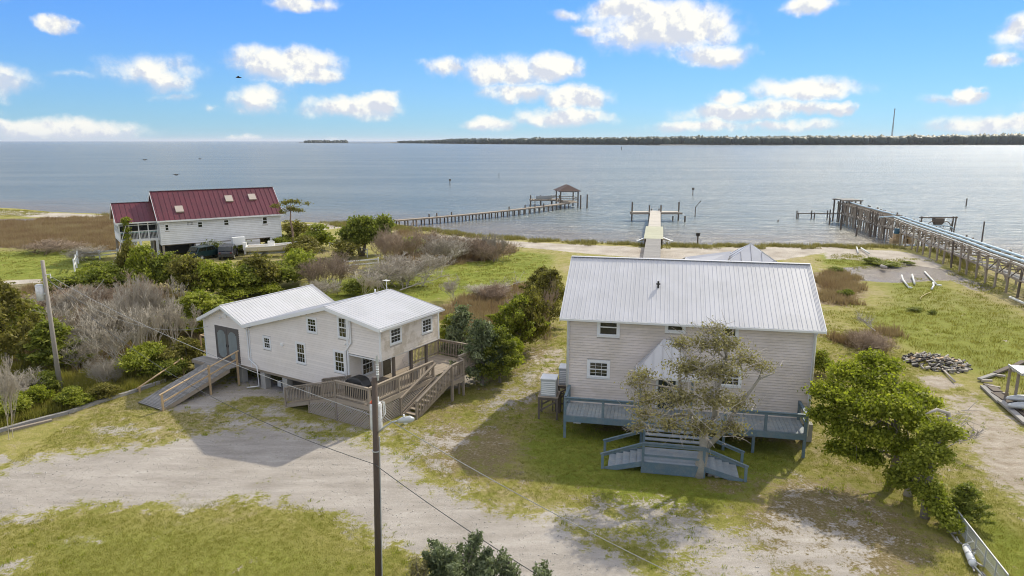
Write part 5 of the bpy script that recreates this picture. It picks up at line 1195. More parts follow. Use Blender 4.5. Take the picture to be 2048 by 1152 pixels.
# loose pipes in the marsh
for pts, r_, m_, lab in (([(1803, 553), (1806, 563), (1816, 576)], .09, PIPEW, 'curved pale pipe lying in the marsh, leftmost of the three'), ([(1824, 552), (1826, 560), (1829, 571)], .10, PIPEW, 'straight pale pipe lying in the marsh between two others'),
      ([(1849, 546), (1860, 558), (1872, 571)], .09, PIPEW, 'longest pale pipe lying in the marsh, pointing to the trestle'), ([(1866, 568), (1867, 574), (1863, 581)], .09, WHITEP, 'short white bent pipe just below the longest marsh pipe'),
      ([(1816, 577.5), (1824, 578.5)], .09, WHITEP, 'tiny white pipe end left of the marsh pipes'), ([(1873, 572.5), (1883, 573.5)], .08, WHITEP, 'tiny white pipe end right of the marsh pipes'),
      ([(1862, 586), (1852, 590), (1842, 596), (1840, 602)], .04, mat('yellow_hose', (.40, .33, .14), .7), 'thin yellow hose snaking through the marsh grass'),
      ([(1713, 496), (1716, 508)], .10, PIPEW, 'pale pipe standing out of the beach grass, left of a pair'), ([(1722, 500), (1738, 511)], .11, PIPEW, 'pale pipe lying on the beach grass, right of a pair'),
      ([(1762, 538), (1771, 541)], .2, BARKP, 'grey log lying beside the muddy pool'), ([(2019, 600), (2052, 615)], .12, PIPEW, 'thin pale pipe in the marsh at the right edge of the photo'), ([(1884, 741), (1909, 767)], .06, BARKP, 'thin bare pole lying by the burnt debris pile')):
    g0 = G(*pts[0]); t = thing('loose_pipe' if m_ is not BARKP else 'loose_pole', lab, 'pipe' if m_ is not BARKP else 'pole', (g0.x, g0.y, r_ + .05)); pipe('tube', t, [G(x, y) - Vector((g0.x, g0.y, 0)) + Vector((0, 0, .12 if r_ > .1 else .02)) for x, y in pts], r_, m_)
# ------------------------------------------------------------------ utility poles and cables
UP = thing('utility_pole', 'dark wooden utility pole with transformer and street lamp in the front middle', 'utility pole', (-4.42, 20.6, 0))
pb, pt = Vector((0, 0, -.3)), Vector((.17, 0, 7.85))
MB().tube([pb, pb.lerp(pt, .5), pt], [.115, .10, .088], 16).build('pole', POLEW, UP, True)
def on(z): return pb.lerp(pt, (z + .3) / 8.15)
tc = on(6.5) + Vector((-.02, .24, 0))
tr = MB().tube([tc + Vector((-.0, 0, -.46)), tc + Vector((0, 0, -.42)), tc + Vector((0, 0, .36)), tc + Vector((0, 0, .42))], [.185, .19, .19, .16], 20).build('transformer', mat('grey_enamel', (.62, .63, .64), .45, .12, 6, alt=(.35, .32, .30), altscale=5, altamt=.4), UP, True)
MB().tube([tc + Vector((-.1, -.05, .42)), tc + Vector((-.1, -.05, .53))], [.04, .02], 8).build('bushing', ORANGE, tr); MB().box(tc.x - .17, tc.x - .03, tc.y - .08, tc.y + .08, tc.z + .43, tc.z + .46).build('lid', ORANGE, tr)
MB().tube([tc + Vector((.08, 0, .44)), tc + Vector((.08, 0, .62))], [.04, .03], 8).build('bushing', WHITEP, tr)
MB().box(tc.x - .1, tc.x + .1, .1, .2, tc.z - .35, tc.z - .25).box(tc.x - .1, tc.x + .1, .1, .2, tc.z + .2, tc.z + .3).build('bracket', GALV, UP)
a0 = on(6.05); arm = [a0 + Vector((.1, -.02, 0)), a0 + Vector((.28, -.06, .18)), a0 + Vector((.55, -.10, .38)), a0 + Vector((.80, -.14, .44))]
MB().tube(arm, .028, 8).build('lamp_arm', GALV, UP, True)
hd = MB().tube([a0 + Vector((.72, -.13, .42)), a0 + Vector((.85, -.14, .45)), a0 + Vector((1.12, -.17, .50)), a0 + Vector((1.25, -.18, .50))], [.04, .09, .11, .05], 12).build('lamp_head', GALV, UP, True)
MB().tube([a0 + Vector((.98, -.155, .40)), a0 + Vector((.98, -.155, .34))], [.09, .06], 10).build('lamp_lens', WHITEP, hd); MB().tube([a0 + Vector((.93, -.15, .57)), a0 + Vector((.93, -.15, .64))], [.035, .03], 8).build('photocell', WHITEP, hd)
MB().tube([pt + Vector((.1, 0, -.1)), pt + Vector((.1, 0, .42))], .035, 8).tube([pt + Vector((.1, 0, .42)), pt + Vector((.10, 0, .72))], [.05, .03], 8).build('insulator', GALV, UP)
for k in range(5): MB().tube([pt + Vector((.1, 0, .1 + k * .08)), pt + Vector((.1, 0, .13 + k * .08))], [.055, .035], 8).build('insulator_disc', WHITEP, UP)
MB().tube([on(6.95) + Vector((.1, 0, 0)), on(6.95) + Vector((.30, 0, .1)), on(6.6) + Vector((.32, 0, .05)), on(6.45) + Vector((.18, 0, 0))], .018, 6).tube([on(7.05) + Vector((.1, 0, 0)), on(7.0) + Vector((.25, 0, .08)), on(6.5) + Vector((.28, 0, .1))], .014, 6).build('jumper_cable', WHITEP, UP)
MB().tube([on(z) + Vector((.12, -.02, 0)) for z in (5.9, 4.4, 2.4, .2)], .022, 6).build('ground_wire', GALV, UP)
for z in (.9, 5.4): MB().tube([on(z), on(z + .03)], .118, 14).build('band', GALV, UP)
LPB = Vector((*G(122, 788)[:2], 0))
LPT = Vector((LPB.x - .0, LPB.y, top_z(LPB.y, 521)))
UL = thing('utility_pole', 'grey wooden utility pole with a can transformer among the bare trees at left', 'utility pole', LPB)
lt = LPT - LPB
MB().tube([(0, 0, -.3), lt * .5, lt], [.15, .12, .10], 12).build('pole', POLEG, UL, True)
tq = MB().tube([(-.34, -.1, lt.z - 2.35), (-.34, -.1, lt.z - 1.45)], .21, 16).build('transformer', MATS['grey_enamel'], UL, True)
MB().tube([(-.34, -.1, lt.z - 1.45), (-.34, -.1, lt.z - 1.40)], [.215, .15], 16).build('lid', GALV, tq); MB().box(-.2, 0, -.15, -.05, lt.z - 2.0, lt.z - 1.9).build('bracket', GALV, UL)
MB().tube([(.1, 0, lt.z - .85), (.35, 0, lt.z - .8), (.35, 0, lt.z - 1.05)], .03, 6).build('insulator', WHITEP, UL)
def cable(name, label, p0, p1, sag, r_, m, n_=26):
    p0, p1 = Vector(p0), Vector(p1); t = thing(name, label, 'cable', p0, 0, 'overhead cables')
    pts = [(p1 - p0) * (i / n_) - Vector((0, 0, sag * 4 * (i / n_) * (1 - i / n_))) for i in range(n_ + 1)]
    MB().tube(pts, r_, 5).build('wire', m, t); return t
UPo = Vector((-4.42, 20.6, 0)); e1 = UPo + on(6.55) + Vector((.12, -.05, 0)); e2 = UPo + on(3.6) + Vector((.0, -.12, 0))
e2.z = top_z(20.6, 925)
cable('service_cable', 'grey overhead cable sagging from the left pole down to the front pole transformer', LPB + Vector((.3, 0, lt.z - .9)), e1, .45, .011, WIREL)
cable('service_cable', 'upper pale cable crossing from the front pole lamp to the lower right of the photo', e1 + Vector((.2, 0, 0)), (9.3, 15.5, 1.9), .35, .012, WIREL)
cable('service_cable', 'lower slack cable swinging from the left pole over the drive to the front pole', LPB + Vector((.2, 0, lt.z - 1.1)), e2, 1.25, .011, WIRE)
cable('service_cable', 'dark cable running from the front pole to the lower right corner, below the pale one', e2, (4.2, 15.5, 2.2), .25, .013, WIRE)
cable('service_cable', 'short dark cable hanging from the left pole into the hedge', LPB + Vector((0, 0, lt.z - .9)), tuple(G(130, 578, 3.)), .2, .02, WIREL)
cable('service_cable', 'thin cable slanting from the hedge up to the red roofed house', tuple(G(180, 590, 2)), tuple(ST3 @ Vector((-3.6, 1.5, 4.8))), 1.2, .018, WIREL)
cable('service_cable', 'thin grey cable running behind the gabled end of the cream cottage', LPB + Vector((.3, 0, lt.z - 1.3)), tuple(Matrix.Translation((*P0, 0)) @ Matrix.Rotation(YAW, 4, 'Z') @ Vector((-2.9, -.05, 3.3))), 1.2, .012, WIREL)
# ------------------------------------------------------------------ timber edging, debris, fence, kayaks, shed, frame
ed = thing('timber_edging', 'long weathered landscape timbers edging the lawn at left', 'timber edging', G(0, 868))
pe_ = [(-60, 882), (0, 864), (60, 847), (135, 828), (200, 806), (268, 785), (330, 763)]
for a, c in zip(pe_[:-1], pe_[1:]): piece('timber', WOODD, ed, G(*a) - ed.location + Vector((0, 0, .08)), G(*c) - ed.location + Vector((0, 0, .08)), .22, .2)
piece('timber', WOODG, ed, G(20, 862) - ed.location + Vector((0, 0, .05)), G(104, 842) - ed.location + Vector((0, 0, .05)), .2, .12)
pd_ = thing('concrete_slab', 'small pale plank pad among weeds under the left pole', 'slab', G(180, 768)); MB().box(-.9, .9, -.5, .5, -.05, .12).build('slab', WOODD, pd_)
FP = thing('debris_pile', 'oval heap of grey and charred driftwood and shells in the marsh', 'debris pile', G(1873, 727))
rr = random.Random(21)
for i in range(280):
    a = rr.uniform(0, 2 * pi); q = rr.random() ** .55; x, y = 1.95 * q * cos(a), 2.1 * q * sin(a); z = .26 * (1 - q) + rr.uniform(0, .12)
    an = rr.uniform(-.6, .6) if rr.random() < .6 else rr.uniform(0, 3.1); L = rr.uniform(.12, .5); dx, dy = cos(an) * L / 2, sin(an) * L / 2
    piece('chunk', rr.choice([ROCK, BARKP, CHAR, CHAR, CHAR, WOODN, ROCK] if q < .9 else [ROCK, BARKP, CHAR, ROCK]), FP, (x - dx, y - dy, z + rr.uniform(-.05, .05)), (x + dx, y + dy, z + rr.uniform(-.05, .1)), rr.uniform(.06, .16), rr.uniform(.05, .13))
BF = thing('board_frame', 'low dark frame of old boards lying zigzag on the grass at the right edge', 'board frame', G(1962, 768))
def rel(x, y, z=0): return G(x, y) - BF.location + Vector((0, 0, z))
for a, c, w_, m_ in (((1958, 763), (1990, 752), .25, WOODD), ((1990, 752), (2022, 738), .3, WOODK), ((2022, 738), (2046, 728), .3, WOODK), ((1965, 775), (2000, 808), .3, WOODD), ((2000, 808), (2052, 852), .34, WOODD), ((2004, 800), (2060, 842), .3, WOODK),
      ((1962, 764), (1984, 767), .2, BARKP), ((1974, 777), (2000, 779), .16, BARKP), ((1982, 789), (2016, 792), .16, BARKP), ((1980, 751), (2010, 757), .18, BARKP), ((2012, 741), (2030, 745), .18, BARKP), ((1990, 790), (2030, 815), .5, WOODK), ((1975, 772), (1995, 790), .5, WOODK)):
    piece('board', m_, BF, rel(*a, rr.uniform(.08, .2)), rel(*c, rr.uniform(.08, .2)), w_, .12)
for k, (x, y, lab) in enumerate(((2042, 812, 'upper pale grey kayak at the right edge under the shed roof'), (2046, 827, 'lower pale grey kayak at the right edge beside the board frame'))):
    g = G(x, y); t = thing('kayak', lab, 'kayak', (g.x + .9, g.y, .42), R(-4), 'kayaks at the right edge')
    prof = [(-1.75, .05, .0), (-1.6, .20, .02), (-1.1, .33, .03), (0, .37, .02), (1.1, .32, .03), (1.6, .18, .04), (1.75, .05, .05)]
    b = MB()
    for x_, r_, z_ in prof: b.v += [(x_, r_ * cos(a), z_ + r_ * .55 * sin(a)) for a in np.linspace(0, 2 * pi, 13)[:-1]]
    for i in range(len(prof) - 1):
        for j in range(12): b.f.append((i * 12 + j, i * 12 + (j + 1) % 12, i * 12 + 12 + (j + 1) % 12, i * 12 + 12 + j))
    b.f += [tuple(range(12)), tuple(range(len(prof) * 12 - 12, len(prof) * 12))]; b.build('hull', GALV, t, True); MB().tube([(-.3, 0, .17), (-.3, 0, .22)], .22, 12).build('cockpit', BLACK, t)
    for xx in (-1, 1): bxp('rack_beam', WOODK, t, xx - .05, xx + .05, -.4, .4, -.42, -.2)
SH = thing('open_shed', 'corner of a white ribbed shed roof on posts at the right edge', 'shed', (G(2040, 808).x, G(2040, 808).y, 0), R(-14))
gz = top_z(SH.location.y, 742); srf = MB().box(-.4, 3.6, -.6, -.55, gz - .12, gz).box(-.42, -.36, -.6, 1.2, gz - .12, gz + .02).build('roof', GALV, SH)
roof_panels(srf, ROOFW, (-.4, -.6, gz), (3.6, -.6, gz), (-.4, 1.2, gz - .05))
for x, y in ((-.3, 0), (3.2, 0), (-.3, 1.1), (3.2, 1.1)): piece('post', WOODG, SH, (x, y, -.1), (x, y, gz), .12, .12)
# leaning board fence with white pipes at lower right
CF = thing('pipe_fence', 'low grey wire fence with weathered slats leaning along it at lower right', 'fence', (0, 0, 0))
f0, f1 = G(1868, 1000), G(2010, 1190); dF = (f1 - f0).normalized(); nF = Vector((-dF.y, dF.x, 0))
for i in range(9): p = f0.lerp(f1, i / 8); piece('post', GALV, CF, p + Vector((0, 0, -.1)), p + Vector((0, 0, .75)), .05, .05, 'cyl')
piece('rail', GALV, CF, f0 + Vector((0, 0, .75)), f1 + Vector((0, 0, .75)), .07, .07, 'cyl'); piece('rail', GALV, CF, f0 + Vector((0, 0, .38)), f1 + Vector((0, 0, .38)), .03, .03, 'cyl')
b = MB(); Lf = (f1 - f0).length
for sg in (1, -1):
    q = -0.75
    while q < Lf:
        s_, e_ = max(0, q), min(Lf, q + .7)
        if e_ > s_: b.beam(f0 + dF * (s_ if sg > 0 else Lf - s_) + Vector((0, 0, .04 + (s_ - q))), f0 + dF * (e_ if sg > 0 else Lf - e_) + Vector((0, 0, .04 + (e_ - q))), .008, .008)
        q += .09
tag(b.build('wire_mesh', GALV, CF), kind='stuff')
for k in range(22):
    f = rr.uniform(.3, .95); p = f0.lerp(f1, f) - nF * rr.uniform(.05, .45) * 1; q = p + dF * rr.uniform(.3, 1.1) + Vector((rr.uniform(-.2, .2), 0, rr.uniform(-.05, .4)))
    piece('loose_slat', rr.choice([BARKP, WOODD, WOODD, PIPEW]), CF, p + Vector((0, 0, .06)), q + Vector((0, 0, .1)), .05, .04)
wt = thing('white_cylinder', 'short white cylinder with bands lying inside the fence at lower right', 'cylinder', G(1938, 1118) + Vector((0, 0, .16)), 0)
dq = (G(1944, 1135) - G(1930, 1100)); MB().tube([-dq * .5, dq * .5], .13, 14).build('tube', WHITEP, wt, True)
for f in (-.4, 0, .4): MB().tube([dq * (f - .02), dq * (f + .02)], .145, 14).build('band', GALV, wt)
# birds
for px, py, d_, yaw, lab in ((477, 155, 60, .3, 'dark bird gliding high against the left clouds'), (353, 350, 75, 1.2, 'dark bird flying low over the water above the red roof'), (289, 320, 90, -.4, 'small dark bird far over the water at left'), (400, 318, 120, .9, 'tiny bird low over the sound, right of another')):
    v = (py - CY) / FOC; dr = Vector(((px - CX) / FOC, cp - v * sp, -(sp + v * cp))) * d_; t = thing('bird', lab, 'bird', Vector((0, 0, CAMH)) + dr, yaw, 'birds in flight')
    MB().tube([(-.22, 0, 0), (-.1, 0, .01), (.1, 0, .01), (.26, 0, 0)], [.015, .06, .055, .01], 8).build('body', CHAR, t, True)
    for sg in (-1, 1): MB().prism([(.08, 0, .02), (.06, sg * .22, .10), (-.02, sg * .5, .05), (-.08, sg * .22, .09), (-.08, 0, .02)], (0, 0, .012)).build('wing', CHAR, t)
bl = thing('water_bucket', 'small white bucket shape on the deck ramp side under the gable', 'bucket', (*G(384, 718)[:2], 1.0)); bl['label'] = 'rounded white tank top showing beside the upper end of the plank ramp'
MB().tube([(0, 0, -1.), (0, 0, .0), (0, 0, .12)], [.3, .3, .12], 14).build('tank', WHITEP, bl, True)
rk = thing('flat_stones', 'few low dark stones at the oak trunk foot', 'stones', (*G(1425, 953)[:2], 0))
for k, (a, c) in enumerate(((-.1, .1), (.2, -.05), (.45, .1))): piece('stone', ROCK, rk, (a - .14, c, .06), (a + .14, c + .05, .07), .26, .14)
# ------------------------------------------------------------------ vegetation
def leaf_quads(C, Nn, size, rs, elong=1.5):
    """C centres (N,3), Nn preferred normals (N,3)"""
    n = len(C); nr = Nn * .6 + rs.randn(n, 3) * .75; nr /= np.linalg.norm(nr, axis=1, keepdims=True) + 1e-9
    t = np.cross(nr, rs.randn(n, 3)); t /= np.linalg.norm(t, axis=1, keepdims=True) + 1e-9; b = np.cross(nr, t)
    s = size * (.6 + .8 * rs.rand(n, 1)); a = t * s * elong * .5; c = b * s * .5
    bend = nr * s * .18
    V = np.stack([C - a, C - c + bend, C + a, C + c + bend], 1).reshape(-1, 3)
    F = np.arange(4 * n).reshape(n, 4); return V, F
def crown(name, lobes, n, size, m, seed, clump=.28, per=9, shell=.35, elong=1.5, flat=1., droop=0.):
    rs = np.random.RandomState(seed); lobes = np.array(lobes, float); vol = (lobes[:, 3] * lobes[:, 4] * lobes[:, 5]) ** .667; w_ = vol / vol.sum()
    nc = max(1, n // per); idx = rs.choice(len(lobes), nc, p=w_); lb = lobes[idx]
    d = rs.randn(nc, 3); d /= np.linalg.norm(d, axis=1, keepdims=True); d[:, 2] = np.where(d[:, 2] < -.35, -d[:, 2] * .6, d[:, 2])
    r = 1 - np.abs(rs.randn(nc, 1)) * shell; r = np.clip(r, .1, 1.12)
    # uneven outline
    r *= .86 + .22 * np.sin(d[:, :1] * 5 + seed) * np.cos(d[:, 1:2] * 6 + seed * 2) + .10 * rs.randn(nc, 1)
    cc = lb[:, :3] + d * r * lb[:, 3:6]
    ct = rs.rand(nc)
    C = np.repeat(cc, per, 0) + rs.randn(nc * per, 3) * clump * np.array([1, 1, .6 * flat]); D = np.repeat(d, per, 0)
    tone = np.clip(np.repeat(ct, per) * .65 + rs.rand(nc * per) * .35, 0, 1)
    V, F = leaf_quads(C, D + np.array([0, 0, .35]), size, rs, elong)
    return np_mesh(name, V, F, m, tone), cc
def limbs(mb, base, tips, r0, rs, k=4, sides=5, wig=.25, start=.35):
    for t in tips:
        t = Vector(t); b_ = Vector(base[min(len(base) - 1, int(rs.rand() * (len(base) - 1)) + 1)]); L = (t - b_).length
        pts = [b_ + (t - b_) * (i / k) + Vector((rs.randn(), rs.randn(), rs.randn())) * (wig * L * .18 if 0 < i < k else 0) + Vector((0, 0, .12 * L * sin(pi * i / k) * .5)) for i in range(k + 1)]
        mb.tube(pts, [r0 * (1 - .8 * i / k) for i in range(k + 1)], sides, False)
def branching(seed, height, spread, levels=5, r0=.07, trunks=3, sides=4, up=.5, kids=(2, 4), lenf=.68, droop=0., twist=.35):
    rs = random.Random(seed); mb = MB()
    def grow(p, d, L, r, lv):
        k = 3; pts = [p]; rad = [r]; q = p.copy(); dd = d.copy()
        for i in range(k):
            dd = (dd + Vector((rs.uniform(-1, 1), rs.uniform(-1, 1), rs.uniform(-.6, .9))) * twist * .5).normalized(); q = q + dd * L / k; pts.append(q.copy()); rad.append(max(.0014, r * (1 - .45 * (i + 1) / k)))
        mb.tube(pts, rad, sides if lv > 2 else 3, False)
        if lv <= 0: return
        n_ = rs.randint(*kids)
        for _ in range(n_ + (1 if lv > 2 else 0)):
            f = rs.uniform(.35, 1); b_ = pts[min(k, int(f * k) + 0)].lerp(pts[min(k, int(f * k) + 1)], (f * k) % 1) if int(f * k) < k else pts[k]
            nd = (dd + Vector((rs.uniform(-1, 1), rs.uniform(-1, 1), rs.uniform(-.5, .9))) * spread + Vector((0, 0, up * .3 - droop))).normalized()
            grow(b_, nd, L * lenf * rs.uniform(.75, 1.15), max(.0014, rad[min(k, int(f * k))] * .66), lv - 1)
    for t in range(trunks):
        a = rs.uniform(0, 6.28); lean = rs.uniform(.05, .35)
        grow(Vector((rs.uniform(-.2, .2), rs.uniform(-.2, .2), -.1)), Vector((cos(a) * lean, sin(a) * lean, 1)).normalized(), height * .42, r0, levels)
    return mb
# shared forms, all about unit size: height 1, width about 1
def shrub_form(name, m, seed, n, size, tall=False, leafn=7, **kw):
    rs = np.random.RandomState(seed); lobes = []
    for i in range(leafn):
        a = rs.rand() * 6.28; q = .30 * rs.rand() ** .5 * (1.1); z = .30 + .38 * rs.rand(); r = .20 + .12 * rs.rand()
        lobes.append((q * cos(a) * 1.1, q * sin(a) * 1.1, z * (1.15 if q < .15 else .85), r, r, r * .85))
    lobes.append((0, 0, .28, .40, .40, .30)); me, cc = crown(name, lobes, n, size, m, seed, clump=.035, per=8, **kw)
    mb = MB(); tips = [l[:3] for l in lobes]; limbs(mb, [(0, 0, -.03), (0, 0, .12), (.02, 0, .2)], tips, .022, rs, sides=4)
    return me, mb.mesh(name + '_stem', BARK)
FORMS = {}
FORMS['dark'] = [shrub_form('dark_shrub_foliage', LEAF_D, s, 6500, .036) for s in (1, 2, 3)]
FORMS['mid'] = [shrub_form('green_shrub_foliage', LEAF_M, s, 6500, .036) for s in (4, 5, 6)]
FORMS['bright'] = [shrub_form('bright_shrub_foliage', LEAF_B, s, 5200, .036) for s in (7, 8)]
FORMS['olive'] = [shrub_form('olive_shrub_foliage', LEAF_O, s, 6500, .034) for s in (9, 10)]
def cedar_form(seed, m=LEAF_C, n=5200, wid=.32):
    rs = np.random.RandomState(seed); C = []; D = []; T = []
    mb = MB(); mb.tube([(0, 0, -.02), (.01, 0, .5), (0, .01, .97)], [.028, .016, .004], 6)
    nb_ = 46
    for i in range(nb_):
        z = .10 + .86 * (i + rs.rand() * .5) / nb_; rr_ = wid * (1 - z) ** .75 * (.75 + .5 * rs.rand()) + .03; a = rs.rand() * 6.28
        p = Vector((0, 0, z)); e_ = Vector((cos(a) * rr_, sin(a) * rr_, z + rr_ * (.35 + .3 * rs.rand()))); mb.tube([p, p.lerp(e_, .6) - Vector((0, 0, .01)), e_], [.007, .004, .002], 3, False)
        k = int(n / nb_ * (rr_ / wid + .3)); f = rs.rand(k) ** .6; c = np.outer(1 - f, p) + np.outer(f, e_); w_ = (.020 + .05 * (1 - f) * 1.2)[:, None]
        C.append(c + rs.randn(k, 3) * w_ * np.array([1, 1, .7])); D.append(np.tile(np.array([cos(a) * .6, sin(a) * .6, .8]), (k, 1))); T.append(np.clip(rs.rand() * .5 + rs.rand(k) * .5, 0, 1))
    C = np.concatenate(C); V, F = leaf_quads(C, np.concatenate(D), .024, rs, 2.2)
    return np_mesh('cedar_foliage', V, F, m, np.concatenate(T)), mb.mesh('cedar_trunk', BARK)
FORMS['cedar'] = [cedar_form(21), cedar_form(22, wid=.42)]; FORMS['dcedar'] = [cedar_form(23, LEAF_D, 6500, .40), cedar_form(24, LEAF_M, 6000, .42)]; FORMS['ocedar'] = [cedar_form(25, LEAF_O, 6500, .50), cedar_form(26, LEAF_M, 6500, .55)]
FORMS['bare'] = [(None, branching(s, 1., .62, 6, .0095, 2, 4, up=.9, kids=(2, 3)).mesh('bare_branches', BARKG)) for s in (31, 32, 33)]
FORMS['bareb'] = [(None, branching(s, .9, .75, 5, .008, 4, 3, up=.8).mesh('brown_branches', BARKD)) for s in (34, 35)]
FORMS['twig'] = [(None, branching(s, .75, 1.0, 4, .006, 16, 3, up=.5, kids=(3, 4)).mesh('twiggy_branches', BARKD)) for s in (36, 37)]
FORMS['gtwig'] = [(None, branching(s, .8, .95, 4, .0065, 12, 3, up=.5, kids=(3, 4)).mesh('twiggy_grey_branches', BARKG)) for s in (38, 39)]
for k_, v_ in FORMS.items():          # normalise to height 1 so that plants get their surveyed size
    for f_, s_ in v_:
        if f_ is None:
            co = np.zeros(len(s_.vertices) * 3, np.float32); s_.vertices.foreach_get('co', co); zmax = np.percentile(co[2::3], 99.7); wd = max(np.percentile(np.abs(co[0::3]), 98), np.percentile(np.abs(co[1::3]), 98)) * 2
            co[2::3] /= zmax; co[0::3] /= wd; co[1::3] /= wd; s_.vertices.foreach_set('co', co); s_.update()
CNT = {}
NAMES = {'dark': ('green_shrub', 'shrub'), 'mid': ('green_shrub', 'shrub'), 'bright': ('bright_shrub', 'shrub'), 'olive': ('olive_shrub', 'shrub'), 'cedar': ('cedar_tree', 'cedar'), 'dcedar': ('cedar_tree', 'cedar'), 'ocedar': ('cedar_tree', 'cedar'),
         'bare': ('bare_tree', 'bare tree'), 'bareb': ('bare_tree', 'bare tree'), 'twig': ('twiggy_bush', 'bush'), 'gtwig': ('twiggy_bush', 'bush')}
def plant(kind, px, pyb, pyt, wpx, label, group=None, z=0.):
    g = G(px, pyb); Y = g.y; hh_ = max(.3, top_z(Y, pyt) ); ww = wpx * px_m(Y); nm, cat = NAMES[kind]
    k = CNT.get(kind, 0); CNT[kind] = k + 1; fo, stm = FORMS[kind][k % len(FORMS[kind])]
    t = thing(nm, label, cat, (g.x, g.y, float(hgt(g.x, g.y)) - .03), RNG.uniform(0, 6.28), group)
    if kind in ('cedar', 'dcedar', 'ocedar'): sx = ww / .72
    elif fo is None: sx = ww
    else: sx = ww / .95
    sc = (sx, sx * RNG.uniform(.85, 1.1), hh_ / (1.0 if kind not in ('dark', 'mid', 'bright', 'olive') else .88))
    mesh_obj('trunk' if 'tree' in nm else 'branches', stm, t, scale=sc)
    if fo: mesh_obj('crown' if 'tree' in nm else 'foliage', fo, t, scale=sc)
    return t
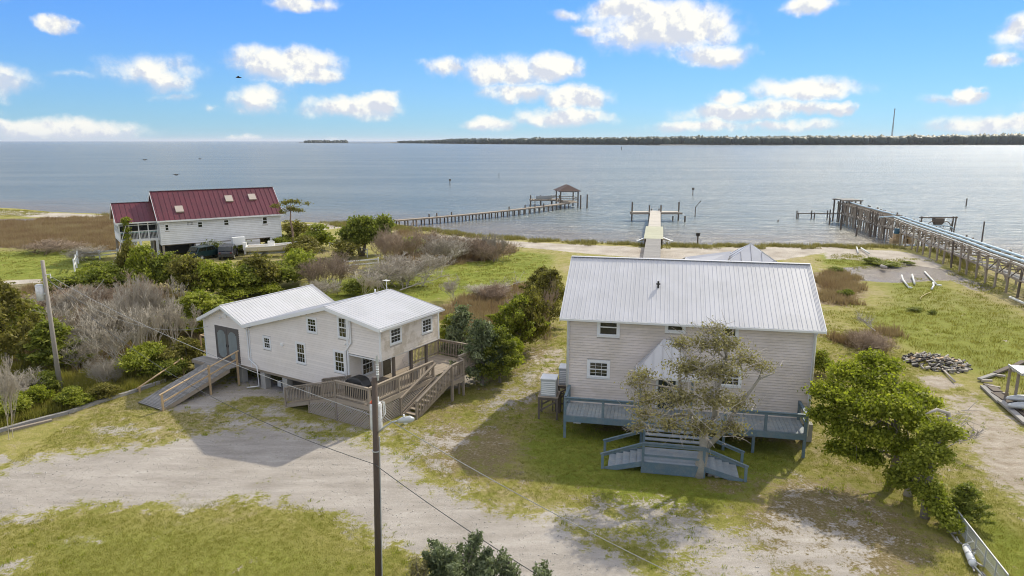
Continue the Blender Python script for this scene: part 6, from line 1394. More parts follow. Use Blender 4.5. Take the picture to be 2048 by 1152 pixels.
PL = [
 # left thicket
 ('ocedar',18,735,560,130,'big dark olive cedar filling the left edge of the photo'), ('dcedar',112,742,640,120,'dark cedar directly left of the grey utility pole foot'), ('dcedar',62,700,600,90,'dark green cedar behind, between the left edge cedar and the grey pole'),
 ('bare',233,752,600,120,'tall grey bare tree with a leaning dark trunk in the middle of the thicket'), ('bare',285,705,560,110,'tallest bare tree right of the leaning one, twigs against the hedge'), ('bare',318,690,555,90,'slim bare tree nearest the olive cedar'),
 ('bare',190,712,590,110,'pale bare tree right of the grey utility pole'), ('bareb',250,665,560,110,'brown bare tree at the back of the thicket below the hedge'), ('bareb',60,655,580,130,'brown twiggy tree left of the grey pole behind the cedars'), ('bare',160,640,575,90,'short bare tree behind the grey pole transformer'),
 ('bare',340,715,600,80,'grey bare tree touching the cottage gable end'), ('bare',25,880,700,50,'thin white dead sapling at the left edge in the weeds'), ('bareb',205,645,562,110,'brown bare crown between the pole and the tall bare tree'),('bare',262,742,610,90,'bare tree just left of the green shrubs by the handrail'),
 ('gtwig',90,640,590,120,'grey scrub at the back left behind the lawn track'), ('gtwig',215,770,715,70,'low dead scrub at the foot of the leaning tree'), ('gtwig',345,660,600,90,'grey twiggy scrub beside the olive cedar'),('twig',160,610,575,120,'low brown scrub along the far side of the thicket'),
 ('mid',292,752,684,110,'broad green shrub behind the freestanding handrail'), ('olive',372,740,676,95,'yellow green shrub between the plank ramp and the thicket'), ('dark',335,755,700,80,'dark low shrub under the two green shrubs by the handrail'),
 ('ocedar',405,668,585,130,'spreading olive cedar right behind the cottage gable'), ('dark',95,790,735,70,'dark green weed clump at the grey pole foot, left side'), ('mid',158,812,770,80,'green weedy clump right of the grey pole foot'), ('bright',72,815,765,60,'yellow flowering weed clump near the timber edging'),
 ('mid',20,835,780,80,'pale green weeds at the left edge behind the timbers'), ('olive',210,800,765,60,'small olive clump along the timber edging'), ('bright',5,815,780,50,'bright leafy sprig at the very left edge'),
 ('bare',140,668,575,90,'thin bare tree right behind the grey pole transformer can'), ('bare',222,690,585,100,'bare tree behind the leaning dark trunk, left side'), ('bare',300,735,625,90,'low bare tree over the green shrub by the handrail'), ('bare',365,700,610,70,'bare sapling between the cottage gable and the thicket'),
 ('bareb',315,650,545,110,'brown bare tree reaching up to the vine column'), ('bareb',150,690,600,110,'brown bare tree mid thicket beside the grey pole'), ('gtwig',260,680,600,130,'pale dense scrub in the thicket middle'), ('gtwig',180,735,670,90,'pale scrub right of the grey pole foot'), ('gtwig',50,800,745,90,'pale dry scrub near the left edge weeds'),
 ('gtwig',125,710,640,80,'pale scrub just behind the grey utility pole'),
 # hedge below the red roofed house
 ('dark',135,580,538,90,'low dark hedge clump left end, by the short white fence panel'), ('mid',180,565,530,60,'small green clump right of the white fence panel'), ('dark',235,585,505,110,'dark hedge shrub below the porch of the red roofed house'), ('olive',270,575,478,60,'vine covered olive shrub rising against the porch'),
 ('mid',300,590,490,90,'green hedge shrub below the left end of the white wall'), ('dark',345,585,492,100,'dark hedge shrub in front of the garage opening'), ('olive',385,600,508,100,'olive hedge shrub below the parked green car'), ('mid',425,600,505,90,'green hedge shrub with white blossom above it'),
 ('dark',470,590,506,110,'dark hedge shrub left below the boat'), ('olive',515,585,504,100,'olive hedge shrub directly below the boat bow'), ('dark',562,575,500,100,'dark dense hedge shrub below the boat stern'), ('mid',604,565,490,80,'green hedge shrub at the right end of the hedge'),
 ('dark',400,640,575,90,'dark shrub above the olive cedar'), ('mid',475,600,560,80,'rounded green shrub at the lawn edge of the hedge'), ('mid',530,590,560,70,'small round green shrub on the lawn edge'), ('dark',210,545,512,70,'grey green shrub under the porch left of the stilts'),
 ('mid',475,505,470,50,'little green tree beside the white raised box'), ('olive',595,495,440,80,'olive shrub behind the flat topped pine'), ('mid',640,500,445,90,'green shrub mass right of the flat topped pine'), ('dark',560,500,455,60,'dark shrub at the right corner of the red roofed house'), ('olive',610,520,470,80,'tan flowering shrub below the pine'),
 ('gtwig',175,520,495,80,'grey scrub beside the left rail fence'), ('twig',100,505,480,140,'brown scrub across the far left marsh edge'),
 # middle
 ('twig',656,572,508,110,'round brown twiggy bush left of the fallen trees'), ('gtwig',650,590,560,80,'dry grey branches under the round brown bush'), ('twig',780,520,455,80,'brown bare bush right of the dark spreading tree'), ('bareb',800,540,452,110,'brown leafless bush behind the fallen branches'),
 ('bare',850,570,500,120,'tangle of grey bare branches over the lawn, centre'), ('gtwig',790,575,520,150,'sprawling grey dead bush left of centre'), ('gtwig',880,525,470,110,'grey bare bush row in the brown scrub'), ('twig',930,515,470,100,'brown bare shrubs near the beach'), ('twig',860,500,462,110,'brown scrub nearest the pier root'),
 ('bare',1003,520,465,70,'slim bare tree at the right end of the brown scrub'), ('twig',985,520,480,90,'low brown bush at the lawn corner by the slim bare tree'), ('dark',720,592,550,70,'green shrub behind the cottage roof ridge, left'), ('mid',755,560,530,70,'pale green shrub between fallen trees'), ('bare',740,600,545,60,'small grey sapling behind the cottage ridge'),
 ('olive',690,520,480,80,'olive shrub behind the rail fence'), ('mid',820,510,470,60,'green shrub hidden in the brown scrub'), ('bare',905,600,555,50,'tiny bare sapling on the lawn beside the cottage antenna'), ('twig',985,598,565,90,'low reddish brush heap behind the cottage right roof'),
 ('gtwig',970,590,568,80,'pale dead branches on the reddish brush heap'),
 # between the houses
 ('cedar',925,742,612,90,'blue green cedar right of the cottage roof edge'), ('cedar',965,770,640,100,'broad dark cedar behind the back deck corner'), ('dcedar',1000,765,655,90,'dark cedar just left of the bright green bush'), ('bright',1024,742,668,62,'bright green bush at the end of the cedar row'),
 ('olive',1062,700,572,80,'tall olive tree left of the taupe house'), ('ocedar',1098,655,540,80,'olive brown cedar behind the taupe house corner'), ('ocedar',1040,705,590,80,'feathery cedar between the bright bush and the olive tree'), ('dcedar',905,690,628,60,'small dark cedar peeking over the back deck'), ('ocedar',1085,610,535,70,'farther small cedar along the lawn left of the white roof'),
 ('bareb',1080,690,560,80,'brown half bare tree beside the tall olive tree near the taupe house'), ('ocedar',1015,700,610,70,'brownish cedar behind the blue green pair, between the houses'), ('olive',1108,620,548,50,'small olive tree farthest back along the taupe house roof edge'), ('twig',1050,640,590,90,'brown scrub behind the tree row between the houses'),
 # right
 ('mid',1648,752,700,62,'rounded vine covered bush at the right corner of the taupe house'), ('dcedar',1925,1045,968,95,'small dark pine like shrub beyond the fence at lower right'), ('twig',1740,700,662,110,'reddish brown brush patch in the right marsh'), ('dark',1690,595,572,30,'tiny dark shrub in the right marsh by the pools'),
]
for p in PL: plant(*p)
SH_G = 'low marsh shrubs by the muddy pools'
for x, y, t_, w_, lab in ((1672, 545, 527, 34, 'low dark marsh shrub nearest the white roof ridge end'), (1742, 528, 512, 40, 'round dark marsh bush above the muddy pool'), (1815, 530, 519, 26, 'small marsh bush right of the round one'), (1775, 533, 521, 46, 'flat green marsh clump between the two bushes'), (1830, 622, 610, 30, 'dark tuft alone in the middle of the right marsh'), (1865, 628, 617, 20, 'second dark tuft just right of the marsh middle')):
    plant('dark' if w_ != 46 else 'mid', x, y, t_, w_, lab, SH_G)
# special trees -----------------------------------------------------------
def tree_special(name, label, cat, loc, lobes, n, size, m, seed, trunk, tr_r, clump, per=9, shell=.35, bark=BARK, extra=None, limb_r=.09, elong=1.5, subs=2):
    t = thing(name, label, cat, loc); me, cc = crown('crown', lobes, n, size, m, seed, clump, per, shell, elong); mesh_obj('crown', me, t)
    rs = np.random.RandomState(seed + 50); mb = MB(); 
    for tk, rr_ in zip(trunk, tr_r): mb.tube(tk, rr_, 9)
    allp = [p for tk in trunk for p in tk[1:]]
    for lb in lobes:
        c0 = Vector(lb[:3]); b_ = min(allp, key=lambda p: (Vector(p) - c0).length + .6 * max(0, Vector(p).z - c0.z)); limbs(mb, [b_, b_], [c0], limb_r, rs, sides=6)
        for _ in range(subs * 3):
            j = cc[rs.randint(len(cc))]
            if (Vector(j) - c0).length < max(lb[3:6]) * 1.6: limbs(mb, [c0, c0], [j], limb_r * .35, rs, sides=4)
    mb.build('trunk', bark, t, True)
    if extra: extra(t)
    return t
# live oak in front of the taupe house (sparse grey green, visible limbs)
ox, oy = 8.62, 29.55
def o_at(px, py, Y): 
    v = (py - CY) / FOC; d = Y / (cp - v * sp); return Vector(((px - CX) / FOC * d - ox, Y - oy, CAMH - (sp + v * cp) * d))
lob = []
for px, py, dy, rpx, rz in ((1283,752,.0,30,.45),(1362,690,.5,24,.5),(1408,690,.2,50,.65),(1450,690,-.3,46,.6),(1490,720,.3,40,.5),(1525,735,.2,34,.35),(1375,740,-.8,55,.7),(1440,745,-.7,58,.7),(1300,800,-.4,42,.5),(1360,800,-1.2,60,.7),(1425,800,-1.2,60,.7),(1470,810,-.2,46,.6),
      (1290,830,.2,40,.5),(1340,850,-.6,46,.5),(1465,858,-.4,40,.5),(1400,860,-1.3,50,.5),(1270,770,.4,26,.35),(1430,660,.3,30,.4),(1275,855,.3,26,.3)):
    c = o_at(px, py, oy + dy); r = rpx * .0221; lob.append((c.x, c.y, c.z, r, r * .9, rz))
tk1 = [(-.1, 0, -.2), (-.02, 0, .6), (.12, .05, 1.3), (.05, .1, 2.1)]; tk2 = [(.05, .1, 2.1), (.5, 0, 3.0), (.6, .2, 4.2), (.9, .2, 5.5)]; tk3 = [(.05, .1, 2.1), (-.6, -.2, 3.0), (-1.1, 0, 4.2)]; tk4 = [(.12, .05, 1.3), (.7, -.3, 2.2), (1.3, -.2, 3.2), (2.4, .2, 4.6), (3.1, .2, 4.9)]
tree_special('live_oak', 'sparse grey green live oak with lichened limbs in front of the taupe house', 'tree', (ox, oy, 0), lob, 11500, .075, LEAF_L, 61, (tk1, tk2, tk3, tk4), ([.30, .25, .22, .19], [.17, .14, .10, .05], [.15, .11, .06], [.14, .11, .09, .06, .03]), .19, 9, .75, mat('lichened_bark', (.30, .28, .24), .9, .25, 4, fine=.25, fscale=25, bump=.6, bdist=.02), None, .055, 1.6, 5)
def oak_twigs():
    t = [o for o in SC.objects if o.name.startswith('live_oak')][0]; rs = random.Random(8); mb = MB()
    for lb in lob:
        for _ in range(34):
            p = Vector(lb[:3]) + Vector((rs.gauss(0, .35) * lb[3], rs.gauss(0, .35) * lb[4], rs.gauss(0, .35) * lb[5])); q = p + Vector((rs.uniform(-1, 1), rs.uniform(-1, 1), rs.uniform(-.5, .9))).normalized() * lb[3] * rs.uniform(.6, 1.15)
            mb.tube([p, p.lerp(q, .5) + Vector((0, 0, rs.uniform(-.1, .1))), q], [.016, .011, .005], 3, False)
    tag(mb.build('twigs', BARKP, t), kind='stuff')
oak_twigs()
# bright green tree by the fence
bx, by = 17.3, 29.3
def b_at(px, py, Y):
    v = (py - CY) / FOC; d = Y / (cp - v * sp); return Vector(((px - CX) / FOC * d - bx, Y - by, CAMH - (sp + v * cp) * d))
lob = []
for px, py, dy, rpx, rz in ((1660,790,1.2,48,.8),(1650,835,.8,40,.6),(1700,750,2.,50,.8),(1720,815,.2,60,1.),(1755,770,1.2,52,.9),(1770,735,2.2,40,.6),(1790,820,-.6,58,.9),(1700,865,-.1,52,.7),(1760,880,-.8,52,.7),(1820,790,.6,42,.6),(1840,850,-.6,44,.6),(1680,900,-.2,30,.4),(1730,915,-.8,38,.5),(1810,900,-1.2,42,.6),(1860,810,.4,26,.35),(1740,720,2.6,36,.5)):
    c = b_at(px, py, by + dy); r = rpx * .0212; lob.append((c.x, c.y, c.z, r, r, rz * .9))
def dead_limb(t):
    mb = MB(); mb.tube([(-.2, -1.5, -.1), (.2, -1.5, 1.4), (.75, -1.7, 2.4), (1.05, -1.8, 3.2), (.9, -1.8, 3.9), (.4, -1.8, 4.05), (-.1, -1.9, 3.9)], [.2, .17, .13, .11, .09, .07, .03], 8)
    rs = random.Random(4)
    for _ in range(26): p = Vector((rs.uniform(.2, 1.6), -1.8 + rs.uniform(-.4, .4), rs.uniform(3.2, 4.1))); q = p + Vector((rs.uniform(-.2, 1.1), rs.uniform(-.5, .5), rs.uniform(-.5, .7))); mb.tube([p, p.lerp(q, .5), q], [.022, .014, .005], 3, False)
    mb.build('dead_limb', BARKP, t, True)
tree_special('bright_tree', 'bright yellow green leafy tree with a curved dead limb by the lower right fence', 'tree', (bx, by, 0), lob, 42000, .095, LEAF_B, 71, ([(0, 0, -.2), (.05, 0, 1.2), (-.1, .1, 2.4), (.1, .4, 4.)], [(.4, -.6, -.2), (.7, -.5, 1.6), (.6, -.2, 3.2)]), ([.24, .20, .16, .08], [.16, .13, .06]), .16, 10, .42, BARK, dead_limb, .07)
fb = G(1850, 1035)
lob = [(0, 0, 1.0, .55, .6, .8), (-.2, .5, 1.9, .6, .6, .7), (.25, .2, 2.6, .6, .55, .6), (.5, .9, 3.1, .6, .6, .6), (.1, -.7, .7, .45, .5, .5), (-.35, 1.3, 1.0, .6, .6, .7), (.9, .6, 3.4, .5, .5, .45), (.25, -1.3, .45, .35, .45, .35)]
tree_special('vine_covered_tree', 'dark green vine wrapped tree at the fence end, right below the bright tree', 'tree', (fb.x, fb.y, 0), lob, 15000, .085, LEAF_M, 81, ([(0, 0, -.2), (0, .1, 1.4), (.2, .3, 2.8)],), ([.2, .15, .08],), .14, 9, .3)
# dark spreading tree by the shore
tb_ = G(722, 512); sc_ = px_m(tb_.y)
lob = [(-14, 0, 28, 20, 18, 13), (8, 0, 34, 22, 18, 14), (-22, 0, 46, 18, 18, 11), (0, 0, 55, 20, 18, 13), (20, 0, 52, 16, 16, 10), (-4, 0, 68, 14, 14, 9), (14, 6, 68, 10, 10, 8)]
tree_special('dark_spreading_tree', 'dense dark tree standing alone near the beach left of centre', 'tree', tb_, [(a * sc_, 0.3 * b_ * sc_ * RNG.uniform(-1, 1), c * sc_, d * sc_, e_ * sc_, f * sc_) for a, b_, c, d, e_, f in lob], 13000, .22, LEAF_D, 91, ([(0, 0, -.3), (-.3, 0, 1.6), (-.2, 0, 3.)], [(.2, 0, -.2), (.6, 0, 1.6), (1.0, 0, 3.)]), ([.3, .25, .14], [.25, .2, .12]), .38, 9, .35)
t2_ = G(768, 508); lob = [(0, 0, 40, 12, 12, 12), (4, 0, 60, 13, 12, 10), (-4, 0, 24, 10, 10, 10), (2, 0, 70, 8, 8, 6)]
tree_special('tall_dark_tree', 'narrow dark tree close behind and right of the dense spreading one', 'tree', t2_, [(a * sc_, 0, c * sc_, d * sc_, e_ * sc_, f * sc_) for a, b_, c, d, e_, f in lob], 5200, .22, LEAF_D, 92, ([(0, 0, -.3), (.1, 0, 2.), (.2, 0, 4.)],), ([.25, .2, .12],), .36, 9, .4)
# flat topped pine
pn = G(587, 512); hp = top_z(pn.y, 398); sc_ = px_m(pn.y)
lob = [(-30, 0, .88, 9, 8, 1.4), (-10, 2, .93, 9, 8, 1.3), (2, -2, .96, 10, 8, 2.4), (14, 0, .95, 9, 8, 1.3), (32, 2, .92, 8, 8, 1.4), (-2, 6, .84, 8, 8, 2.), (10, -6, .82, 8, 8, 2.), (20, -3, .80, 7, 7, 1.8), (-15, -4, .78, 7, 7, 1.6)]
tree_special('flat_topped_pine', 'tall thin pine with a flat sparse crown at the right end of the red roof', 'pine', pn, [(a * sc_, b_ * sc_, c * hp, d * sc_, e_ * sc_, f * sc_) for a, b_, c, d, e_, f in lob], 1500, .13, LEAF_O, 93, ([(0, 0, -.3), (.1, 0, hp * .4), (-.1, 0, hp * .62), (0, 0, hp * .8)],), ([.17, .14, .11, .07],), .22, 8, .5, mat('pine_bark', (.22, .15, .11), .9, .2, 3), None, .06)
# vine column on the porch
vc = ST3 @ Vector((-3.7, 1.1, 0)); lob = [(0, 0, z, .33, .33, .5) for z in (.8, 1.6, 2.4, 3.2, 4.0, 4.8)] + [(.1, 0, 5.3, .5, .4, .3)]
tree_special('vine_column', 'climbing green vine covering the porch corner post of the red roofed house', 'vine', vc, lob, 2600, .15, LEAF_M, 94, ([(0, 0, -.1), (0, 0, 2.5), (0, 0, 5)],), ([.06, .05, .03],), .14, 8, .4)
# cedar at the bottom of the picture
def near_cedar(name, label, px, pyt, Y, wpx, n, seed, kind=LEAF_C, jag=7):
    v = (pyt - CY) / FOC; d = Y / (cp - v * sp); X = (px - CX) / FOC * d; zt_ = CAMH - (sp + v * cp) * d
    rs = np.random.RandomState(seed); t = thing(name, label, 'cedar', (X, Y, 0)); wd = wpx / FOC * d / 2; mb = MB(); C = []; D = []; T = []
    mb.tube([(0, 0, -.1), (0, 0, zt_ * .9)], [.12, .03], 7)
    for i in range(jag * 9):
        z = zt_ * (.25 + .7 * rs.rand()); a = rs.rand() * 6.28; rr_ = wd * (1.15 - (z / zt_) ** 3 * .75) * (.55 + .5 * rs.rand()); p = Vector((0, 0, z * .8)); e_ = Vector((cos(a) * rr_, sin(a) * rr_, z + .10 * zt_ * rs.rand()))
        mb.tube([p, p.lerp(e_, .5) - Vector((0, 0, .04)), e_], [.03, .02, .006], 4, False); k = n // (jag * 9); f = rs.rand(k) ** .5; c = np.outer(1 - f, p) + np.outer(f, e_); w_ = (.05 + .13 * (1 - f))[:, None]
        C.append(c + rs.randn(k, 3) * w_); D.append(np.tile(np.array([cos(a) * .5, sin(a) * .5, .9]), (k, 1))); T.append(np.clip(rs.rand() * .45 + rs.rand(k) * .55, 0, 1))
    V, F = leaf_quads(np.concatenate(C), np.concatenate(D), .05, rs, 2.2); mesh_obj('crown', np_mesh('crown', V, F, kind, np.concatenate(T)), t); mb.build('trunk', BARK, t); return t
near_cedar('near_cedar', 'blue green cedar top rising at the bottom edge, centre', 925, 1080, 17.6, 210, 26000, 5)
near_cedar('near_cedar', 'slender cedar shoot right of the larger one at the bottom edge', 1018, 1094, 17.6, 46, 5000, 6, jag=4)
near_cedar('near_cedar', 'small tilted cedar tip at the bottom edge farthest right', 1085, 1122, 17.6, 60, 5000, 7, jag=4)
near_cedar('near_cedar', 'thin yellowish shrub top left of the bottom cedar', 835, 1112, 17.2, 50, 2600, 8, LEAF_L, 4)
# fallen dead trees and driftwood
def dead_log(px, py, ang, L, label, seed, r_=.06):
    g = G(px, py); t = thing('fallen_tree', label, 'fallen tree', (g.x, g.y, .25), ang); rs = random.Random(seed); mb = MB()
    mb.tube([(0, 0, 0), (L * .4, .1, .35), (L * .75, -.1, .6), (L, .2, .9)], [r_, r_ * .8, r_ * .5, .02], 6); mb.build('trunk', BARKP, t)
    b_ = MB()
    for _ in range(26):
        f = rs.uniform(.2, 1); p = Vector((L * f, 0, .15 + .7 * f)); q = p + Vector((rs.uniform(-.2, 1.2), rs.uniform(-1, 1), rs.uniform(-.3, 1.1))) * L * .28; m_ = p.lerp(q, .5) + Vector((0, 0, .1))
        b_.tube([p, m_, q], [.022, .014, .005], 3, False)
        for _ in range(3): e_ = m_.lerp(q, rs.random()); b_.tube([e_, e_ + Vector((rs.uniform(-1, 1), rs.uniform(-1, 1), rs.uniform(-.3, 1))) * .5], [.014, .005], 3, False)
    b_.build('branches', BARKP, t)
dead_log(700, 548, R(178), 4.2, 'pale fallen trunk lying left across the round brown bush', 1); dead_log(800, 585, R(35), 5.0, 'grey fallen tree with bare limbs over the green lawn', 2, .07); dead_log(850, 560, R(150), 4.6, 'second grey fallen tree crossing behind the first', 3)
dead_log(965, 590, R(10), 3.6, 'whitened fallen branches behind the cottage roof right end', 4); dead_log(770, 560, R(60), 3.5, 'fallen branch pile near the weathered fence', 5); dead_log(1890, 905, R(-20), 1.2, 'small dead branch on the sand right of the bright tree', 6, .03); dead_log(1750, 668, R(120), 1.6, 'bleached branch stub in the brown marsh patch', 7, .05)
# blossom patches on the hedge
for px, py, lab in ((425, 512, 'white blossoming bush in front of the parked cars'), (345, 555, 'small white flower patch in the middle of the hedge')):
    g = G(px, py); t = thing('blossom_bush', lab, 'bush', g); hh2 = 2.4; me, cc = crown('foliage', [(0, 0, hh2 * .6, 1.6, 1.2, .7), (.8, .3, hh2 * .5, 1.2, 1, .6)], 1600, .16, LEAF_W, px, .2, 8, .3); mesh_obj('blossom', me, t)
    me, cc = crown('foliage', [(0, 0, hh2 * .5, 1.5, 1.2, .9)], 1800, .18, LEAF_M, px + 1, .2, 8, .4); mesh_obj('foliage', me, t); MB().tube([(0, 0, -.1), (0, 0, 1.3)], [.06, .03], 5).build('stem', BARK, t)
# ------------------------------------------------------------------ scattered grasses (uncountable)
def tuft_mesh(name, m, blades, h, r, wid, seed):
    rs = np.random.RandomState(seed); V = []; F = []; T = []
    for i in range(blades):
        a = rs.rand() * 6.28; q = r * rs.rand() ** .6; b0 = np.array([q * cos(a), q * sin(a), -.02]); hh_ = h * (.6 + .5 * rs.rand()); ln = np.array([cos(a), sin(a), 0]) * hh_ * .5 * rs.rand(); a2 = rs.rand() * 6.28; s_ = np.array([cos(a2), sin(a2), 0]) * wid
        k = len(V); V += [b0 - s_, b0 + s_, b0 + ln * .4 + [0, 0, hh_ * .6] + s_ * .6, b0 + ln * .4 + [0, 0, hh_ * .6] - s_ * .6]; V += [b0 + ln + [0, 0, hh_]]; F += [(k, k + 1, k + 2), (k, k + 2, k + 3), (k + 3, k + 2, k + 4)]; T += [rs.rand()] * 3
    return np_mesh(name, np.array(V), np.array(F), m, T)
def scatter(name, label, cat, pts, scl, me):
    o_ = bpy.data.objects.new(name + '_tuft', me)
    pm = bpy.data.meshes.new(name); pm.vertices.add(len(pts)); pm.vertices.foreach_set('co', np.asarray(pts, np.float32).ravel())
    a = pm.attributes.new('scl', 'FLOAT', 'POINT'); a.data.foreach_set('value', np.asarray(scl, np.float32))
    a = pm.attributes.new('rz', 'FLOAT', 'POINT'); a.data.foreach_set('value', np.random.RandomState(3).rand(len(pts)).astype(np.float32) * 6.28)
    ng = bpy.data.node_groups.new(name, 'GeometryNodeTree'); ng.interface.new_socket('Geometry', in_out='INPUT', socket_type='NodeSocketGeometry'); ng.interface.new_socket('Geometry', in_out='OUTPUT', socket_type='NodeSocketGeometry')
    gi = ng.nodes.new('NodeGroupInput'); go = ng.nodes.new('NodeGroupOutput'); ip = ng.nodes.new('GeometryNodeInstanceOnPoints'); oi = ng.nodes.new('GeometryNodeObjectInfo'); oi.inputs['Object'].default_value = o_; oi.inputs['As Instance'].default_value = True
    s_ = ng.nodes.new('GeometryNodeInputNamedAttribute'); s_.data_type = 'FLOAT'; s_.inputs[0].default_value = 'scl'; r_ = ng.nodes.new('GeometryNodeInputNamedAttribute'); r_.data_type = 'FLOAT'; r_.inputs[0].default_value = 'rz'
    cx_ = ng.nodes.new('ShaderNodeCombineXYZ'); L = ng.links.new; L(r_.outputs[0], cx_.inputs[2]); L(gi.outputs[0], ip.inputs['Points']); L(oi.outputs['Geometry'], ip.inputs['Instance']); L(cx_.outputs[0], ip.inputs['Rotation']); L(s_.outputs[0], ip.inputs['Scale']); L(ip.outputs[0], go.inputs[0])
    ob = mesh_obj(name, pm); md = ob.modifiers.new('grow', 'NODES'); md.node_group = ng; return tag(ob, label, cat, kind='stuff')
def in_poly(P, n, seed, soft=0.):
    P = np.array(P); rs = np.random.RandomState(seed); x0, y0 = P.min(0); x1, y1 = P.max(0); X = x0 + (x1 - x0) * rs.rand(n); Y = y0 + (y1 - y0) * rs.rand(n)
    s_ = sdf_poly(X, Y, [tuple(p) for p in P]); k = s_ > (soft * rs.rand(n) + 1.2 * np.sin(X * .9 + 2 * np.sin(Y * .5)) * (soft > 1) if soft else 0); k &= np.array(hgt(X, Y)) > -.42
    X, Y = X[k], Y[k]; return np.stack([X, Y, hgt(X, Y) - .02], -1)
def many(polys, seed, soft=1.5):
    out = []
    for i, (p, dens) in enumerate(polys):
        P = np.array(gp(p)); ar = (P.max(0) - P.min(0)).prod(); out.append(in_poly(P, int(min(140000, ar * dens)), seed + i, soft))
    return np.concatenate(out)
def sc_(pts, lo, hi, seed): return lo + (hi - lo) * np.random.RandomState(seed).rand(len(pts)) ** 1.5
pts = many([([(-60,442),(80,438),(235,432),(238,505),(130,498),(0,497),(-60,500)], 7), ([(1615,545),(1665,540),(1735,560),(1738,592),(1700,615),(1650,610),(1615,600)], 12), ([(1668,672),(1740,655),(1790,660),(1795,690),(1740,702),(1680,695)], 22),
   ([(790,460),(900,478),(1010,490),(1040,505),(980,520),(900,530),(780,540)], 8), ([(870,610),(960,590),(1080,565),(1100,600),(1080,680),(950,720),(880,690)], 14), ([(60,570),(330,578),(420,620),(400,690),(150,750),(-20,690),(-60,600)], 5)], 100, 2.)
scatter('brown_marsh_grass', 'dense brown dead marsh reeds', 'marsh grass', pts, sc_(pts, .5, 1.15, 1), tuft_mesh('brown_tuft', REED_B, 22, .75, .3, .022, 1))
pts = many([([(640,444),(720,444),(850,455),(1000,472),(1100,479),(1290,487),(1290,494),(1150,489),(1000,481),(850,466),(640,455)], 9), ([(1318,488),(1500,489),(1700,490),(1800,491),(1800,498),(1690,499),(1500,497),(1318,497)], 10), ([(200,428),(320,434),(320,440),(200,436)], 6), ([(1820,494),(1900,500),(1960,520),(1950,545),(1860,510)], 8)], 200, 1.6)
scatter('shore_grass', 'tall tan green grass fringe along the waterline', 'shore grass', pts, sc_(pts, .3, 1.15, 2), tuft_mesh('shore_tuft', REED_T, 22, .7, .4, .018, 2))
pts = many([([(1640,505),(1760,513),(1860,520),(1760,545),(1700,535),(1640,528)], 9), ([(1830,548),(1960,585),(2048,615),(2200,690),(2200,860),(1950,760),(1850,715),(1640,680),(1640,610),(1740,600)], 6), ([(470,592),(640,562),(800,547),(880,542),(930,517),(1010,502),(1110,512),(1100,560),(980,575),(900,600),(700,610)], 3.5), ([(1860,515),(1960,545),(2060,590),(2060,610),(1950,580),(1880,545)], 8), ([(-60,418),(60,419),(110,425),(60,432),(-60,436)], 6),([(-60,500),(110,500),(230,507),(150,560),(-60,560)], 2.)], 300, 2.)
scatter('green_marsh_grass', 'yellow green marsh grass covering the wet meadows', 'marsh grass', pts, sc_(pts, .3, 1.0, 3), tuft_mesh('marsh_tuft', REED_G, 20, .28, .42, .018, 3))
pts = many([([(-60,790),(60,745),(150,745),(260,745),(330,740),(330,765),(268,783),(135,826),(0,862),(-60,880)], 26), ([(-60,600),(100,590),(400,600),(380,700),(200,740),(-60,760)], 5)], 400, .3)
scatter('thicket_weeds', 'rank green weeds between the thicket and the timber edging', 'weeds', pts, sc_(pts, .5, 1.3, 4), tuft_mesh('weed_tuft', REED_G, 20, .55, .22, .018, 4))
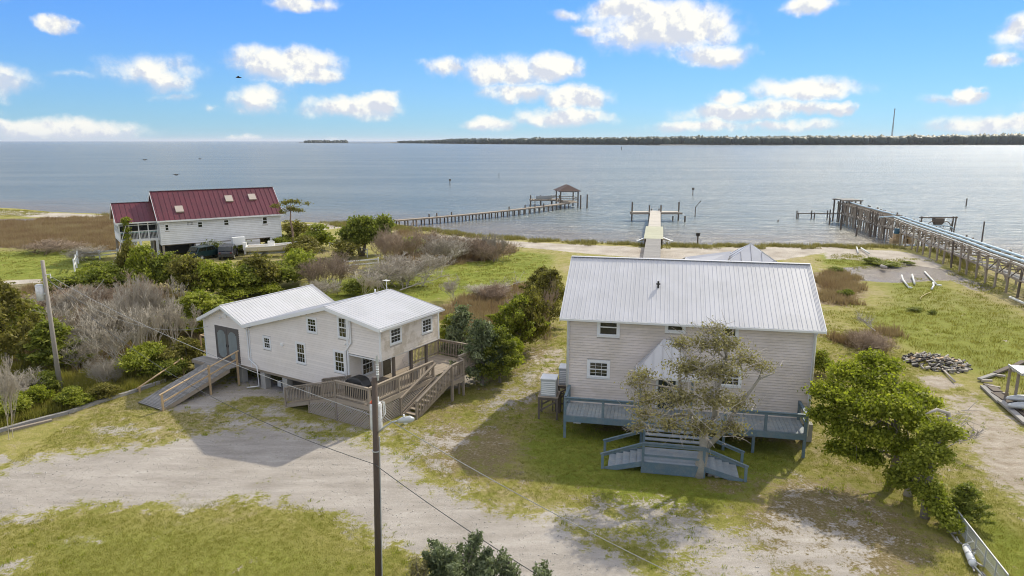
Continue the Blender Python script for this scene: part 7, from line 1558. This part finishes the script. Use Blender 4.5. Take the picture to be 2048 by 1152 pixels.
# lawn blades: thinned where the drive and the sand are bare
rs = np.random.RandomState(9); n_ = 330000; X = -24 + 52 * rs.rand(n_); Y = 17 + 38 * rs.rand(n_) ** 1.3; j = np.clip(np.searchsorted(ys, Y) - 1, 0, ny - 2); i = np.clip(np.searchsorted(xs, X) - 1, 0, nx - 2)
bare = np.maximum.reduce([LAY['gravel'][j, i], LAY['sand'][j, i] * 1.1, LAY['litter'][j, i] * .7, LAY['rough'][j, i] * .8]); nzz = fbm(X, Y, 17, 1.2) * .16 + fbm(X, Y, 18, 4.) * .1
k = (bare + nzz < .38 + .1 * rs.randn(n_)) & (np.abs(X) / Y < .95); X, Y, j, i = X[k], Y[k], j[k], i[k]
pts = np.stack([X, Y, H_[j, i] - .01], -1)
scatter('lawn_grass', 'short patchy yellow green lawn grass', 'grass', pts, .5 + .9 * np.random.RandomState(4).rand(len(pts)) ** 2, tuft_mesh('lawn_tuft', TUFT, 10, .075, .09, .008, 5))

# pebbles on the drive and taller weeds through the lawn
rs = np.random.RandomState(19); n_ = 42000; X = -26 + 50 * rs.rand(n_); Y = 17 + 24 * rs.rand(n_); j = np.clip(np.searchsorted(ys, Y) - 1, 0, ny - 2); i = np.clip(np.searchsorted(xs, X) - 1, 0, nx - 2)
k = (LAY['gravel'][j, i] + fbm(X, Y, 21, .8) * .15 > .55) & (np.abs(X) / Y < .95); P_ = np.stack([X[k], Y[k], H_[j, i][k]], -1)
sv_ = IV * np.array([1, .8, .55]); PEB = leafmat('pebbles', [(.14, .12, .10), (.36, .33, .30), (.62, .60, .56)], 0.02)
scatter('drive_pebbles', 'small grey stones strewn over the gravel drive', 'gravel', P_, .012 + .034 * rs.rand(len(P_)) ** 3, np_mesh('pebble', sv_, IF, PEB, rs.rand(len(IF))))
n_ = 9000; X = -26 + 52 * rs.rand(n_); Y = 17 + 36 * rs.rand(n_); j = np.clip(np.searchsorted(ys, Y) - 1, 0, ny - 2); i = np.clip(np.searchsorted(xs, X) - 1, 0, nx - 2)
k = (fbm(X, Y, 23, .5) > .15) & (LAY['gravel'][j, i] < .75) & (np.abs(X) / Y < .95); P_ = np.stack([X[k], Y[k], H_[j, i][k] - .01], -1)
scatter('lawn_weeds', 'darker weed clumps standing up through the thin lawn', 'weeds', P_, .35 + .9 * rs.rand(len(P_)) ** 3, tuft_mesh('lawn_weed', LEAF_M, 16, .17, .14, .014, 7))
